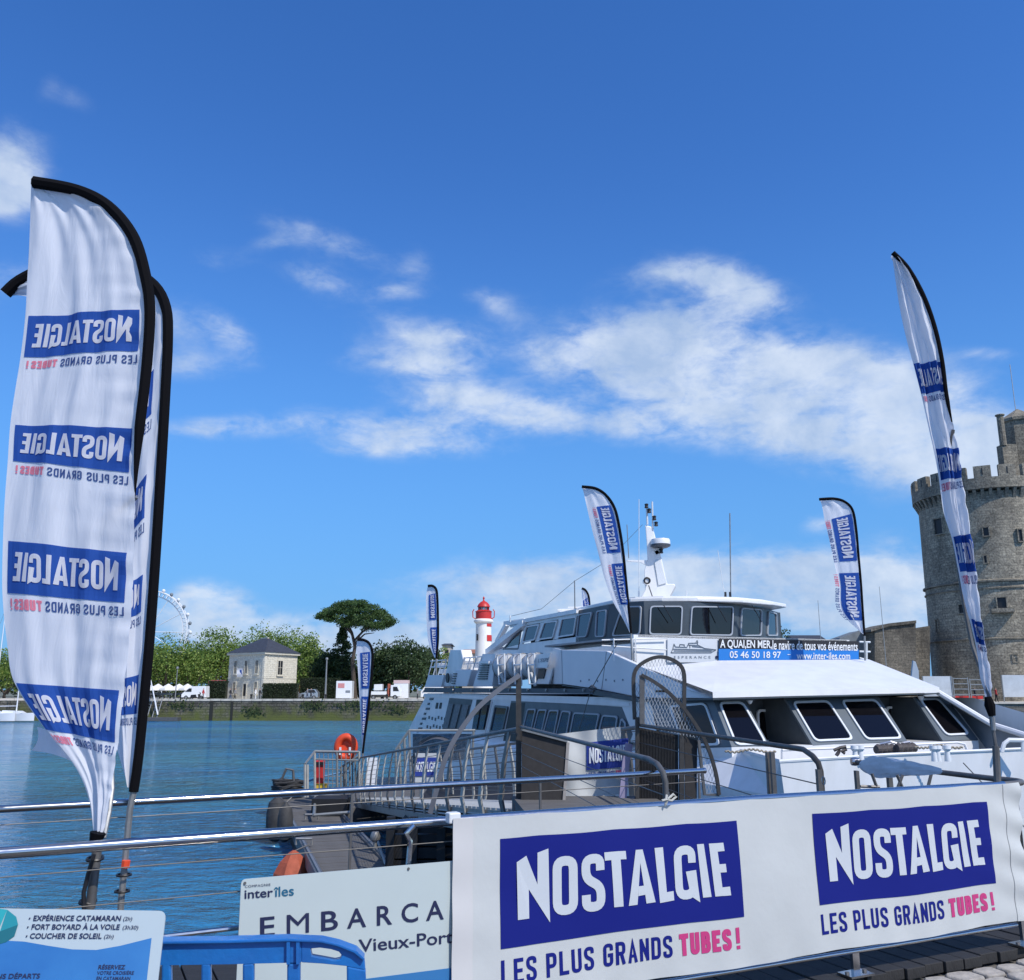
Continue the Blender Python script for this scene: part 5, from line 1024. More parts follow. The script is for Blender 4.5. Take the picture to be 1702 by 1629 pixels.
# ---- front balcony with its boards
z5 = 6.02
b = MB(); b.prism([S3(.45, 4.6, 4.9), S3(8.3, 4.6, 4.9), S3(8.3, 4.6, z5), S3(.45, 4.6, z5)], SV * .08); mk('balcony_front', b, M_white, ship)
b = MB(); b.prism([S3(.45, 4.6, 4.9), S3(.45, 11, 4.9), S3(.45, 11, z5 - .25), S3(.45, 4.6, z5 - .25)], SU * .08); mk('balcony_side', b, M_white, ship)
b = MB(); b.box(S3(4.4, 8, zb_ - .08), (7.6, 6.8, .06), (SU, SV, ZZ)); mk('bridge_deck', b, M_shipgrey, ship)
b = MB(); b.prism([V((p.x, p.y, 4.9)) for p in base] + [S3(8.0, 11, 4.9), S3(1.2, 11, 4.9)], (0, 0, zb_ - 4.9)); mk('wheelhouse_base', b, M_white, ship)
bd = lambda px, py, a=4.56: APl(px, py, a)
b = MB(); b.prism([bd(1109, 1061), bd(1194, 1062), bd(1194, 1101), bd(1109, 1101)], NF * .02); pn = mk('name_board', b, mat('name_board_grey', (.62, .65, .68), .5), ship)
# line drawing of the ship and the name below it
M_line = mat('drawing_grey', (.13, .16, .20), .6)
def bq(x, y, lift=.03):     # picture pixels of the zoomed study -> the board
    return APl(930 + x / 4.151, 780 + y / 4.151, 4.56 - lift)
b = MB()
for pl in ([(770, 1265), (1045, 1265), (1080, 1245), (1000, 1235), (960, 1215), (890, 1212), (890, 1200), (950, 1198), (955, 1210)], [(770, 1265), (782, 1240), (790, 1205), (800, 1225), (880, 1228), (885, 1212)], [(782, 1240), (1060, 1245)], [(790, 1252), (1050, 1254)], [(860, 1228), (862, 1210), (830, 1208), (828, 1226)], [(940, 1198), (950, 1180), (955, 1198)], [(900, 1212), (900, 1232)], [(915, 1222), (985, 1228)]):
    for p, q in zip(pl[:-1], pl[1:]): b.beam(bq(*p), bq(*q), .022, .012, NF)
mk('ship_drawing', b, M_line, ship, fixn=False); 
textq('name_lettering', 'ESPERANCE', [bq(790, 1288), bq(1042, 1288), bq(1042, 1306), bq(790, 1306)], M_line, ship, spacing=1.7)
b = MB(); b.lathe(bq(1083, 1296), [(.045, 0), (.045, .02)], 12, (SU, ZZ, NF)); mk('round_mark', b, M_ink, ship)
sb = props(mk('ship_banner', MB().prism([bd(1194.5, 1061.5, 4.5), bd(1427, 1066, 4.5), bd(1427, 1097, 4.5), bd(1194.5, 1098, 4.5)], NF * .015), mat('banner_black', (.02, .02, .024), .6), origin=tuple(bd(1194, 1098, 4.5))), 'long black and blue banner with phone number below the wheelhouse windows', 'banner')
b = MB(); b.prism([bd(1194.5, 1078.5, 4.48), bd(1427, 1080, 4.48), bd(1427, 1097, 4.48), bd(1194.5, 1098, 4.48)], NF * .006); mk('blue_half', b, mat('banner_blue', (.015, .20, .62), .6), sb)
M_txt = mat('banner_text_white', (.8, .82, .84), .6)
tq = lambda xa, xb, ya, yb, yc=None, yd=None: [bd(xa, ya, 4.46), bd(xb, yc if yc else ya, 4.46), bd(xb, yd if yd else yb, 4.46), bd(xa, yb, 4.46)]
textq('banner_text', 'A QUAI,EN MER,', tq(1197, 1283, 1063, 1079, 1064.5, 1080), M_txt, sb, .02)
textq('banner_text', 'le navire de tous vos événements', tq(1284, 1425.5, 1064, 1080, 1067.5, 1082), M_txt, sb, .015)
textq('banner_text', '05 46 50 18 97', tq(1213, 1298, 1082, 1094, 1083, 1094), M_txt, sb, .012)
textq('banner_text', '-', tq(1309, 1314, 1087.5, 1088.5), M_txt, sb)
textq('banner_text', 'www.inter-iles.com', tq(1324, 1413, 1084, 1096, 1084.5, 1096), M_txt, sb, .012)
# ---- railings of the balcony
def tubes(name, paths, r, m, par=ship, n=6):
    for p in paths: b = MB(); b.tube(p, r, n); mk(name, b, m, par, smooth=True)
tubes('balcony_rail', [[bd(x, y, 4.5) for x, y in pl] for pl in ([(1000, 1064), (1108, 1061)], [(1000, 1073), (1108, 1080)])], .02, M_frame)
tubes('stanchion', [[bd(x, 1061, 4.5), bd(x, 1098, 4.5)] for x in (1020, 1051, 1056)], .022, M_frame)
tubes('balcony_rail', [[bd(1428, y, 4.6), bd(1446, y + .5, 4.6)] for y in (1067, 1083)] + [[bd(1428, 1094, 4.6), bd(1444, 1098, 4.6)]], .035, M_frame)
tubes('stanchion', [[bd(1440, 1066, 4.6), bd(1440, 1099, 4.6)]], .04, M_frame)
# ---- mast, radar, lamps, aerials
DM = 30.2
mp_ = lambda x, y, d=0: W(930 + x / 4.151, 780 + y / 4.151, DM + d)
b = MB(); b.prism([mp_(*p) for p in ((590, 382), (642, 398), (668, 500), (700, 600), (742, 790), (790, 790), (800, 800), (755, 885), (560, 885), (590, 830), (583, 700), (606, 625), (600, 500))], V((.12, .55, 0))); ms = mk('mast', b, M_white, ship, bev=.03)
b = MB(); b.prism([mp_(655, 640, -.02), mp_(688, 625, -.02), mp_(738, 785, -.02), mp_(682, 800, -.02)], V((0, -.02, 0))); mk('mast_plate', b, M_frame, ms)
b = MB(); b.prism([mp_(466, 627), mp_(606, 627), mp_(598, 660), mp_(560, 640), mp_(470, 634)], V((0, .12, 0))); mk('side_arm', b, M_white, ms)
b = MB(); b.prism([mp_(640, 545), mp_(720, 545), mp_(700, 575), mp_(668, 590)], V((0, .3, 0))); mk('radar_bracket', b, M_white, ms)
rc = W(1098, 908, DM - .1); b = MB(); k_ = DM / 1535
b.lathe(rc, [(14 * k_, 0), (16.6 * k_, 1.5 * k_), (16.6 * k_, 9 * k_), (15.5 * k_, 12 * k_), (6 * k_, 13.5 * k_)], 28); rd = mk('radar', b, M_white, ship, smooth=True)
b = MB(); b.lathe(rc + V((0, 0, -.02)), [(12 * k_, -1.5 * k_), (16.8 * k_, 1 * k_), (16.8 * k_, 4 * k_)], 28); mk('radar_base', b, M_bumper, rd, smooth=True)
def lamp(px, py, h=8, r=3.6):
    b = MB(); p = W(px, py, DM - .05); b.lathe(p, [(r * k_ * .7, -h / 2 * k_), (r * k_, -h / 2 * k_ + .02), (r * k_ * .75, 0), (r * k_, h / 2 * k_ - .02), (r * k_ * .6, h / 2 * k_)], 12); mk('navigation_light', b, M_black, ship, smooth=True)
for a_ in ((1074.5, 841), (1079, 849), (1087.5, 861), (1090.5, 871), (1099, 916)): lamp(*a_)
b = MB(); b.tube([W(1075, 846, DM), W(1076, 872, DM)], .035, 6); mk('lamp_stalk', b, M_frame, ship); b = MB(); b.tube([W(1084, 834, DM), W(1085, 880, DM)], .03, 6); mk('lamp_stalk', b, M_frame, ship)
b = MB(); b.lathe(W(1075.5, 965, DM - .35), [(5.5 * k_, 0), (5.5 * k_, .3)], 20, (V((1, 0, 0)), ZZ, V((0, 1, 0)))); o = mk('horn', b, M_frame, ship, smooth=True)
b = MB(); c_ = W(1075.5, 965, DM - .37); b.tube([c_ + V((math.cos(t * .314) * 4.8 * k_, 0, math.sin(t * .314) * 4.8 * k_)) for t in range(20)], .03, 6, closed=True); mk('horn_ring', b, M_black, o)
b = MB(); b.tube([W(1078, 973, DM - .3), W(1085, 994, DM - .3)], .02, 5); mk('horn_pipe', b, M_dksteel, ship)
for pth, r_, m_ in (([(1062, 830), (1062, 990)], .012, M_frame), ([(1042, 872), (1045, 928)], .015, M_galv), ([(1213, 853), (1214.5, 994)], .022, M_galv), ([(1193, 915), (1205, 994)], .010, M_frame), ([(955, 965), (955.5, 1012)], .02, M_galv), ([(1141, 982), (1141, 994)], .02, M_frame), ([(848, 1023), (848, 1034)], .03, M_frame), ([(892, 1027), (892, 1031)], .05, M_frame)):
    b = MB(); b.tube([W(x, y, DM if x > 950 else 37) for x, y in pth], r_, 5); mk('aerial', b, m_, ship)
b = MB(); b.lathe(W(1062, 990, DM), [(.03, -.05), (.03, .15)], 6); b2 = b; mk('aerial_base', b, M_frame, ship)
for px in (1206, 1214): b = MB(); b.lathe(W(px, 994, DM), [(.04, -.05), (.04, .2)], 6); mk('aerial_base', b, M_black, ship)
b = MB(); b.tube([W(850, 1024, 37), W(900, 1012, 34), W(955, 966, 31), W(1010, 932, 30.5), W(1068, 872, DM)], .009, 4); mk('wire_aerial', b, M_dksteel, ship)
# wipers hanging over the front windows
for px in (1103, 1192, 1250):
    b = MB(); b.tube([APl(px, 1006, 5.6), APl(px + 8, 1020, 5.6), APl(px + 16, 1034, 5.6)], .015, 5); mk('wiper', b, M_black, ship)
# ---- life rafts in their racks
M_raft = mat('raft_canister', (.48, .49, .50), .35, var=.1, vs=4)
for i, (px, a_) in enumerate(((842, 1), (866, 1), (890, 1))):
    c_ = SPl(px, 1108, .55); b = MB(); ax = (SU, ZZ, SV); L0 = .62
    b.lathe(c_ - SV * L0, [(.12, 0), (.36, .06), (.44, .16), (.46, .3), (.49, L0 - .03), (.49, L0 + .03), (.46, 2 * L0 - .3), (.44, 2 * L0 - .16), (.36, 2 * L0 - .06), (.12, 2 * L0)], 22, ax); o = mk('life_raft_canister', b, M_raft, ship, smooth=True)
    for s_ in (-.3, .3): b = MB(); b.tube([c_ + SV * s_ + (SU * math.cos(t * .42) + ZZ * math.sin(t * .42)) * .49 for t in range(15)], .012, 4, closed=True); mk('strap', b, M_dksteel, o)
for px in (826, 853, 876):
    p = [SPl(px, 1088, .0), SPl(px + 12, 1087, .0), SPl(px + 14, 1137, .0), SPl(px + 4, 1137, .0)]; b = MB(); b.tube(p, .035, 6, closed=True); mk('raft_rack', b, M_frame, ship, smooth=True)
    b = MB(); b.tube([SPl(px + 1, 1105, 0), SPl(px + 13, 1105, 0)], .03, 6); mk('rack_bar', b, M_frame, ship)
for px in (832, 858, 882): b = MB(); b.beam(SPl(px, 1118, .1), SPl(px + 8, 1140, .3), .1, .08); mk('rack_foot', b, M_white, ship)
b = MB(); b.prism([SPl(891, 1088, .05), SPl(915, 1085, .05), SPl(909, 1110, .05), SPl(887, 1110, .05)], SU * .05); nb_ = mk('raft_notice', b, M_white, ship)
textq('notice_text', "L'ESPE", [SPl(895, 1095, .03), SPl(913, 1093, .03), SPl(911, 1100, .03), SPl(894, 1101, .03)], M_line, ship)
b = MB(); b.prism([SPl(909, 1110, .3), SPl(919, 1110, .3), SPl(912, 1137, .3), SPl(888, 1137, .3)], SU * .06); mk('equipment_panel', b, M_wing, ship)
b = MB(); b.prism([SPl(895, 1112, .26), SPl(907, 1112, .26), SPl(903, 1128, .26), SPl(893, 1128, .26)], SU * .03); mk('equipment_opening', b, M_darkopen, ship)
# ---- louvred box, stern fin, lockers, rails
b = MB(); b.prism([SPl(802, 1087, .3), SPl(824, 1087, .3), SPl(818, 1141, .3), SPl(786, 1141, .3)], SU * 1.2); lb = mk('louvred_box', b, M_wing, ship)
for i in range(8): y = 1103 + i * 3.6; b = MB(); b.beam(SPl(800 - i * .8, y, .27), SPl(813 - i * .5, y, .27), .06, .05); mk('louvre', b, M_shipdk, ship)
b = MB(); b.beam(SPl(800, 1101, .25), SPl(816, 1101, .25), .2, .1); mk('box_lip', b, M_white, ship)
b = MB(); b.prism([SPl(748, 1080, .3), SPl(766, 1080, .3), SPl(770, 1098, .3), SPl(758, 1141, .3), SPl(736, 1141, .3)], SU * .5); mk('stern_fin', b, M_white, ship, bev=.04)
b = MB(); b.prism([SPl(757, 1113, .2), SPl(784, 1113, .2), SPl(776, 1141, .2), SPl(750, 1141, .2)], SU * 1.2); mk('deck_locker', b, M_wing, ship, bev=.03)
for i in range(5): b = MB(); b.beam(SPl(754 - i * .8, 1120 + i * 4, .17), SPl(759 - i * .8, 1120 + i * 4, .17), .05, .05); mk('louvre', b, M_shipdk, ship)
b = MB(); b.prism([SPl(712, 1122, .2), SPl(738, 1122, .2), SPl(733, 1142, .2), SPl(706, 1142, .2)], SU * .3); mk('stern_bulwark', b, M_wing, ship)
b = MB(); b.lathe(SPl(745, 1127, .2), [(.22, 0), (.22, .06)], 16, (SV, ZZ, NS)); mk('fairlead', b, M_darkopen, ship)
for y in (1094, 1104): b = MB(); b.tube([SPl(768, y, .4), SPl(806, y - 3, .4)], .03, 6); mk('stern_rail', b, M_frame, ship); b = MB(); b.tube([SPl(716, y + 5, .2), SPl(742, y + 3, .2)], .03, 6); mk('stern_rail', b, M_frame, ship)
for px in (719, 727, 735, 742, 772, 782, 792, 801): b = MB(); y0_ = 1092 if px > 760 else 1097; b.tube([SPl(px, y0_, .3), SPl(px - 7, y0_ + 26, .3)], .03, 6); mk('rail_post', b, M_frame, ship)
for px, py, w_, h_ in ((722, 1102, 8, 8), (730, 1112, 10, 8), (775, 1104, 9, 12), (790, 1100, 8, 10)): b = MB(); b.prism([SPl(px, py, .7), SPl(px + w_, py, .7), SPl(px + w_ - 2, py + h_, .7), SPl(px - 2, py + h_, .7)], SU * .4); mk('deck_box', b, M_white, ship, bev=.02)
# ---- foredeck gear
for (x0_, x1_, y_, r_) in ((1456, 1484, 1246, .12), (1490, 1518, 1244, .12)):
    a_ = WZ(x0_, y_, 3.05) ; b_ = V((a_.x, a_.y, a_.z)) + SU * ((x1_ - x0_) / 1535 * a_.y / .8); b = MB(); n_ = 8; prof = []
    L_ = (b_ - a_).length
    for k in range(9): prof.append((r_ * (1 if k % 2 else .72), L_ * k / 8))
    a2 = W(x0_, y_, 20.4); b.lathe(a2, prof, 14, (ZZ, SV, SU)); mk('windlass_drum', b, M_equip, ship, smooth=False)
b = MB()
for pl in ([(1386, 1247), (1396, 1243), (1394, 1250), (1390, 1256)], [(1396, 1243), (1405, 1241), (1406, 1246), (1398, 1249), (1404, 1252)]): b = MB(); b.tube([W(x, y, 17.95) for x, y in pl], .035, 6); mk('bow_cleat', b, M_equip, ship, smooth=True)
for px in (1421, 1430, 1552, 1558, 1574): b = MB(); b.lathe(W(px, 1249, 19.6), [(.07, -.2), (.05, 0), (.09, .05), (.08, .12)], 10); mk('bollard', b, M_frame, ship, smooth=True)
b = MB(); b.tube([W(1300, 1247, 20.3), W(1460, 1241, 21), W(1590, 1234, 22), W(1603, 1237, 22), W(1607, 1246, 22)], .03, 6); mk('foredeck_rail', b, M_white, ship, smooth=True)
for px, y in ((1300, 1247), (1425, 1243), (1490, 1240), (1548, 1237)): b = MB(); b.tube([W(px, y, 20.8), W(px, y + 16, 20.8)], .03, 6); mk('rail_post', b, M_white, ship)
b = MB(); b.tube([W(1462, 1237, 20.9), W(1480, 1233, 20.9), W(1490, 1236, 20.9)], .03, 6); mk('window_handle', b, M_steel, ship); b = MB(); b.tube([W(1500, 1235, 20.9), W(1512, 1233, 20.9)], .03, 6); mk('window_handle', b, M_steel, ship)
b = MB(); b.tube([W(1665, 1250, 21.5), W(1669, 1236, 21.5), W(1677, 1230, 21.5), W(1730, 1231, 21.5)], .05, 8); mk('pulpit_rail', b, M_white, ship, smooth=True); b = MB(); b.tube([W(1700, 1231, 21.5), W(1700, 1250, 21.5)], .04, 6); mk('rail_post', b, M_white, ship)
b = MB(); b.tube([P2 + V((1.4, -.3, -.15)), P2 + V((2.6, -.5, -1.6))], .012, 4); mk('mooring_line', b, M_dksteel, ship)
# dark boarding rope from the bow to the wing (a stay crossing the wing)
b = MB(); b.tube([SPl(1028, 1066, -.2), SPl(983, 1145, -.3), SPl(962, 1215, -.35)], .014, 5); mk('stay_wire', b, M_dksteel, ship)
b = MB(); b.tube([SPl(978, 1144, -.3), SPl(984, 1140, -.3), SPl(990, 1144, -.3), SPl(986, 1150, -.3)], .04, 6, closed=True); mk('shackle', b, M_dksteel, ship)
# boats and white rail seen beyond the bow, under the tower
t = thing('motor_boat', tuple(W(1690, 1215, 60)), 'white motor boat with rail and pink fender beyond the ship bow', 'motor boat')
B0 = W(1678, 1222, 60); B0.z = 0; b = MB(); b.prism([B0 + V((0, 0, .3)), B0 + V((-.3, 0, 1.5)), B0 + V((6, 0, 1.7)), B0 + V((6, 0, .2))], (0, 2, 0)); mk('hull', b, M_van, t, bev=.1)
b = MB(); b.prism([B0 + V((1.5, .3, 1.5)), B0 + V((2.3, .3, 2.5)), B0 + V((5, .3, 2.6)), B0 + V((5.2, .3, 1.6))], (0, 1.4, 0)); mk('cabin', b, M_van, t, bev=.08)
b = MB(); b.tube([W(1664, 1214, 60), W(1668, 1203, 60), W(1720, 1204, 60)], .05, 6); mk('rail', b, M_frame, t); b = MB(); b.lathe(W(1684, 1214, 59.8), [(.05, -.3), (.25, -.2), (.28, .1), (.1, .3)], 10); mk('fender', b, mat('pink_fender', (.6, .3, .3), .6), t, smooth=True)
# the small furled sail cover by the tower
b = MB(); b.prism([W(1515, 1128, 100), W(1518, 1098, 100), W(1522, 1100, 100), W(1527, 1115, 100), W(1528, 1140, 100), W(1520, 1135, 100)], (0, .3, 0)); o = mk('satellite_dish', b, mat('dish_grey', (.35, .4, .45), .5), origin=tuple(W(1520, 1150, 100))); props(o, 'pale dish standing before the low stone wall left of the tower', 'dish')

# weld seams and fittings of the plating
for q in (((1008, 1083), (1000, 1146)), ((1075, 1112), (1067, 1158))):
    b = MB(); b.beam(SPl(*q[0], -.004), SPl(*q[1], -.004), .02, .01, SU); mk('weld_seam', b, M_shipgrey, ship)
for i in range(6):
    p = SPl(1035 - i * 14, 1130 + (i % 2) * 2, -.01); b = MB(); b.lathe(p, [(.03, -.01), (.03, .02)], 8, (ZZ, SV, SU)); mk('rivet', b, M_shipgrey, ship)
b = MB(); b.box(S3(5.6, 3.9, 5.0) + ZZ * -.02, (.7, .5, .06), (SU, SV, ZZ)); mk('roof_hatch', b, M_frame2, ship, bev=.01)
for (xa, xb, y_) in ((1205, 1290, 1248), (1520, 1600, 1241)):
    b = MB(); P_ = []
    for k in range(60): f = k / 59; P_.append(W(xa + (xb - xa) * f, y_ + 2.2 * math.sin(f * 9) + 1.2 * math.sin(k * 1.3), 20.2))
    b.tube(P_, .022, 5); mk('deck_rope', b, mat('deck_rope', (.28, .24, .18), .85), ship, smooth=True)
# ================================================================= QUAY EDGE, RAILINGS, SIGNS
ZR = EYE - .57; DK = 2.98
FD = V((.903, .429, 0)).normalized(); FN = V((FD.y, -FD.x, 0)); F0 = V((1.229, 4.85, 0))
DK = WP(1410, 1621, F0, FN).z - .005
_e = (WZ(1540, 1601, DK) + WZ(1702, 1575, DK)) / 2; EO = (_e - F0).dot(FN); print('deck', DK, 'edge offset', EO, (WZ(1540, 1601, DK) - F0).dot(FN), (WZ(1702, 1575, DK) - F0).dot(FN), 'rail', ZR, WP(1240,1329,F0,FN).z)
def FP(px, py, off=0.0): return WP(px, py, F0 + FN * off, FN)
def Fz(t, off, z): return F0 + FD * t + FN * off + ZZ * z
# planks of the landing along the railing
back0 = WZ(0, 1345, ZR); back1 = WZ(1168, 1281, ZR); bd_off = (V((back1.x, back1.y, 0)) - F0).dot(FN)
deck = thing('timber_landing', tuple(Fz(0, 0, DK)), 'dark timber plank landing under the banner railing', 'boardwalk')
pw = .145; rnd = random.Random(3); pm = None
for i in range(112):
    t = -10 + i * pw; w = pw - .009
    b = MB(); lnn = EO - bd_off; b.box(Fz(t, (EO + bd_off) / 2, DK - .03), (w, lnn, .055), (FD, FN, ZZ)) if pm is None else None
    if pm is None: pm = mk('plank', b, M_plank, deck, bev=.004); pt0 = t
    else:
        c = pm.copy(); col.objects.link(c); c.parent = deck; c.location = FD * (t - pt0) + FN * rnd.uniform(-.012, .012) + ZZ * rnd.uniform(-.004, .004)
b = MB(); b.prism([Fz(-10, EO - .06, DK - .30), Fz(6.2, EO - .06, DK - .30), Fz(6.2, bd_off + .1, DK - .30), Fz(-10, bd_off + .1, DK - .30)], (0, 0, .235)); mk('joists', b, M_shipdk, deck)
M_quayn = stone_mat('near_quay_stone', (.24, .23, .20), (.18, .17, .15), (.07, .07, .06), 1.2, .4, (.04, .045, .03), .7, (1.0, 2.0, (.05, .06, .02)), gap=.02)
b = MB(); b.prism([Fz(-30, EO - .04, -1.5), Fz(40, EO - .04, -1.5), Fz(40, bd_off + .25, -1.5), Fz(-30, bd_off + .25, -1.5)], (0, 0, 1.5 + DK - .34)); o = mk('quay_wall', b, M_quayn, origin=tuple(Fz(0, 0, 0))); props(o, 'near quay wall under the timber landing', 'quay wall')
M_cob = mat('cobble_granite', (.40, .37, .33), .85, var=.4, vs=9, bump=.5, bs=25)
b = MB(); b.prism([Fz(-30, EO - .05, 2.5), Fz(40, EO - .05, 2.5), Fz(40, 40, 2.5), Fz(-30, 40, 2.5)], (0, 0, DK - .075 - 2.5)); mk('pavement', b, mat('pavement_joint', (.16, .15, .135), .95, var=.4, vs=4, bump=.5), kind='structure')
pv = bpy.data.objects['pavement']; pv['base_point'] = (0, 0, 0)
stones = []
for k in range(5):
    b = MB(); rr = random.Random(k); sx_, sy_ = .086 * rr.uniform(.85, 1.1), .066 * rr.uniform(.85, 1.1); q = [V((sx_ * cx * rr.uniform(.85, 1.05), sy_ * cy * rr.uniform(.85, 1.05), 0)) for cx, cy in ((-1, -.7), (-.7, -1), (.7, -1), (1, -.7), (1, .7), (.7, 1), (-.7, 1), (-1, .7))]
    b.prism([p + ZZ * (DK - .09) for p in q], (0, 0, .04)); o = mk('cobblestone', b, M_cob, pv, bev=.012, smooth=True); stones.append(o); o.location = Fz(.9 + k * .185, EO + .1, 0)
cnt = 0
for r_ in range(11):
    for k in range(20):
        if r_ == 0 and k < 5: continue
        o = stones[(r_ * 7 + k * 3) % 5].copy(); col.objects.link(o); o.parent = pv; o.location = Fz(.9 + k * .185 + (r_ % 2) * .09 + rnd.uniform(-.01, .01), EO + .1 + r_ * .145, rnd.uniform(-.008, .008)); o.rotation_euler.z = math.atan2(FD.y, FD.x) + rnd.uniform(-.08, .08) + (math.pi if k % 2 else 0)
for o in stones: o.rotation_euler.z = math.atan2(FD.y, FD.x)
# ---- railings
M_wire = mat('wire_rope', (.13, .12, .105), .6, .3)
fr0 = WZ(0, 1418, ZR); fr1 = WZ(1240, 1329, ZR); fr2 = WZ(1688, 1302.5, ZR); fd_ = (fr1 - fr0).normalized()
fr = thing('front_railing', tuple(V((fr0.x, fr0.y, DK))), 'polished steel railing nearest the camera carrying the big banner', 'railing')
r0 = WZ(1421, 1266, ZR)
mid = fr2.lerp(fr1, .02)
b = MB(); b.tube([fr0 - fd_ * 3, fr0, fr1, fr2 - fd_ * .12], .021, 14); mk('top_rail', b, M_steel, fr, smooth=True)
loop = [fr2 - fd_ * .12, fr2 + V((.03, .02, -.006)), fr2 + V((.10, .10, -.012)), fr2 + V((.10, .20, -.012)), fr2 + V((.03, .32, -.006)), r0 + (fr2 - r0) * .2, r0]
b = MB(); b.tube(rp([(p.x, p.y) for p in loop], .08) and [V((x, y, ZR)) for x, y in rp([(p.x, p.y) for p in loop], .08)], .0185, 12); mk('return_rail', b, M_dksteel, fr, smooth=True)
b = MB(); b.lathe(r0, [(.03, -.03), (.034, 0), (.03, .03)], 12, (V((0, 1, 0)), ZZ, V((1, 0, 0)))); mk('rail_cap', b, M_steel, fr, smooth=True)
for k_ in (1.13, 1.345, 1.75):
    dz = ZZ * (ZR - (EYE - .57 * k_)); b = MB(); b.tube([fr0 - fd_ * 3 - dz, fr2 - dz - fd_ * .1], .0022, 6); mk('wire', b, M_wire, fr)
dz = ZZ * (.57 * .60); b = MB(); b.tube([fr0 - fd_ * 3 - dz, fr1 - dz], .009, 8); mk('lower_rail', b, M_steel, fr, smooth=True)
b = MB(); b0 = FP(1240, 1606); b1 = FP(1690, 1541); b0.z = b1.z = (b0.z + b1.z) / 2; zlow = b0.z; b.tube([b0 - FD * 6, b1], .012, 10); mk('bottom_rail', b, M_steel, fr, smooth=True)
def fpost(px, zt=ZR, foot=True):
    p = FP(px, 1450); p.z = DK; b = MB(); b.box(p + ZZ * ((zlow if foot else zt) - DK) / 2, (.045, .02, (zlow if foot else zt) - DK), (FD, FN, ZZ)); o = mk('post', b, M_steel, fr)
    b = MB(); b.box(p + ZZ * .006, (.16, .10, .010), (FD, FN, ZZ)); mk('foot_plate', b, M_steel, o)
    for s_ in (-1, 1): b = MB(); b.lathe(p + FD * .06 * s_ + ZZ * .011, [(.012, 0), (.012, .01)], 6); mk('foot_bolt', b, M_dksteel, o)
fpost(1410); fpost(1690, ZR, False)
for px in (676,):
    b = MB(); p = FP(px, 1380); b.tube([FP(px + 1, 1372, -.03), FP(px + 14, 1371, -.03)], .008, 6); b = MB(); b.tube([FP(px + 12, 1372, -.02), FP(px - 1, 1386, -.02), FP(px + 6, 1398, -.02), FP(px + 5, 1412, -.02), FP(px + 2, 1445, -.02), V((FP(px + 2, 1445, -.02).x, FP(px + 2, 1445, -.02).y, DK))], .012, 8); mk('bent_bracket', b, M_steel, fr, smooth=True)
b = MB(); c_ = FP(753, 1359); b.box(c_, (.055, .05, .045), (FD, FN, ZZ)); mk('rail_clamp', b, M_frame, fr, bev=.006)
br = thing('back_railing', tuple(V((back1.x, back1.y, DK))), 'second steel railing parallel to the banner railing on the water side', 'railing')
bdir = (back1 - back0).normalized(); b = MB(); b.tube([back0 - bdir * 4, back0, back1], .0185, 12); mk('top_rail', b, M_steel, br, smooth=True)
b = MB(); b.lathe(back1, [(.02, -.0), (.022, .02), (.012, .03)], 10, (bdir.cross(ZZ).normalized(), ZZ, bdir)); mk('rail_cap', b, M_steel, br, smooth=True)
for px in (585, 898, 1163):
    p = WP(px, 1330, back0, bdir.cross(ZZ)); b = MB(); b.box(V((p.x, p.y, (ZR + DK) / 2 - .01)), (.014, .010, ZR - DK - .02), (bdir, bdir.cross(ZZ), ZZ)); o = mk('post', b, M_dksteel, br)
for k_ in (1.13, 1.36): b = MB(); dz = ZZ * (.57 * (k_ - 1)); b.tube([back0 - bdir * 4 - dz, back1 - dz], .0028, 5); mk('wire', b, M_dksteel, br)
# small stanchion under the return rail, with thin braces
ret = lambda px, py: WP(px, py, r0, V((.981, .192, 0)).cross(ZZ) if False else (fr2 - r0).cross(ZZ).normalized())
for px, m_, w_ in ((1424, M_dksteel, .05), (1478, M_dksteel, .06)):
    p = W(px, 1290, 7.3 if px < 1450 else 7.0); b = MB(); b.box(V((p.x, p.y, (ZR + DK) / 2 - .02)), (w_ * .5, .05, ZR - DK - .04)); mk('post', b, m_, fr)
for a_, b_ in (((1449, 1286), (1460, 1316)), ((1491, 1288), (1502, 1314)), ((1500, 1288), (1490, 1316)), ((1548, 1286), (1541, 1314)), ((1430, 1307), (1462, 1308))): b = MB(); b.tube([W(*a_, 6.6), W(*b_, 6.6)], .011, 6); mk('brace', b, M_dksteel, fr)
# cloth furled over the return rail
fb_ = MB(); A_ = W(1429, 1268, 7.2); B_ = W(1563, 1281, 6.35); dA = (B_ - A_)
def furl(u, v):
    t = v; a = u * 2 * math.pi; r_ = .078 * (math.sin(min(1, t * 4.5) * math.pi / 2) ** .8) * (1 - max(0, t - .25) / .78) ** .8 + .016
    r_ *= 1 + .10 * math.sin(5 * a + 9 * t) + .06 * math.sin(11 * a - 14 * t)
    return A_ + dA * t + ZZ * (math.sin(a) * r_ * .78 - .02 * (1 - t)) + V((.15, -1, 0)).normalized() * math.cos(a) * r_
fb_.grid(furl, 40, 50); fo = mk('furled_flag', fb_, mat('silver_cloth', (.66, .70, .76), .35, var=.2, vs=6, bump=.3, bs=12), origin=tuple(A_), smooth=True, fixn=False); props(fo, 'grey blue furled flag cloth wrapped round the rail above the banner', 'furled flag')
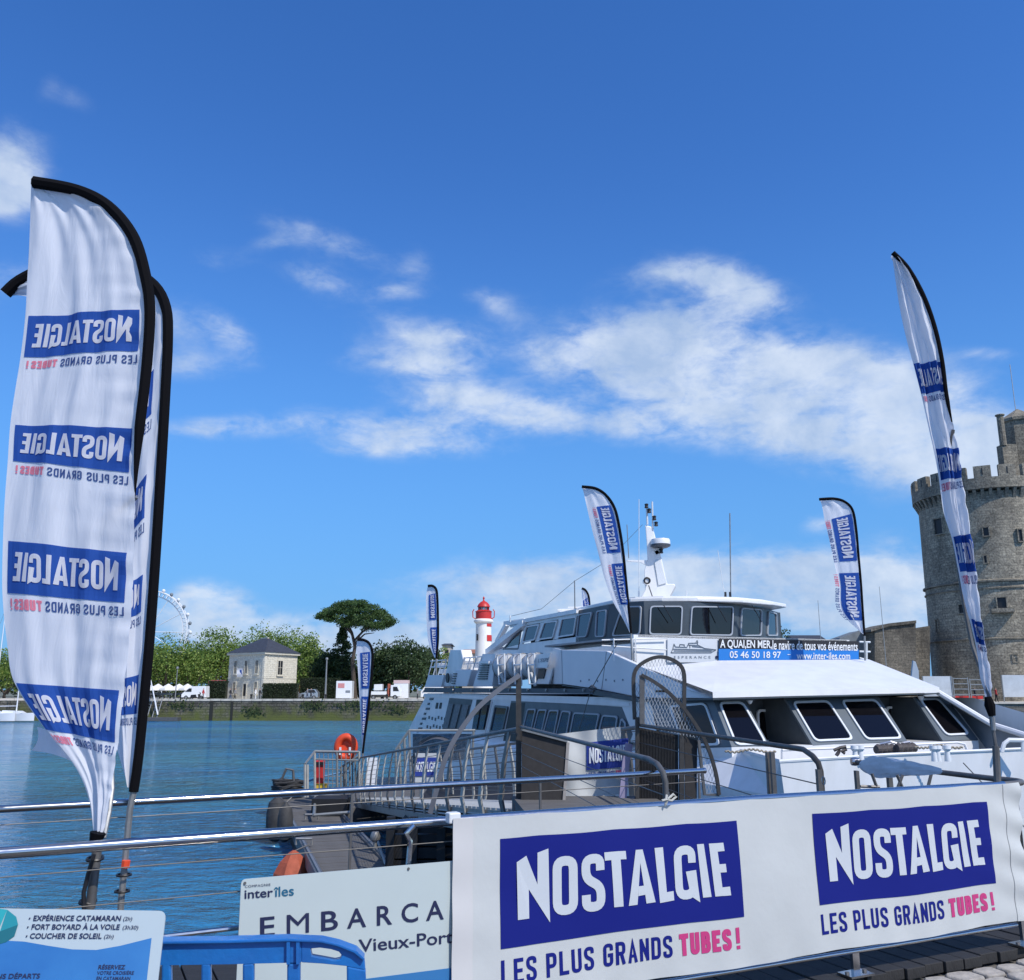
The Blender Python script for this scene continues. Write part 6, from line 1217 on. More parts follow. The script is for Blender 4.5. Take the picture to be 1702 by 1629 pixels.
# ---- big banner
def fbq(off=.03): return [FP(752, 1364, off), FP(1240, 1331, off), FP(1692, 1306, off), FP(1706, 1544, off), FP(1240, 1604, off), FP(746, 1640 + 34, off)]
bn = thing('banner', tuple(FP(1240, 1604, .03)), 'large white advertising banner printed twice with blue panels, stretched on the front railing', 'banner')
TL = FP(753, 1362, .03); TM = FP(1240, 1331, .03); TRt = FP(1686, 1307, .03); BM = FP(1240, 1605, .03)
zt_ = (TM.z); zbm = BM.z; tL = (TL - F0).dot(FD); tR = (FP(1692, 1306, .03) - F0).dot(FD)
def bsurf(u, v, lift=0):     # u along, v up
    t = tL + (tR - tL) * u; z = zbm + (zt_ + .005 - zbm) * v
    e = math.exp(-((1 - u) * (tR - tL) / .16) ** 1); ew = math.exp(-(u * (tR - tL) / .2))
    rip = .006 * math.sin(t * 7 + 2 * v) * (1 - abs(2 * v - 1)) + .0035 * math.sin(t * 19 - 5 * v) * max(0, v - .6) * 2 + .004 * math.sin(t * 23 + 6 * v) * max(0, .35 - v) * 2 + .003 * math.sin(t * 3.1 + 5 * v) + e * .012 * math.sin(v * 26 + u * 40) + ew * .003 * math.sin(v * 18)
    t2 = t - e * .02 * math.sin(v * math.pi) + (.012 * math.sin(v * 9) * e)
    return F0 + FD * t2 + FN * (.030 + rip + lift) + ZZ * (z - .006 * math.sin(u * 3.14 * 6) * (1 - v) - .004 * abs(math.sin(u * 3.14 * 9)) * v)
b = MB(); b.grid(lambda u, v: bsurf(u, v), 260, 30); mk('vinyl_sheet', b, C_banner, bn, smooth=True, fixn=False)
b = MB(); b.grid(lambda u, v: bsurf(u * .026, v, .003), 4, 30); mk('left_hem', b, mat('hem_vinyl', (.54, .53, .52), .7), bn, smooth=True, fixn=False)
b = MB(); b.grid(lambda u, v: bsurf(.962 + u * .038, v, .003), 10, 30); mk('right_hem', b, C_banner, bn, smooth=True, fixn=False)
T_ = tR - tL
def inv(p): return ((p - F0).dot(FD) - tL) / T_, (p.z - zbm) / (zt_ + .005 - zbm)
for q in (((832, 1393), (1225, 1363), (1237, 1522), (833, 1576)), ((1351, 1353), (1640, 1332), (1656, 1469), (1363, 1506))):
    c4 = [inv(FP(*p, .034)) for p in q]
    def lf(x, y, lift, c4=c4):
        yy = y / LH; top = (c4[0][0] + (c4[1][0] - c4[0][0]) * x, c4[0][1] + (c4[1][1] - c4[0][1]) * x); bot = (c4[3][0] + (c4[2][0] - c4[3][0]) * x, c4[3][1] + (c4[2][1] - c4[3][1]) * x)
        return bsurf(bot[0] + (top[0] - bot[0]) * yy, bot[1] + (top[1] - bot[1]) * yy, lift)
    logo_parts(bn, lf, .0025, (M_navy, mat('logo_letter_white', (.52, .55, .58), .6), M_navy, M_pink), L0=.03)
# rope tied over the banner top
M_rope = mat('white_rope', (.42, .42, .38), .8, bump=.4, bs=60)
b = MB(); b.tube([FP(1103, 1272, -.6), FP(1107, 1300, -.25), FP(1109, 1325, .03), FP(1106, 1338, .05)], .006, 6); b.tube([FP(1109, 1325, .05), FP(1118, 1318, .05), FP(1122, 1324, .05), FP(1114, 1330, .05), FP(1108, 1329, .05), FP(1101, 1331, .05)], .006, 6); b.v = b.v
o = mk('tie_rope', MB().tube([FP(1108, 1322, .0), FP(1106, 1338, .05), FP(1110, 1328, .055), FP(1119, 1320, .05), FP(1124, 1324, .05), FP(1116, 1331, .055), FP(1108, 1329, .055), FP(1100, 1331, .05)], .006, 6), M_rope, origin=tuple(FP(1109, 1328, .05)), smooth=True); props(o, 'short white rope knotted over the banner top near its left half', 'rope')
# ---- embarkation sign behind the banner edge
es = thing('embarkation_sign', tuple(FP(400, 1462, -.04)), 'white sign with dark capital letters fixed behind the left edge of the banner', 'sign')
ep = lambda px, py, o=.018: FP(px, py, o)
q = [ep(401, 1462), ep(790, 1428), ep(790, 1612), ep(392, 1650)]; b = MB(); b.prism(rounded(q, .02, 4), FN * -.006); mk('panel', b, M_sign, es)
qz = lambda x, y, o=.0205: FP(380 + x / 3.546, 1330 + y / 3.546, o)
emb = []
for ch, xa_, xb_ in (('E', 186, 272), ('M', 343, 474), ('B', 546, 645), ('A', 698, 811), ('R', 874, 965), ('C', 1020, 1117), ('A', 1164, 1269)):
    yt_ = lambda x: 692 + (588 - 692) * (x - 186) / 1082; yb_ = lambda x: 808 + (702 - 808) * (x - 186) / 1082
    textq('letter', ch, [qz(xa_, yt_(xa_)), qz(xb_, yt_(xb_)), qz(xb_, yb_(xb_)), qz(xa_, yb_(xa_))], M_ink, es, .012 if ch != 'M' else 0)
textq('sign_lettering', 'Vieux-Port', [qz(766, 822), qz(1322, 766), qz(1322, 842), qz(768, 898)], M_ink, es, .01)
textq('logo_word', 'inter', [qz(94, 532), qz(262, 518), qz(262, 570), qz(94, 582)], M_ink, es, .014)
textq('logo_word', 'îles', [qz(266, 512), qz(385, 503), qz(385, 562), qz(266, 571)], mat('teal_ink', (.01, .11, .20), .5), es, .01)
textq('logo_word', 'COMPAGNIE', [qz(97, 502), qz(247, 490), qz(247, 505), qz(97, 517)], M_ink, es, spacing=1.15)
for px, py in ((407, 1468), (679, 1444)): b = MB(); b.lathe(ep(px, py, .019), [(.006, 0), (.005, .004)], 8, (FD, ZZ, FN)); mk('screw', b, M_dksteel, es)
b = MB(); b.prism([ep(560, 1633, .0195), ep(760, 1607.5, .0195), ep(760, 1640, .0195), ep(560, 1650, .0195)], FN * .002); mk('blue_stripe', b, mat('sign_blue', (.03, .16, .38), .5), es)
# ---- information board, lower left
bnrm = V((.06, -.86, .5)).normalized(); bp0 = W(135, 1510, 2.75)
BPp = lambda px, py, o=0: WP(px, py, bp0 + bnrm * o, bnrm)
ib = thing('information_board', tuple(bp0), 'tilted information board with sea blue print at the lower left', 'information board')
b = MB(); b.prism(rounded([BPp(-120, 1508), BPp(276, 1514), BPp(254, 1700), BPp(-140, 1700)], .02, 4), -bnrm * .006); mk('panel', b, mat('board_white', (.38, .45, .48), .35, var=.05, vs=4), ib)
cur = [(-120, 1560), (-40, 1556), (0, 1563), (40, 1565), (80, 1572), (120, 1578), (160, 1579), (200, 1572), (252, 1559)]
bt_grad = mat('board_sea_blue', (.02, .12, .34), .4, var=.35, vs=2, c2=(.035, .19, .44))
b = MB(); b.poly([BPp(*p, .001) for p in cur + [(236, 1700), (-120, 1700)]]); mk('sea_print', b, bt_grad, ib, fixn=False)
for pl, cc_ in (([(-20, 1508), (12, 1512), (0, 1540), (-20, 1550)], (.02, .30, .33)), ([(12, 1512), (27, 1524), (30, 1537), (0, 1548)], (.015, .22, .26)), ([(30, 1537), (24, 1556), (10, 1566), (-20, 1575), (-20, 1550), (0, 1548)], (.01, .12, .15))):
    b = MB(); b.poly([BPp(*p, .002) for p in pl]); mk('teal_facet', b, mat('teal_%d' % int(cc_[1] * 100), cc_, .4), ib, fixn=False)
def bt(body, xa, xb, ya, yb, sl=0.0, bold=.02, shear=.2, m=M_ink): textq('board_lettering', body, [BPp(xa, ya, .003), BPp(xb, ya + sl, .003), BPp(xb, yb + sl, .003), BPp(xa, yb, .003)], m, ib, bold, shear)
for y0_, x0_, x1_, x2_, x3_, body, tail in ((1521.5, 55, 202, 205, 220, 'EXPÉRIENCE CATAMARAN', '(2h)'), (1536, 52, 200, 204, 230, 'FORT BOYARD À LA VOILE', '(3h30)'), (1551, 50, 169, 173, 189, 'COUCHER DE SOLEIL', '(2h)')):
    acc = 2.3 if 'É' in body or 'À' in body else 0
    bt(body, x0_, x1_, y0_ - acc, y0_ + 9, .2); bt(tail, x2_, x3_, y0_ + 2.2, y0_ + 10.5, .2, .008); b = MB(); b.lathe(BPp(x0_ - 5.5, y0_ + 5, .003), [(.0022, 0), (.0022, .001)], 8, (V((1, 0, 0)), bnrm.cross(V((1, 0, 0))), bnrm)); mk('bullet_dot', b, M_ink, ib)
bt('RÉSERVEZ', 163, 209, 1602, 1611, 0, .02); bt('VOTRE CROISIÈRE', 162, 223, 1612.5, 1620, 0, .012); bt('EN CATAMARAN', 160, 217, 1623, 1629, 0, .012); bt('PROCHAINS DÉPARTS', -62, 67, 1617, 1627.5, -1.2, .02)
for x_ in (-60, 200):
    p = BPp(x_, 1600, -.03); b = MB(); b.tube([V((p.x, p.y + .02, 2.75)), p], .025, 8); mk('leg', b, M_dksteel, ib)
# ---- blue plastic barrier
M_bar = mat('blue_plastic', (.010, .15, .46), .3, var=.12, vs=5, c2=(.015, .11, .36), bump=.12, bs=40)
bnx = V((.14, -.99, 0)).normalized(); bb0 = W(440, 1580, 3.02)
BR3 = lambda px, py, o=0: WP(px, py, bb0 + bnx * o, bnx)
bar = thing('plastic_barrier', (bb0.x, bb0.y, 2.76), 'bright blue plastic crowd barrier between the information board and the banner', 'barrier')
def bpan(nm, pts, th=.035, o=0, bev=.006): b = MB(); b.prism([BR3(x, y, o) for x, y in pts], -bnx * th); return mk(nm, b, M_bar, bar, bev=bev)
zlo = lambda px: 1980
bpan('top_beam', [(180, 1570), (266, 1567), (380, 1565.5), (480, 1562.5), (501, 1563.5), (501, 1600), (380, 1603), (180, 1606)])
b = MB(); O_ = [(501, 1563.5), (535, 1565), (562, 1571), (592, 1582), (606, 1597), (607, 1612), (575, 1606), (535, 1602), (501, 1600)]; I_ = [(516, 1577), (532, 1575.5), (550, 1578), (563, 1582), (568, 1588), (565, 1595), (556, 1597), (535, 1593), (518, 1590)]
b.ring([BR3(x, y) for x, y in O_], [BR3(x, y) for x, y in I_], -bnx * .035); mk('handle_end', b, M_bar, bar, bev=.003)
bpan('end_post', [(576, 1605), (607.5, 1611), (613, 1760), (600, 1990), (560, 1990), (578, 1760)])
for xa, xb in ((268, 284), (334, 350), (403, 422), (477, 499)): bpan('rib', [(xa, 1602), (xb, 1601), (xb - 2, 1985), (xa - 2, 1985)], .03)
for xa, xb in ((476, 482), (492, 498)): bpan('rib_flange', [(xa, 1564), (xb, 1564), (xb, 1604), (xa, 1604)], .012, .012, .002)
bpan('lower_beam', [(180, 1720), (575, 1720), (572, 1790), (180, 1790)]); bpan('bottom_beam', [(180, 1930), (600, 1930), (600, 1990), (180, 1990)])
bpan('top_flange', [(180, 1568), (266, 1565), (380, 1563.5), (480, 1560.5), (535, 1563), (562, 1569), (592, 1580), (606, 1594), (604, 1597), (588, 1584), (560, 1573), (533, 1567), (480, 1565), (380, 1568), (266, 1569.5), (180, 1572)], .06, .015, .002)
bpan('foot', [(540, 1990), (620, 1990), (620, 2010), (540, 2010)], .4, .2)
# ---- right hand post and dark red bollard
p = FP(1700, 1400, -.25); t = thing('corner_post', (p.x, p.y, DK), 'dark weathered post at the right edge just beyond the banner', 'post'); b = MB(); b.tube([V((p.x, p.y, DK)), V((p.x, p.y, 3.45))], .05, 10); mk('sleeve', b, M_dksteel, t, smooth=True); b = MB(); b.tube([V((p.x - .02, p.y, 3.4)), V((p.x - .02, p.y, ZR - .03))], .022, 8); mk('shaft', b, M_black, t, smooth=True)
p = W(1699, 1612, 5.45); t = thing('low_bollard', (p.x, p.y, 2.74), 'dark red low bollard on the cobbles at the lower right corner', 'bollard'); b = MB(); b.lathe((p.x, p.y, 2.74), [(.06, 0), (.055, .02), (.05, .16), (.054, .18), (.03, .2)], 14); mk('shaft', b, mat('dark_red_paint', (.10, .02, .015), .5), t, smooth=True)

# ================================================================= GATE AND GANGWAY
DG = 13.0
gp = lambda px, py, d=0.0: W(px, py, DG + d)
XX = V((1, 0, 0)); YY = V((0, 1, 0))
gate = thing('access_gate', (gp(960, 1340).x, DG, DK), 'weathered steel access gate with arched mesh door and fan shaped side guards', 'gate')
def gtube(nm, pts, r, m=M_dksteel, par=None, d=0.0, n=7, closed=False): b = MB(); b.tube([gp(*p, d) for p in pts], r, n, closed=closed); return mk(nm, b, m, par or gate, smooth=True)
def curve(pts, n=6):
    P = [V((*p, 0)) for p in pts]; out = []
    for i in range(len(P) - 1):
        p0 = P[max(0, i - 1)]; p1 = P[i]; p2 = P[i + 1]; p3 = P[min(len(P) - 1, i + 2)]
        for k in range(n):
            t = k / n; q = .5 * ((2 * p1) + (p2 - p0) * t + (2 * p0 - 5 * p1 + 4 * p2 - p3) * t * t + (3 * p1 - p0 - 3 * p2 + p3) * t ** 3); out.append((q.x, q.y))
    out.append((P[-1].x, P[-1].y)); return out
arch = curve([(1055, 1196), (1053.5, 1160), (1054, 1120), (1068, 1102), (1094, 1092), (1120, 1098), (1136, 1116), (1137, 1160), (1137, 1202)], 5)
def flatbar(nm, pts, w, m=M_dksteel, d=0.0, par=None, dep=.06):
    P = [gp(*p, d) for p in pts]; b = MB(); L_, R_ = [], []
    for i in range(len(P)):
        t = (P[min(i + 1, len(P) - 1)] - P[max(i - 1, 0)]).normalized(); n_ = t.cross(YY).normalized(); L_.append(P[i] + n_ * w / 2); R_.append(P[i] - n_ * w / 2)
    vs = [q + YY * o for q2 in zip(L_, R_) for q in q2 for o in (-dep / 2, dep / 2)]; fs = []
    for i in range(len(P) - 1):
        a = i * 4; c = a + 4; fs += [(a, a + 2, c + 2, c), (a + 1, c + 1, c + 3, a + 3), (a, c, c + 1, a + 1), (a + 2, a + 3, c + 3, c + 2)]
    n4 = (len(P) - 1) * 4; fs += [(0, 1, 3, 2), (n4, n4 + 2, n4 + 3, n4 + 1)]; b.add(vs, fs); return mk(nm, b, m, par or gate)
M_dark = mat('dark_bronze_steel', (.085, .078, .072), .45, .5, var=.35, vs=10)
flatbar('arch_frame', arch, .050, M_dark); flatbar('door_post', [(1133, 1200), (1133, 1345)], .065, M_dark, -.04); flatbar('door_post', [(1059, 1192), (1059, 1345)], .05, M_dark, -.04)
flatbar('gate_post', [(862, 1124), (862, 1350)], .075, M_dark); flatbar('gate_post', [(868, 1205), (870, 1350)], .03, M_dark, .1)
# side guards
lg = curve([(864, 1122), (830, 1146), (794, 1177), (760, 1222), (740, 1262), (727, 1308), (715, 1352)]); flatbar('side_guard_frame', lg, .065, mat('guard_steel', (.27, .26, .27), .4, .6, var=.2, vs=5), -.1)
rg = curve([(1066, 1122), (1085, 1132), (1111, 1151), (1141, 1183), (1172, 1232), (1189, 1282), (1195, 1321)]); flatbar('side_guard_frame', rg, .045, M_dark, -.12)
flatbar('side_guard_bar', [(1067, 1122), (1067, 1208)], .065, M_dksteel, -.1); flatbar('side_guard_bar', [(1195, 1321), (1171, 1321), (1161, 1230)], .035, M_dksteel, -.1)
# expanded metal mesh in arch and guard: many fine wires
def inside(poly, x, y):
    c = False; j = len(poly) - 1
    for i in range(len(poly)):
        if (poly[i][1] > y) != (poly[j][1] > y) and x < (poly[j][0] - poly[i][0]) * (y - poly[i][1]) / (poly[j][1] - poly[i][1]) + poly[i][0]: c = not c
        j = i
    return c
def mesh_fill(poly, nm, m, r=.0022, step=5.6, d=0.0):
    x0_ = min(p[0] for p in poly); x1_ = max(p[0] for p in poly); y0_ = min(p[1] for p in poly); y1_ = max(p[1] for p in poly); b = MB()
    for s_ in (-1, 1):
        k = -80
        while k < 160:
            run = None; pp = []
            xs = x0_ + k * step
            for i in range(0, int((y1_ - y0_) / 1.2) + 2):
                y = y0_ + i * 1.2; x = xs + s_ * (y - y0_) * .42
                ins = x0_ <= x <= x1_ and inside(poly, x, y)
                if ins and run is None: run = (x, y)
                if run is not None and not ins:
                    if abs(y - run[1]) > 2: b.beam(gp(*run, d), gp(xp, yp, d), r * 2, r * 2, YY)
                    run = None
                xp, yp = x, y
            k += 1
    return mk(nm, b, m, gate, kind='stuff', fixn=False)
M_meshw = mat('pale_mesh_wire', (.42, .45, .48), .5)
mesh_fill([(x, y) for x, y in arch] + [(1137, 1208), (1055, 1208)], 'arch_mesh', M_meshw)
mesh_fill([(x, y) for x, y in rg] + [(1163, 1321), (1160, 1228), (1067, 1208)], 'guard_mesh', M_meshw, d=-.1)
for nm, q, dd in (('door_panel', ((1062, 1209), (1127, 1222), (1128, 1345), (1061, 1345)), .0), ('side_panel', ((1138, 1224), (1159, 1231), (1158, 1340), (1139, 1345)), -.05), ('open_door_leaf', ((868, 1213), (943, 1233), (935, 1350), (866, 1350)), -.15)):
    b = MB(); b.prism([gp(*p, dd) for p in q], YY * .03); o = mk(nm, b, M_meshpanel, gate)
    if nm == 'door_panel':
        for i in range(26): u = (i + .5) / 26; b = MB(); b.beam(gp(1062 + 65 * u, 1211 + 13 * u, dd - .012), gp(1061 + 67 * u, 1344, dd - .012), .006, .012, YY); mk('pressed_rib', b, M_dark, o)
flatbar('panel_top', [(866, 1212), (943, 1232)], .03, M_galv, -.16); flatbar('stile', [(944, 1234), (936, 1350)], .04, mat('beige_post', (.36, .33, .30), .6, var=.2, vs=6), -.14)
flatbar('stile', [(1046, 1236), (1040, 1268), (1033, 1350)], .10, mat('shade_tinted_slat', (.30, .27, .40), .6, var=.2, vs=3), .1)  # lavender tint is the slat's shade put into its colour
b = MB(); b.box(gp(1098, 1149, -.02), (.14, .01, .03)); mk('small_plate', b, M_black, gate)
b = MB(); b.box(gp(862, 1342, -.05), (.12, .05, .1)); mk('base_shoe', b, mat('rust', (.25, .09, .04), .8), gate)
# landing rails from the gate to the quay
lr = thing('landing_railing', (1.0, 6.4, DK), 'left handrail of the landing ending in a down curve before the banner', 'railing', 'handrails of the gate landing')
Lp = [W(866, 1208, 12.9), W(1078, 1262, 6.9), W(1092, 1270, 6.6), W(1102, 1284, 6.5), W(1106, 1300, 6.5)]; Lp[1].z = Lp[0].z; Lp.append(V((Lp[-1].x, Lp[-1].y, DK)))
b = MB(); b.tube(Lp, .021, 10); mk('handrail', b, M_dksteel, lr, smooth=True)
for k_ in (1.42, 1.72, 2.05):
    dz = ZZ * (Lp[0].z - (EYE - (EYE - Lp[0].z) * k_)); b = MB(); b.tube([Lp[0] - dz, V((Lp[3].x, Lp[3].y, (Lp[0] - dz).z))], .004, 5); mk('wire', b, M_dksteel, lr)
rr_ = thing('landing_railing', (2.4, 7.3, DK), 'right handrail of the landing crossing in front of the ship bow', 'railing', 'handrails of the gate landing')
Rp = [W(1062, 1205, 13.0), W(1335, 1250, 7.7), W(1350, 1256, 7.4), W(1360, 1268, 7.3), W(1364, 1282, 7.3)]; Rp[1].z = Rp[0].z; Rp.append(V((Rp[-1].x, Rp[-1].y, DK)))
b = MB(); b.tube(Rp, .023, 10); mk('handrail', b, M_dark, rr_, smooth=True)
for k_ in (1.5, 2.0, 2.5):
    zz_ = EYE - (EYE - Rp[0].z) * k_; b = MB(); b.tube([V((Rp[0].x, Rp[0].y, zz_)), V((Rp[3].x, Rp[3].y, zz_))], .005, 5); mk('wire', b, M_dark, rr_)
for px, D_ in ((1279, 8.6), (1286, 8.5), (1362, 7.3)):
    p = W(px, 1300, D_); b = MB(); zt2 = W(px, 1250, D_).z if px < 1300 else 3.85; b.box(V((p.x, p.y, (DK + zt2) / 2)), (.035, .06, zt2 - DK)); mk('post', b, M_dksteel, rr_)
for px in (1106, 1366): b = MB(); c_ = W(px + 3, 1322 if px < 1200 else 1298, 6.5 if px < 1200 else 7.2); b.tube([c_ + XX * math.cos(k * .8) * .012 + ZZ * math.sin(k * .8) * .03 for k in range(8)], .005, 5, closed=True); mk('chain_hook', b, M_steel, rr_ if px > 1200 else lr)
b = MB(); b.prism([V((.7, 5.9, DK - .2)), V((.0, 13.3, DK - .2)), V((1.95, 13.3, DK - .2)), V((2.6, 6.9, DK - .2))], (0, 0, .19)); o = mk('gate_landing', b, M_plank2, origin=(1, 9, DK)); props(o, 'timber platform between the quay and the access gate', 'platform')
for x_, y_ in ((.15, 12.9), (1.75, 12.9), (.55, 9.5), (2.1, 9.5)): b = MB(); b.tube([(x_, y_, -1.5), (x_, y_, DK - .2)], .13, 10); mk('pile', b, M_shipdk, o, smooth=True)
# banner hung beyond the gate
hb_ = thing('hung_banner', tuple(gp(985, 1320, .5)), 'crumpled blue and white banner hung beyond the gate between its dark panels', 'banner')
def hs2(u, v, lift=0): # u 0..1 left-right, v 0..1 up
    x = 920 + 112 * u; yt = 1221 - 13 * u; yb = 1328 - 8 * u; return W(x, yb + (yt - yb) * v, 13.45 - lift + .02 * math.sin(u * 14 + v * 3) + .015 * math.sin(v * 9))
b = MB(); b.grid(lambda u, v: hs2(u, v), 30, 12); mk('vinyl_sheet', b, C_banner, hb_, smooth=True, fixn=False)
for xo in (-.42, .49): 
    def lf(x, y, lift, xo=xo): return hs2(xo + x * .62, .40 + y / LH * .42, lift)
    logo_parts(hb_, lf, .012, (M_blue, M_pwhite, M_blue, M_pink), L0=.05)
# ramp from the gate down to the pontoon
GA = V((.1, 13.1, 2.8)); GB = V((-5.45, 33.2, .72)); off_ = V((1.72, .45, 0))
ramp = thing('gangway', tuple(GA), 'long steel gangway with wire railings sloping down from the gate to the pontoon', 'gangway')
gd = (GB - GA); M_ramp = mat('aluminium_grey', (.30, .31, .30), .45, .5, var=.25, vs=6); M_slat = mat('beige_slat', (.40, .39, .35), .6, var=.25, vs=5)
for o_, nm in ((V((0, 0, 0)), 'near'), (off_, 'far')):
    b = MB(); b.beam(GA + o_ - ZZ * .3, GB + o_ - ZZ * .18, .12, .16); mk('bottom_chord', b, M_ramp, ramp); b = MB(); b.beam(GA + o_ - ZZ * .02, GB + o_ - ZZ * .02, .08, .06); mk('deck_edge', b, M_ramp, ramp)
    b = MB(); b.tube([GA + o_ + ZZ * 1.12, GB + o_ + ZZ * 1.38], .03, 8); mk('handrail', b, M_dksteel, ramp, smooth=True)
    for k in range(1, 8): b = MB(); h = .16 + k * .13; b.tube([GA + o_ + ZZ * h, GB + o_ + ZZ * (h + .1)], .006, 4); mk('wire', b, M_dksteel, ramp)
    for k in range(16):
        f = (k + .4) / 16; p = GA.lerp(GB, f) + o_; hh = 1.12 + .26 * f; s_ = -1 if nm == 'near' else 1; ax = off_.normalized() * s_
        b = MB(); P_ = [p - ZZ * .3 + ax * .02, p + ZZ * .15 + ax * .12, p + ZZ * (hh * .6) + ax * .08, p + ZZ * hh]; W_ = [.05, .10, .09, .05]; t_ = gd.normalized()
        vs = [q + t_ * (w * e) + ax * (d_ * .015) for q, w in zip(P_, W_) for e in (-1, 1) for d_ in (-1, 1)]; fs = []
        for i in range(3): a = i * 4; fs += [(a, a + 2, a + 6, a + 4), (a + 1, a + 5, a + 7, a + 3), (a, a + 4, a + 5, a + 1), (a + 2, a + 3, a + 7, a + 6)]
        fs += [(0, 1, 3, 2), (12, 14, 15, 13)]; b.add(vs, fs); mk('baluster', b, M_slat if k % 3 else M_dksteel, ramp)
for k in range(64):
    f0 = k / 64; f1 = (k + .86) / 64; a = GA.lerp(GB, f0); c = GA.lerp(GB, f1); b = MB(); b.prism([a, a + off_, c + off_, c], (0, 0, .04)); mk('tread', b, mat('pale_tread', (.45, .46, .45), .7, var=.2, vs=4), ramp)
for k in range(3): b = MB(); b.tube([GA - ZZ * (.06 + .07 * k) - off_.normalized() * .03, GB - ZZ * (.06 + .04 * k) - off_.normalized() * .03], .018, 5); mk('side_tube', b, mat('pale_tread', (.45, .46, .45), .7), ramp)
# dark timber fender wall under the gangway
fw = thing('fender_wall', (W(700, 1440, 19).x, 19, 0), 'black timber fender wall with horizontal planks under the gangway', 'fender wall')
xa = W(642, 1400, 19).x; xb = W(800, 1400, 17).x + 1.2; M_blacktimber = mat('black_timber', (.012, .012, .013), .6, var=.4, vs=6)  # one near-black colour for planks, uprights and block
for k in range(9): b = MB(); z_ = -.2 + k * .235; b.box(((xa + xb) / 2, 19 + .02 * (k % 2), z_ + .1), (xb - xa, .12, .2)); mk('plank', b, M_blacktimber, fw)
for x_ in (xa + .1, xa + .55, xa + 1.1, xb - .2): b = MB(); b.box((x_, 18.86, .8), (.16, .14, 2.4)); mk('upright', b, M_blacktimber, fw)
b = MB(); b.box(((xa + xb) / 2, 25, .75), (xb - xa, 11.8, 1.7)); mk('dark_fill_block', b, M_blacktimber, fw)  # black block filling the area behind the planks
# pontoon
pon = thing('pontoon', tuple(WZ(560, 1400, .1)), 'long grey timber pontoon floating under the gangway foot', 'pontoon')
pl0 = WZ(529, 1452, .6); pl1 = WZ(462, 1322, .6); pr0 = WZ(660, 1452, .6); pr1 = WZ(592, 1385, .6); pdv = (pl1 - pl0).normalized(); wv = pr0 - pl0; wv -= pdv * wv.dot(pdv); pl0 -= pdv * 3
plen = (pl1 - pl0).length; nP = int(plen / .165)
pmesh = None
for k in range(nP):
    if pmesh is None: b = MB(); b.prism([pl0, pl0 + wv, pl0 + wv + pdv * .15, pl0 + pdv * .15], (0, 0, -.04)); pmesh = mk('plank', b, M_plank2, pon)
    else: c = pmesh.copy(); col.objects.link(c); c.parent = pon; c.location = pdv * (.165 * k) + ZZ * rnd.uniform(-.006, .006)
for o_ in (V((0, 0, 0)), wv): b = MB(); b.beam(pl0 + o_ + ZZ * -.1, pl1 + o_ + ZZ * -.1, .16, .3); mk('edge_beam', b, M_dksteel, pon); b = MB(); b.beam(pl0 + o_ + ZZ * .06, pl1 + o_ + ZZ * .06, .05, .05); mk('kerb_rail', b, M_galv, pon)
b = MB(); b.prism([pl0 + ZZ * -.1, pl0 + wv - ZZ * .1, pl1 + wv - ZZ * .1, pl1 - ZZ * .1], (0, 0, -.7)); mk('float', b, M_blacktimber, pon)
e0 = pl1 - pdv * 4.5; b = MB(); b.prism([e0 + wv * .9, e0 + wv * .9 + V((5.2, 1, 0)), pl1 + V((6.5, 2.2, 0)), pl1 + wv * .9 + V((0, 2.0, 0)), pl1 + V((0, 2, 0)), pl1], (0, 0, -.8)); mk('landing_float', b, M_plank2, pon)
b = MB(); b.tube([WZ(628, 1398, .7), WZ(641, 1437, .7)], .03, 6); mk('walk_rail', b, M_galv, pon); b = MB(); b.lathe(WZ(623, 1413, .62), [(.05, 0), (.05, .2), (.11, .24), (.13, .32), (.09, .42), (.02, .45)], 12); mk('ball_post', b, M_galv, pon, smooth=True)
for px, py in ((505, 1404), (518, 1362)): b = MB(); c_ = WZ(px, py, .66); b.tube([c_ + V((-.2, 0, 0)), c_ + V((-.2, 0, .14)), c_ + V((.2, 0, .14)), c_ + V((.2, 0, 0))], .035, 6); b2 = b; mk('mooring_cleat', b, M_galv, pon, smooth=True)
M_tyre = mat('grey_fender', (.05, .05, .05), .7, var=.5, vs=5, bump=.3)
def fender(c, r, h, m, lab, cat='fender', group=None):
    t = thing('fender', tuple(c), lab, cat, group); b = MB(); b.lathe(c, [(r * .3, -h), (r * .8, -h * .85), (r, -h * .3), (r, h * .3), (r * .8, h * .8), (r * .3, h), (.03, h * 1.15)], 14); mk('body', b, m, t, smooth=True); b = MB(); b.tube([c + ZZ * h * 1.1, c + ZZ * (h * 1.35) + V((.12, .1, 0))], .02, 5); mk('rope', b, M_dksteel, t)
fender(W(459, 1362, 28.5), .3, .62, M_tyre, 'big dark fender hanging at the far left corner of the pontoon', group='dark fenders on the pontoon side'); fender(W(474, 1368, 27), .22, .5, M_tyre, 'smaller dark fender beside the big one on the pontoon side', group='dark fenders on the pontoon side')
b = MB(); c_ = WZ(487, 1446, .25); t = thing('orange_fender', tuple(c_), 'faded orange tarpaulin fender beside the near end of the pontoon', 'fender'); b.lathe(c_, [(.5, -.35), (.46, -.05), (.32, .2), (.14, .38), (.04, .44)], 7); mk('body', b, mat('faded_orange', (.42, .09, .04), .7, var=.3, vs=5, bump=.3), t)
b = MB(); b.tube([c_ + ZZ * .42, c_ + V((.25, .4, .5))], .02, 5); mk('rope', b, M_dksteel, t)
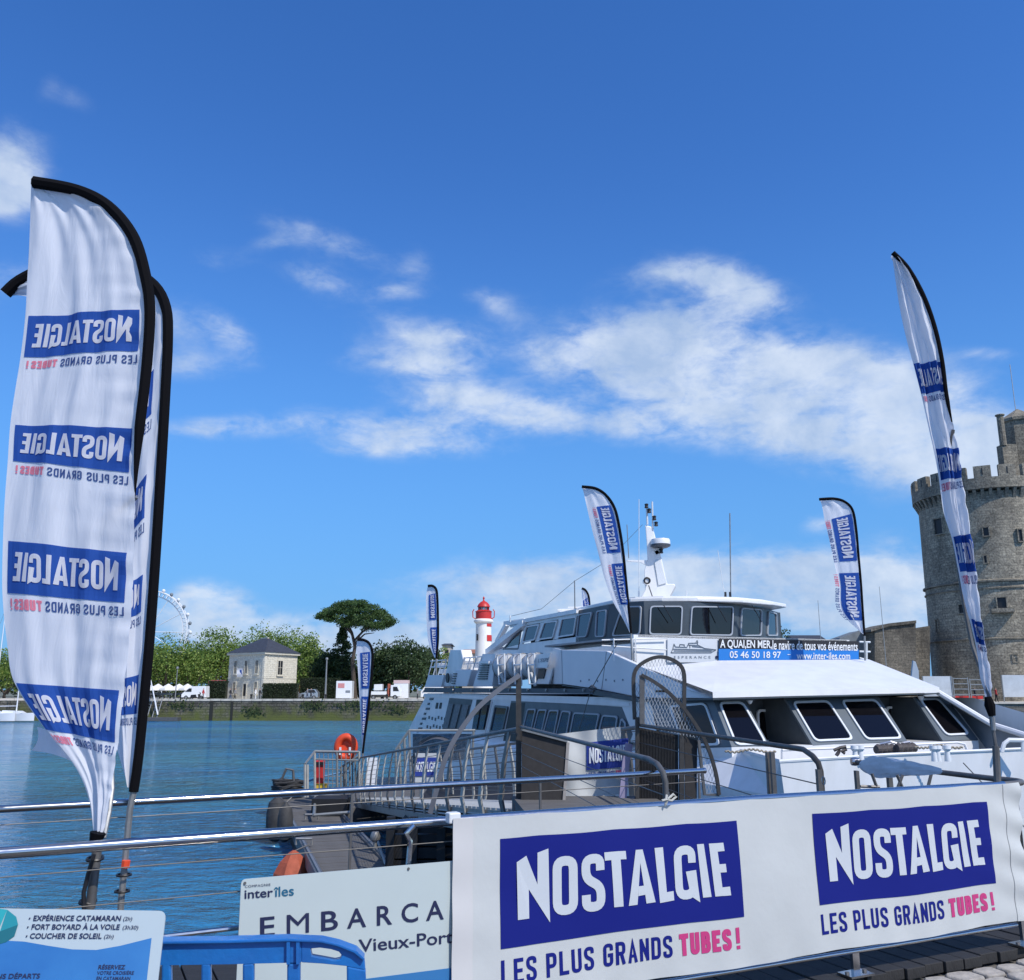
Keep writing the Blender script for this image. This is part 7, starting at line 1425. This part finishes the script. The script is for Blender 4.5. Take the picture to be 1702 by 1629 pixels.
# coiled rope heap on the pontoon corner
c_ = WZ(478, 1325, .62); t = thing('rope_heap', tuple(c_), 'heap of dark and blue rope on the far left corner of the pontoon', 'rope')
b = MB(); rnd = random.Random(11); P_ = []
for k in range(90): a = k * .55; P_.append(c_ + V((math.cos(a) * (.45 + .2 * rnd.random()), math.sin(a) * (.35 + .2 * rnd.random()), .06 + k * .006 + .05 * rnd.random())))
b.tube(P_, .04, 5); mk('coil', b, M_tyre, t, smooth=True); b = MB(); b.tube([c_ + V((-.3, 0, .5)), c_ + V((-.1, 0, 1.0)), c_ + V((.15, 0, .95)), c_ + V((.2, 0, .55))], .05, 6); mk('iron_loop', b, M_dksteel, t, smooth=True); b = MB(); b.tube([c_ + V((.2, 0, .4)), c_ + V((1.2, .4, .7)), c_ + V((2.1, .6, .85))], .035, 5); mk('blue_line', b, mat('blue_rope', (.08, .2, .35), .7), t, smooth=True)
# cage at the foot of the gangway
DC = 32.3; cp_ = lambda px, py, d=0.0: W(px, py, DC + d)
cage = thing('landing_cage', tuple(cp_(560, 1320)), 'grey steel cage of railings on the pontoon at the foot of the gangway', 'railing')
def cbar(nm, a, b_, r=.03, d=0.0, d2=None, m=M_ramp): b = MB(); b.tube([cp_(*a, d), cp_(*b_, d if d2 is None else d2)], r, 6); mk(nm, b, m, cage)
cbar('top_rail', (523, 1249), (597, 1250), .05); cbar('top_rail', (523, 1249), (507, 1270), .04, 0, -1); cbar('mid_rail', (524, 1262), (597, 1264), .03); 
for i in range(11): x_ = 523 + i * 7.4; cbar('upright', (x_, 1249), (x_ + .5, 1318), .045 if i in (0, 5, 10) else .018, 0, m=M_slat if i in (0, 10) else M_ramp)
for px in (507, 511): cbar('upright', (px, 1271), (px, 1325), .05, -1, m=M_slat)
for y_ in (1278, 1290, 1302): cbar('mesh_rail', (540, y_), (565, y_ + 1), .015)
cbar('step_rail', (521, 1322), (583, 1325), .06, -1.5); cbar('step_rail', (522, 1355), (582, 1350), .05, -4); cbar('step_leg', (524, 1324), (522, 1356), .05, -1.5, -4); cbar('step_leg', (584, 1326), (584, 1352), .05, -1.5, -4)
b = MB(); b.box(cp_(553, 1338, -2), (1.1, 1.2, .5)); mk('step_void', b, M_blacktimber, cage)
cbar('stair_rail', (597, 1256), (565, 1276), .04, .3); cbar('stair_rail', (590, 1262), (568, 1290), .03, .3)
for i in range(7): cbar('stair_upright', (566 + i * 5, 1276 - i * 3), (566 + i * 5, 1316), .025, .3)
t = thing('red_cabinet', tuple(cp_(530, 1300, .8)), 'narrow red safety cabinet inside the landing cage', 'cabinet'); b = MB(); b.box(cp_(531, 1284, .8), (.32, .3, .82)); mk('body', b, M_red, t, bev=.03); b = MB(); b.box(cp_(531, 1269, .62), (.34, .05, .1)); mk('dark_band', b, M_black, t); b = MB(); b.box(cp_(533, 1307, .7), (.42, .3, .2)); mk('yellow_base', b, M_yellow, t)
# life buoy
lbp = cp_(575, 1242, .9); t = thing('life_buoy', tuple(lbp), 'orange horseshoe life buoy case on its post at the landing cage', 'life buoy')
b = MB(); b.tube([lbp + XX * math.cos(k * .3142) * .30 + ZZ * math.sin(k * .3142) * .36 for k in range(20)], .13, 10, closed=True); mk('ring', b, M_orange, t, smooth=True); b = MB(); b.box(lbp + YY * .06, (.45, .06, .6)); mk('back_plate', b, M_orange, t)
for s_ in (-1, 1): b = MB(); b.box(lbp + V((s_ * .17, -.15, -.12)), (.07, .03, .26)); mk('reflective_patch', b, M_pwhite, t)
b = MB(); b.tube([lbp - ZZ * .3, V((lbp.x, lbp.y, .6))], .04, 6); mk('post', b, M_ramp, t)
# glazed shelter and small banner at the ship side end of the gangway
sh = thing('boarding_shelter', tuple(W(720, 1300, 31)), 'low glazed boarding shelter frame behind the gangway by the ship stern', 'shelter')
for a_, b_ in (((680, 1214), (790, 1214)), ((680, 1214), (658, 1246)), ((680, 1214), (683, 1305)), ((658, 1246), (658, 1306)), ((787, 1214), (785, 1260)), ((664, 1240), (666, 1306)), ((672, 1228), (674, 1306))): b = MB(); b.tube([W(*a_, 31), W(*b_, 31)], .045, 6); mk('frame_bar', b, M_ramp, sh)
b = MB(); b.prism([W(686, 1220, 31.1), W(784, 1220, 31.1), W(780, 1262, 31.1), W(686, 1270, 31.1)], YY * .03); mk('glass_sheet', b, glass_mat('shelter_glass', (.45, .55, .62), .1, .75), sh)
b = MB(); b.grid(lambda u, v: W(693 + 62 * u + 4 * math.sin(v * 3), 1236 - 14 * math.sin(u * 3.1) + v * 6, 31.6 - v), 12, 4); mk('dark_tarpaulin', b, M_dksteel, sh, fixn=False)
for i, (xa_, lab) in enumerate(((690, 'small blue banner with white letters, left of the pair on the gangway railing'), (709, 'small blue banner with white letters, right of the pair on the gangway railing'))):
    t = thing('rail_banner', tuple(W(xa_ + 8, 1300, 27.6)), lab, 'banner', 'small banners on the gangway railing')
    g_ = lambda u, v, l=0, xa_=xa_: W(xa_ + 16.5 * u, 1302 - 50 * v, 27.6 - l)
    b = MB(); b.prism([g_(0, 0), g_(1, 0), g_(1, 1), g_(0, 1)], YY * .02); mk('sheet', b, C_banner, t)
    b = MB(); b.prism([g_(.0, .22, .01), g_(1, .22, .01), g_(1, .86, .01), g_(.0, .86, .01)], -YY * .005); mk('logo_panel', b, M_blue, t)
    vs_ = []; 
    textq('logo_lettering', 'NOST' if i == 0 else 'LGIE', [g_(.08, .72, .03), g_(.94, .72, .03), g_(.94, .38, .03), g_(.08, .38, .03)], M_pwhite, t, .03)
b = MB(); b.box(W(618, 1282, 32.6), (.35, .1, .9)); o = mk('notice_panel', b, M_pwhite, origin=tuple(W(618, 1282, 32.6))); props(o, 'white notice panel on the gangway railing near the landing cage', 'sign')
# ================================================================= FLAGS
def cr(P, t):
    n = len(P) - 1; t = min(max(t, 0), n); i = min(int(t), n - 1); f = t - i; p0 = P[max(i - 1, 0)]; p1 = P[i]; p2 = P[i + 1]; p3 = P[min(i + 2, n)]
    return .5 * ((2 * p1) + (p2 - p0) * f + (2 * p0 - 5 * p1 + 4 * p2 - p3) * f * f + (3 * p1 - p0 - 3 * p2 + p3) * f ** 3)
def flag(label, edge, pole, base, D, band, logos, amp, kf, lift, nu=26, per=6, edepth=0.0, sleeve_to=None, group='advertising feather flags', vertical=False, slogan=True, base_m=None, foot=True, polew=.014, seed=0, L0=.05, extra=None):
    rnd = random.Random(seed); ph = [rnd.uniform(0, 6.28) for _ in range(6)]
    E = [W(*p, D + edepth) for p in edge]; P = [W(*p, D) for p in pole]; n = len(E) - 1; wid = sum((E[i] - P[i]).length for i in range(n + 1)) / (n + 1)
    def S(u, v, l=0.0):
        e = cr(E, v); p = cr(P, v); q = e.lerp(p, u); m = math.sin(min(max(u, 0), 1) * math.pi) ** .6; s = v / n
        d = amp * m * (math.sin(kf * u + ph[0] + 3.2 * s * n * .12) * .36 * (.6 + .4 * math.sin(s * n * .9 + ph[5])) + math.sin(kf * 1.7 * u + ph[1] - 2.1 * s * n * .33) * .2 + math.sin(kf * .5 * u + ph[2] + s * 9) * .7 + .10 * math.sin(kf * 3.1 * u + ph[3] + s * n * 1.3) + .18 * math.sin(kf * 1.1 * u + s * n * 2.6 + ph[4]))
        d += amp * .22 * math.exp(-((1 - u) * 4)) * (math.sin(v * 7.5 + 6 * u) + .6 * math.sin(v * 12.3 - 5 * u + ph[3]))
        return q + V((0, -1, 0)) * (d + l)
    root = thing('feather_flag', tuple(W(*base[-1], D)), label, 'flag', group)
    b = MB(); b.grid(lambda u, v: S(u, v * n), nu, n * per); mk('cloth', b, C_white, root, smooth=True, fixn=False)
    st = sleeve_to if sleeve_to is not None else n; pts = [cr(P, i * st / 60) for i in range(61)]
    b = MB(); b.tube(pts, [band * (1 - .25 * i / 60) * (1 if st == n or i < 50 else 1 - (i - 50) / 11) for i in range(61)], 8); mk('pole_sleeve', b, M_blackcloth, root, smooth=True)
    lower = [cr(E, st + (n - st) * i / 12).lerp(cr(P, st + (n - st) * i / 12), 1 - .45 * math.sin(i / 12 * math.pi) ** .5) + V((0, .11 * math.sin(min(1, i / 4) * math.pi / 2) * (1 if i < 9 else (12 - i) / 3) + .01 if D < 8 else .06, 0)) for i in range(13)] if st < n else [P[-1]]
    bp_ = [W(*q, D) for q in base]; b = MB(); b.tube(lower + bp_, polew, 8); mk('pole', b, base_m or M_galv, root, smooth=True)
    for (va, vb, ua, ub) in logos:
        if vertical:   # text runs up along the pole, mirrored
            f = lambda x, y, l, va=va, vb=vb, ua=ua, ub=ub: S(ua + (ub - ua) * (y / LH), vb - (vb - va) * x, l * lift)
        else: f = lambda x, y, l, va=va, vb=vb, ua=ua, ub=ub: S(ub - (ub - ua) * x, vb - (vb - va) * (y / LH), l * lift)
        logo_parts(root, f, 1.0, (C_blue, C_white, C_ink, C_pink), L0=L0, slogan=slogan)
    return root, S
# big flag at the left
e1 = [(52, 302), (51, 335), (50, 370), (48, 420), (45, 470), (42, 526), (34, 594), (25, 650), (17, 706), (13, 765), (8, 830), (5, 898), (4, 985), (12, 1070), (24, 1135), (75, 1212), (125, 1275), (148, 1330), (156, 1390)]
p1 = [(57, 303), (130, 317), (182, 345), (222, 395), (242, 460), (249, 514), (246, 582), (240, 645), (232, 712), (226, 786), (224, 850), (222, 920), (219, 1003), (214, 1070), (206, 1148), (196, 1235), (188, 1290), (182, 1335), (170, 1393)]
r1, S1 = flag('largest feather flag, broad mirrored cloth with black arched sleeve at the left', e1, p1, [(162, 1392), (160, 1418), (153, 1475), (149, 1560)], 3.72, .0285, [(5, 6, .03, .92), (8, 9, .04, .94), (11, 12, .04, .95), (14, 15, .02, .96)], .021, 15, .0028, 44, 8, .02, 9.6, polew=.011, seed=2, L0=.035)
b = MB(); b.tube([W(163, 1384, 3.70), W(158, 1400, 3.70)], [.030, .022], 10); mk('sleeve_end', b, M_blackcloth, r1, smooth=True)
b = MB(); b.tube([W(161, 1414, 3.70), W(154, 1474, 3.70), W(150, 1510, 3.70)], .018, 10); mk('ground_spike', b, M_dksteel, r1, smooth=True)
b = MB(); b.tube([W(156, 1420, 3.66), W(146, 1455, 3.66), W(139, 1484, 3.66), W(140, 1520, 3.66)], .008, 6); mk('bungee', b, M_black, r1, smooth=True)
for x_, y_ in ((158, 1427), (146, 1498)): b = MB(); b.tube([W(x_, y_, 3.71) + V((math.cos(k * .785) * .03, math.sin(k * .785) * .03, .004 * math.sin(k * .785))) for k in range(8)], .006, 5, closed=True); mk('cable_tie', b, M_black, r1, smooth=True)
b = MB(); b.grid(lambda u, v: W(62 + 74 * u - 10 * v * (1 - u) + 6 * math.sin(v * 3), 1208 + 45 * u * .9 + 40 * v * (1 - .35 * u) - 22 * u * (1 - u), 3.80 + .02 * math.sin(u * 9)), 16, 10); mk('back_fold', b, C_white, r1, smooth=True, fixn=False)
# the one behind it
p2 = [(9, 488), (34, 466), (80, 446), (150, 437), (215, 450), (256, 474), (276, 512), (279, 565), (275, 650), (270, 740), (264, 840), (257, 950), (249, 1060), (239, 1170), (230, 1260), (222, 1316)]
e2 = [(12, 489), (40, 492), (90, 500), (120, 520), (140, 560), (150, 620), (160, 660), (165, 720), (165, 780), (165, 860), (165, 940), (168, 1020), (172, 1100), (180, 1180), (196, 1250), (212, 1302)]
r2, S2 = flag('feather flag half hidden right behind the largest one at the left', e2, p2, [(222, 1318), (216, 1345), (204, 1470), (201, 1500), (199, 1560)], 4.85, .034, [(7.25, 8.15, .05, .80), (9.25, 10.0, .05, .78), (10.9, 11.5, .05, .78), (12.5, 13.15, .05, .8)], .03, 16, .003, 30, 7, .02, None, polew=.017, seed=4, L0=.045)
for x_, y_ in ((206, 1454), (203, 1481)): b = MB(); b.tube([W(x_, y_, 4.84) + V((math.cos(k * .785) * .035, math.sin(k * .785) * .035, 0)) for k in range(8)], .006, 5, closed=True); mk('cable_tie', b, M_black, r2, smooth=True)
b = MB(); b.tube([W(210, 1430, 4.83), W(208, 1442, 4.83)], .021, 8); mk('orange_tape', b, M_orange, r2, smooth=True)
# leaning flag at the right
p3 = [(1484, 420), (1509, 446), (1535, 492), (1554, 545), (1566, 600), (1573, 655), (1582, 700), (1593, 745), (1598, 790), (1606, 835), (1614, 890), (1622, 945), (1628, 1000), (1634, 1050), (1641, 1090), (1648, 1128), (1646, 1160)]
e3 = [(1484, 428), (1489, 470), (1497, 520), (1507, 565), (1518, 605), (1532, 660), (1541, 700), (1551, 745), (1560, 792), (1568, 850), (1582, 895), (1592, 945), (1603, 1000), (1614, 1040), (1624, 1085), (1630, 1130), (1641, 1158)]
r3, S3_ = flag('narrow leaning feather flag in front of the stone tower at the right', e3, p3, [(1646, 1162), (1648, 1200), (1655, 1240), (1657, 1290), (1658, 1500)], 5.9, .017, [(4.0, 4.9, .0, .98), (7.0, 8.1, .1, .98), (9.95, 11.1, .1, .97), (12.7, 13.6, .1, .98)], .035, 21, .004, 30, 8, .05, 6.3, base_m=M_dksteel, polew=.012, seed=5, L0=.04)
b = MB(); b.tube([W(1642, 1158, 5.9), W(1645, 1172, 5.9), W(1649, 1190, 5.9)], [.02, .034, .022], 8); mk('sleeve_end', b, M_blackcloth, r3, smooth=True)
b = MB(); b.tube([W(1650, 1192, 5.88), W(1652, 1214, 5.88)], .013, 8); mk('bare_shaft', b, M_galv, r3, smooth=True)
b = MB(); b.tube([W(1655, 1240, 5.87), W(1658, 1300, 5.87)], .022, 8); mk('socket', b, M_dksteel, r3, smooth=True)
# flag on the ship in front of the wheelhouse
p4 = [(967, 809), (990, 812), (1008, 824), (1022, 846), (1030, 880), (1036, 920), (1040, 960), (1044, 1000), (1047, 1030), (1049, 1053)]
e4 = [(968, 812), (970, 818), (973, 832), (977, 850), (985, 884), (995, 922), (1005, 962), (1019, 1000), (1035, 1028), (1047, 1052)]
flag('feather flag in front of the wheelhouse of the ship', e4, p4, [(1049, 1060), (1051, 1097)], 25.6, .045, [(2.75, 4.95, .36, .90), (5.4, 7.15, .46, .98)], .04, 9, .014, 20, 7, .1, None, vertical=True, polew=.03, seed=6, L0=.08)
p5 = [(1362, 830), (1386, 829), (1404, 834), (1417, 848), (1423, 880), (1427, 925), (1431, 970), (1434, 1015), (1437, 1057)]
e5 = [(1363, 831), (1366, 840), (1368, 850), (1370, 862), (1376, 887), (1385, 928), (1393, 970), (1397, 1015), (1434, 1054)]
flag('feather flag at the right end of the ship upper rail, above the blue banner', e5, p5, [(1437, 1060), (1438, 1098)], 27.0, .045, [(3.2, 5.15, .22, .92), (5.6, 7.35, .12, .93)], .04, 9, .014, 20, 7, .1, None, vertical=True, polew=.03, seed=7, L0=.08)
p6 = [(711, 974), (719, 974), (725, 980), (727, 995), (728, 1030), (728, 1065), (725, 1095)]; e6 = [(711, 976), (710, 979), (709, 985), (708, 998), (709, 1031), (712, 1066), (722, 1093)]
flag('tall narrow flag at the stern of the ship left of the lighthouse', e6, p6, [(725, 1098), (725, 1122)], 42, .06, [(2.5, 4.0, .26, .86), (4.35, 5.7, .3, .9)], .03, 7, .025, 14, 6, .1, None, vertical=True, slogan=False, polew=.04, seed=8, L0=.12)
p7 = [(595, 1063), (605, 1064), (614, 1070), (619, 1085), (618, 1115), (615, 1150), (611, 1190), (606, 1225), (603, 1252)]; e7 = [(594, 1066), (593, 1068), (593, 1075), (593, 1088), (595, 1116), (597, 1150), (599, 1190), (601, 1224), (602, 1250)]
flag('flag standing at the landing cage over the orange life buoy', e7, p7, [(603, 1254), (602, 1322)], 32.6, .05, [(2.9, 4.85, .22, .86), (5.2, 6.9, .2, .88)], .03, 7, .02, 14, 6, .1, None, vertical=True, slogan=False, polew=.03, seed=9, L0=.12)
p8 = [(967, 978), (973, 981), (978, 990), (980, 1005), (980, 1020)]; e8 = [(967, 980), (967, 988), (967, 997), (967, 1008), (972, 1018)]
flag('small flag tip showing behind the wheelhouse roof', e8, p8, [(980, 1022), (980, 1035)], 38, .05, [(2.2, 3.8, .2, .95)], .06, 10, .02, 10, 6, .1, None, vertical=True, slogan=False, polew=.03, seed=10, L0=.15)
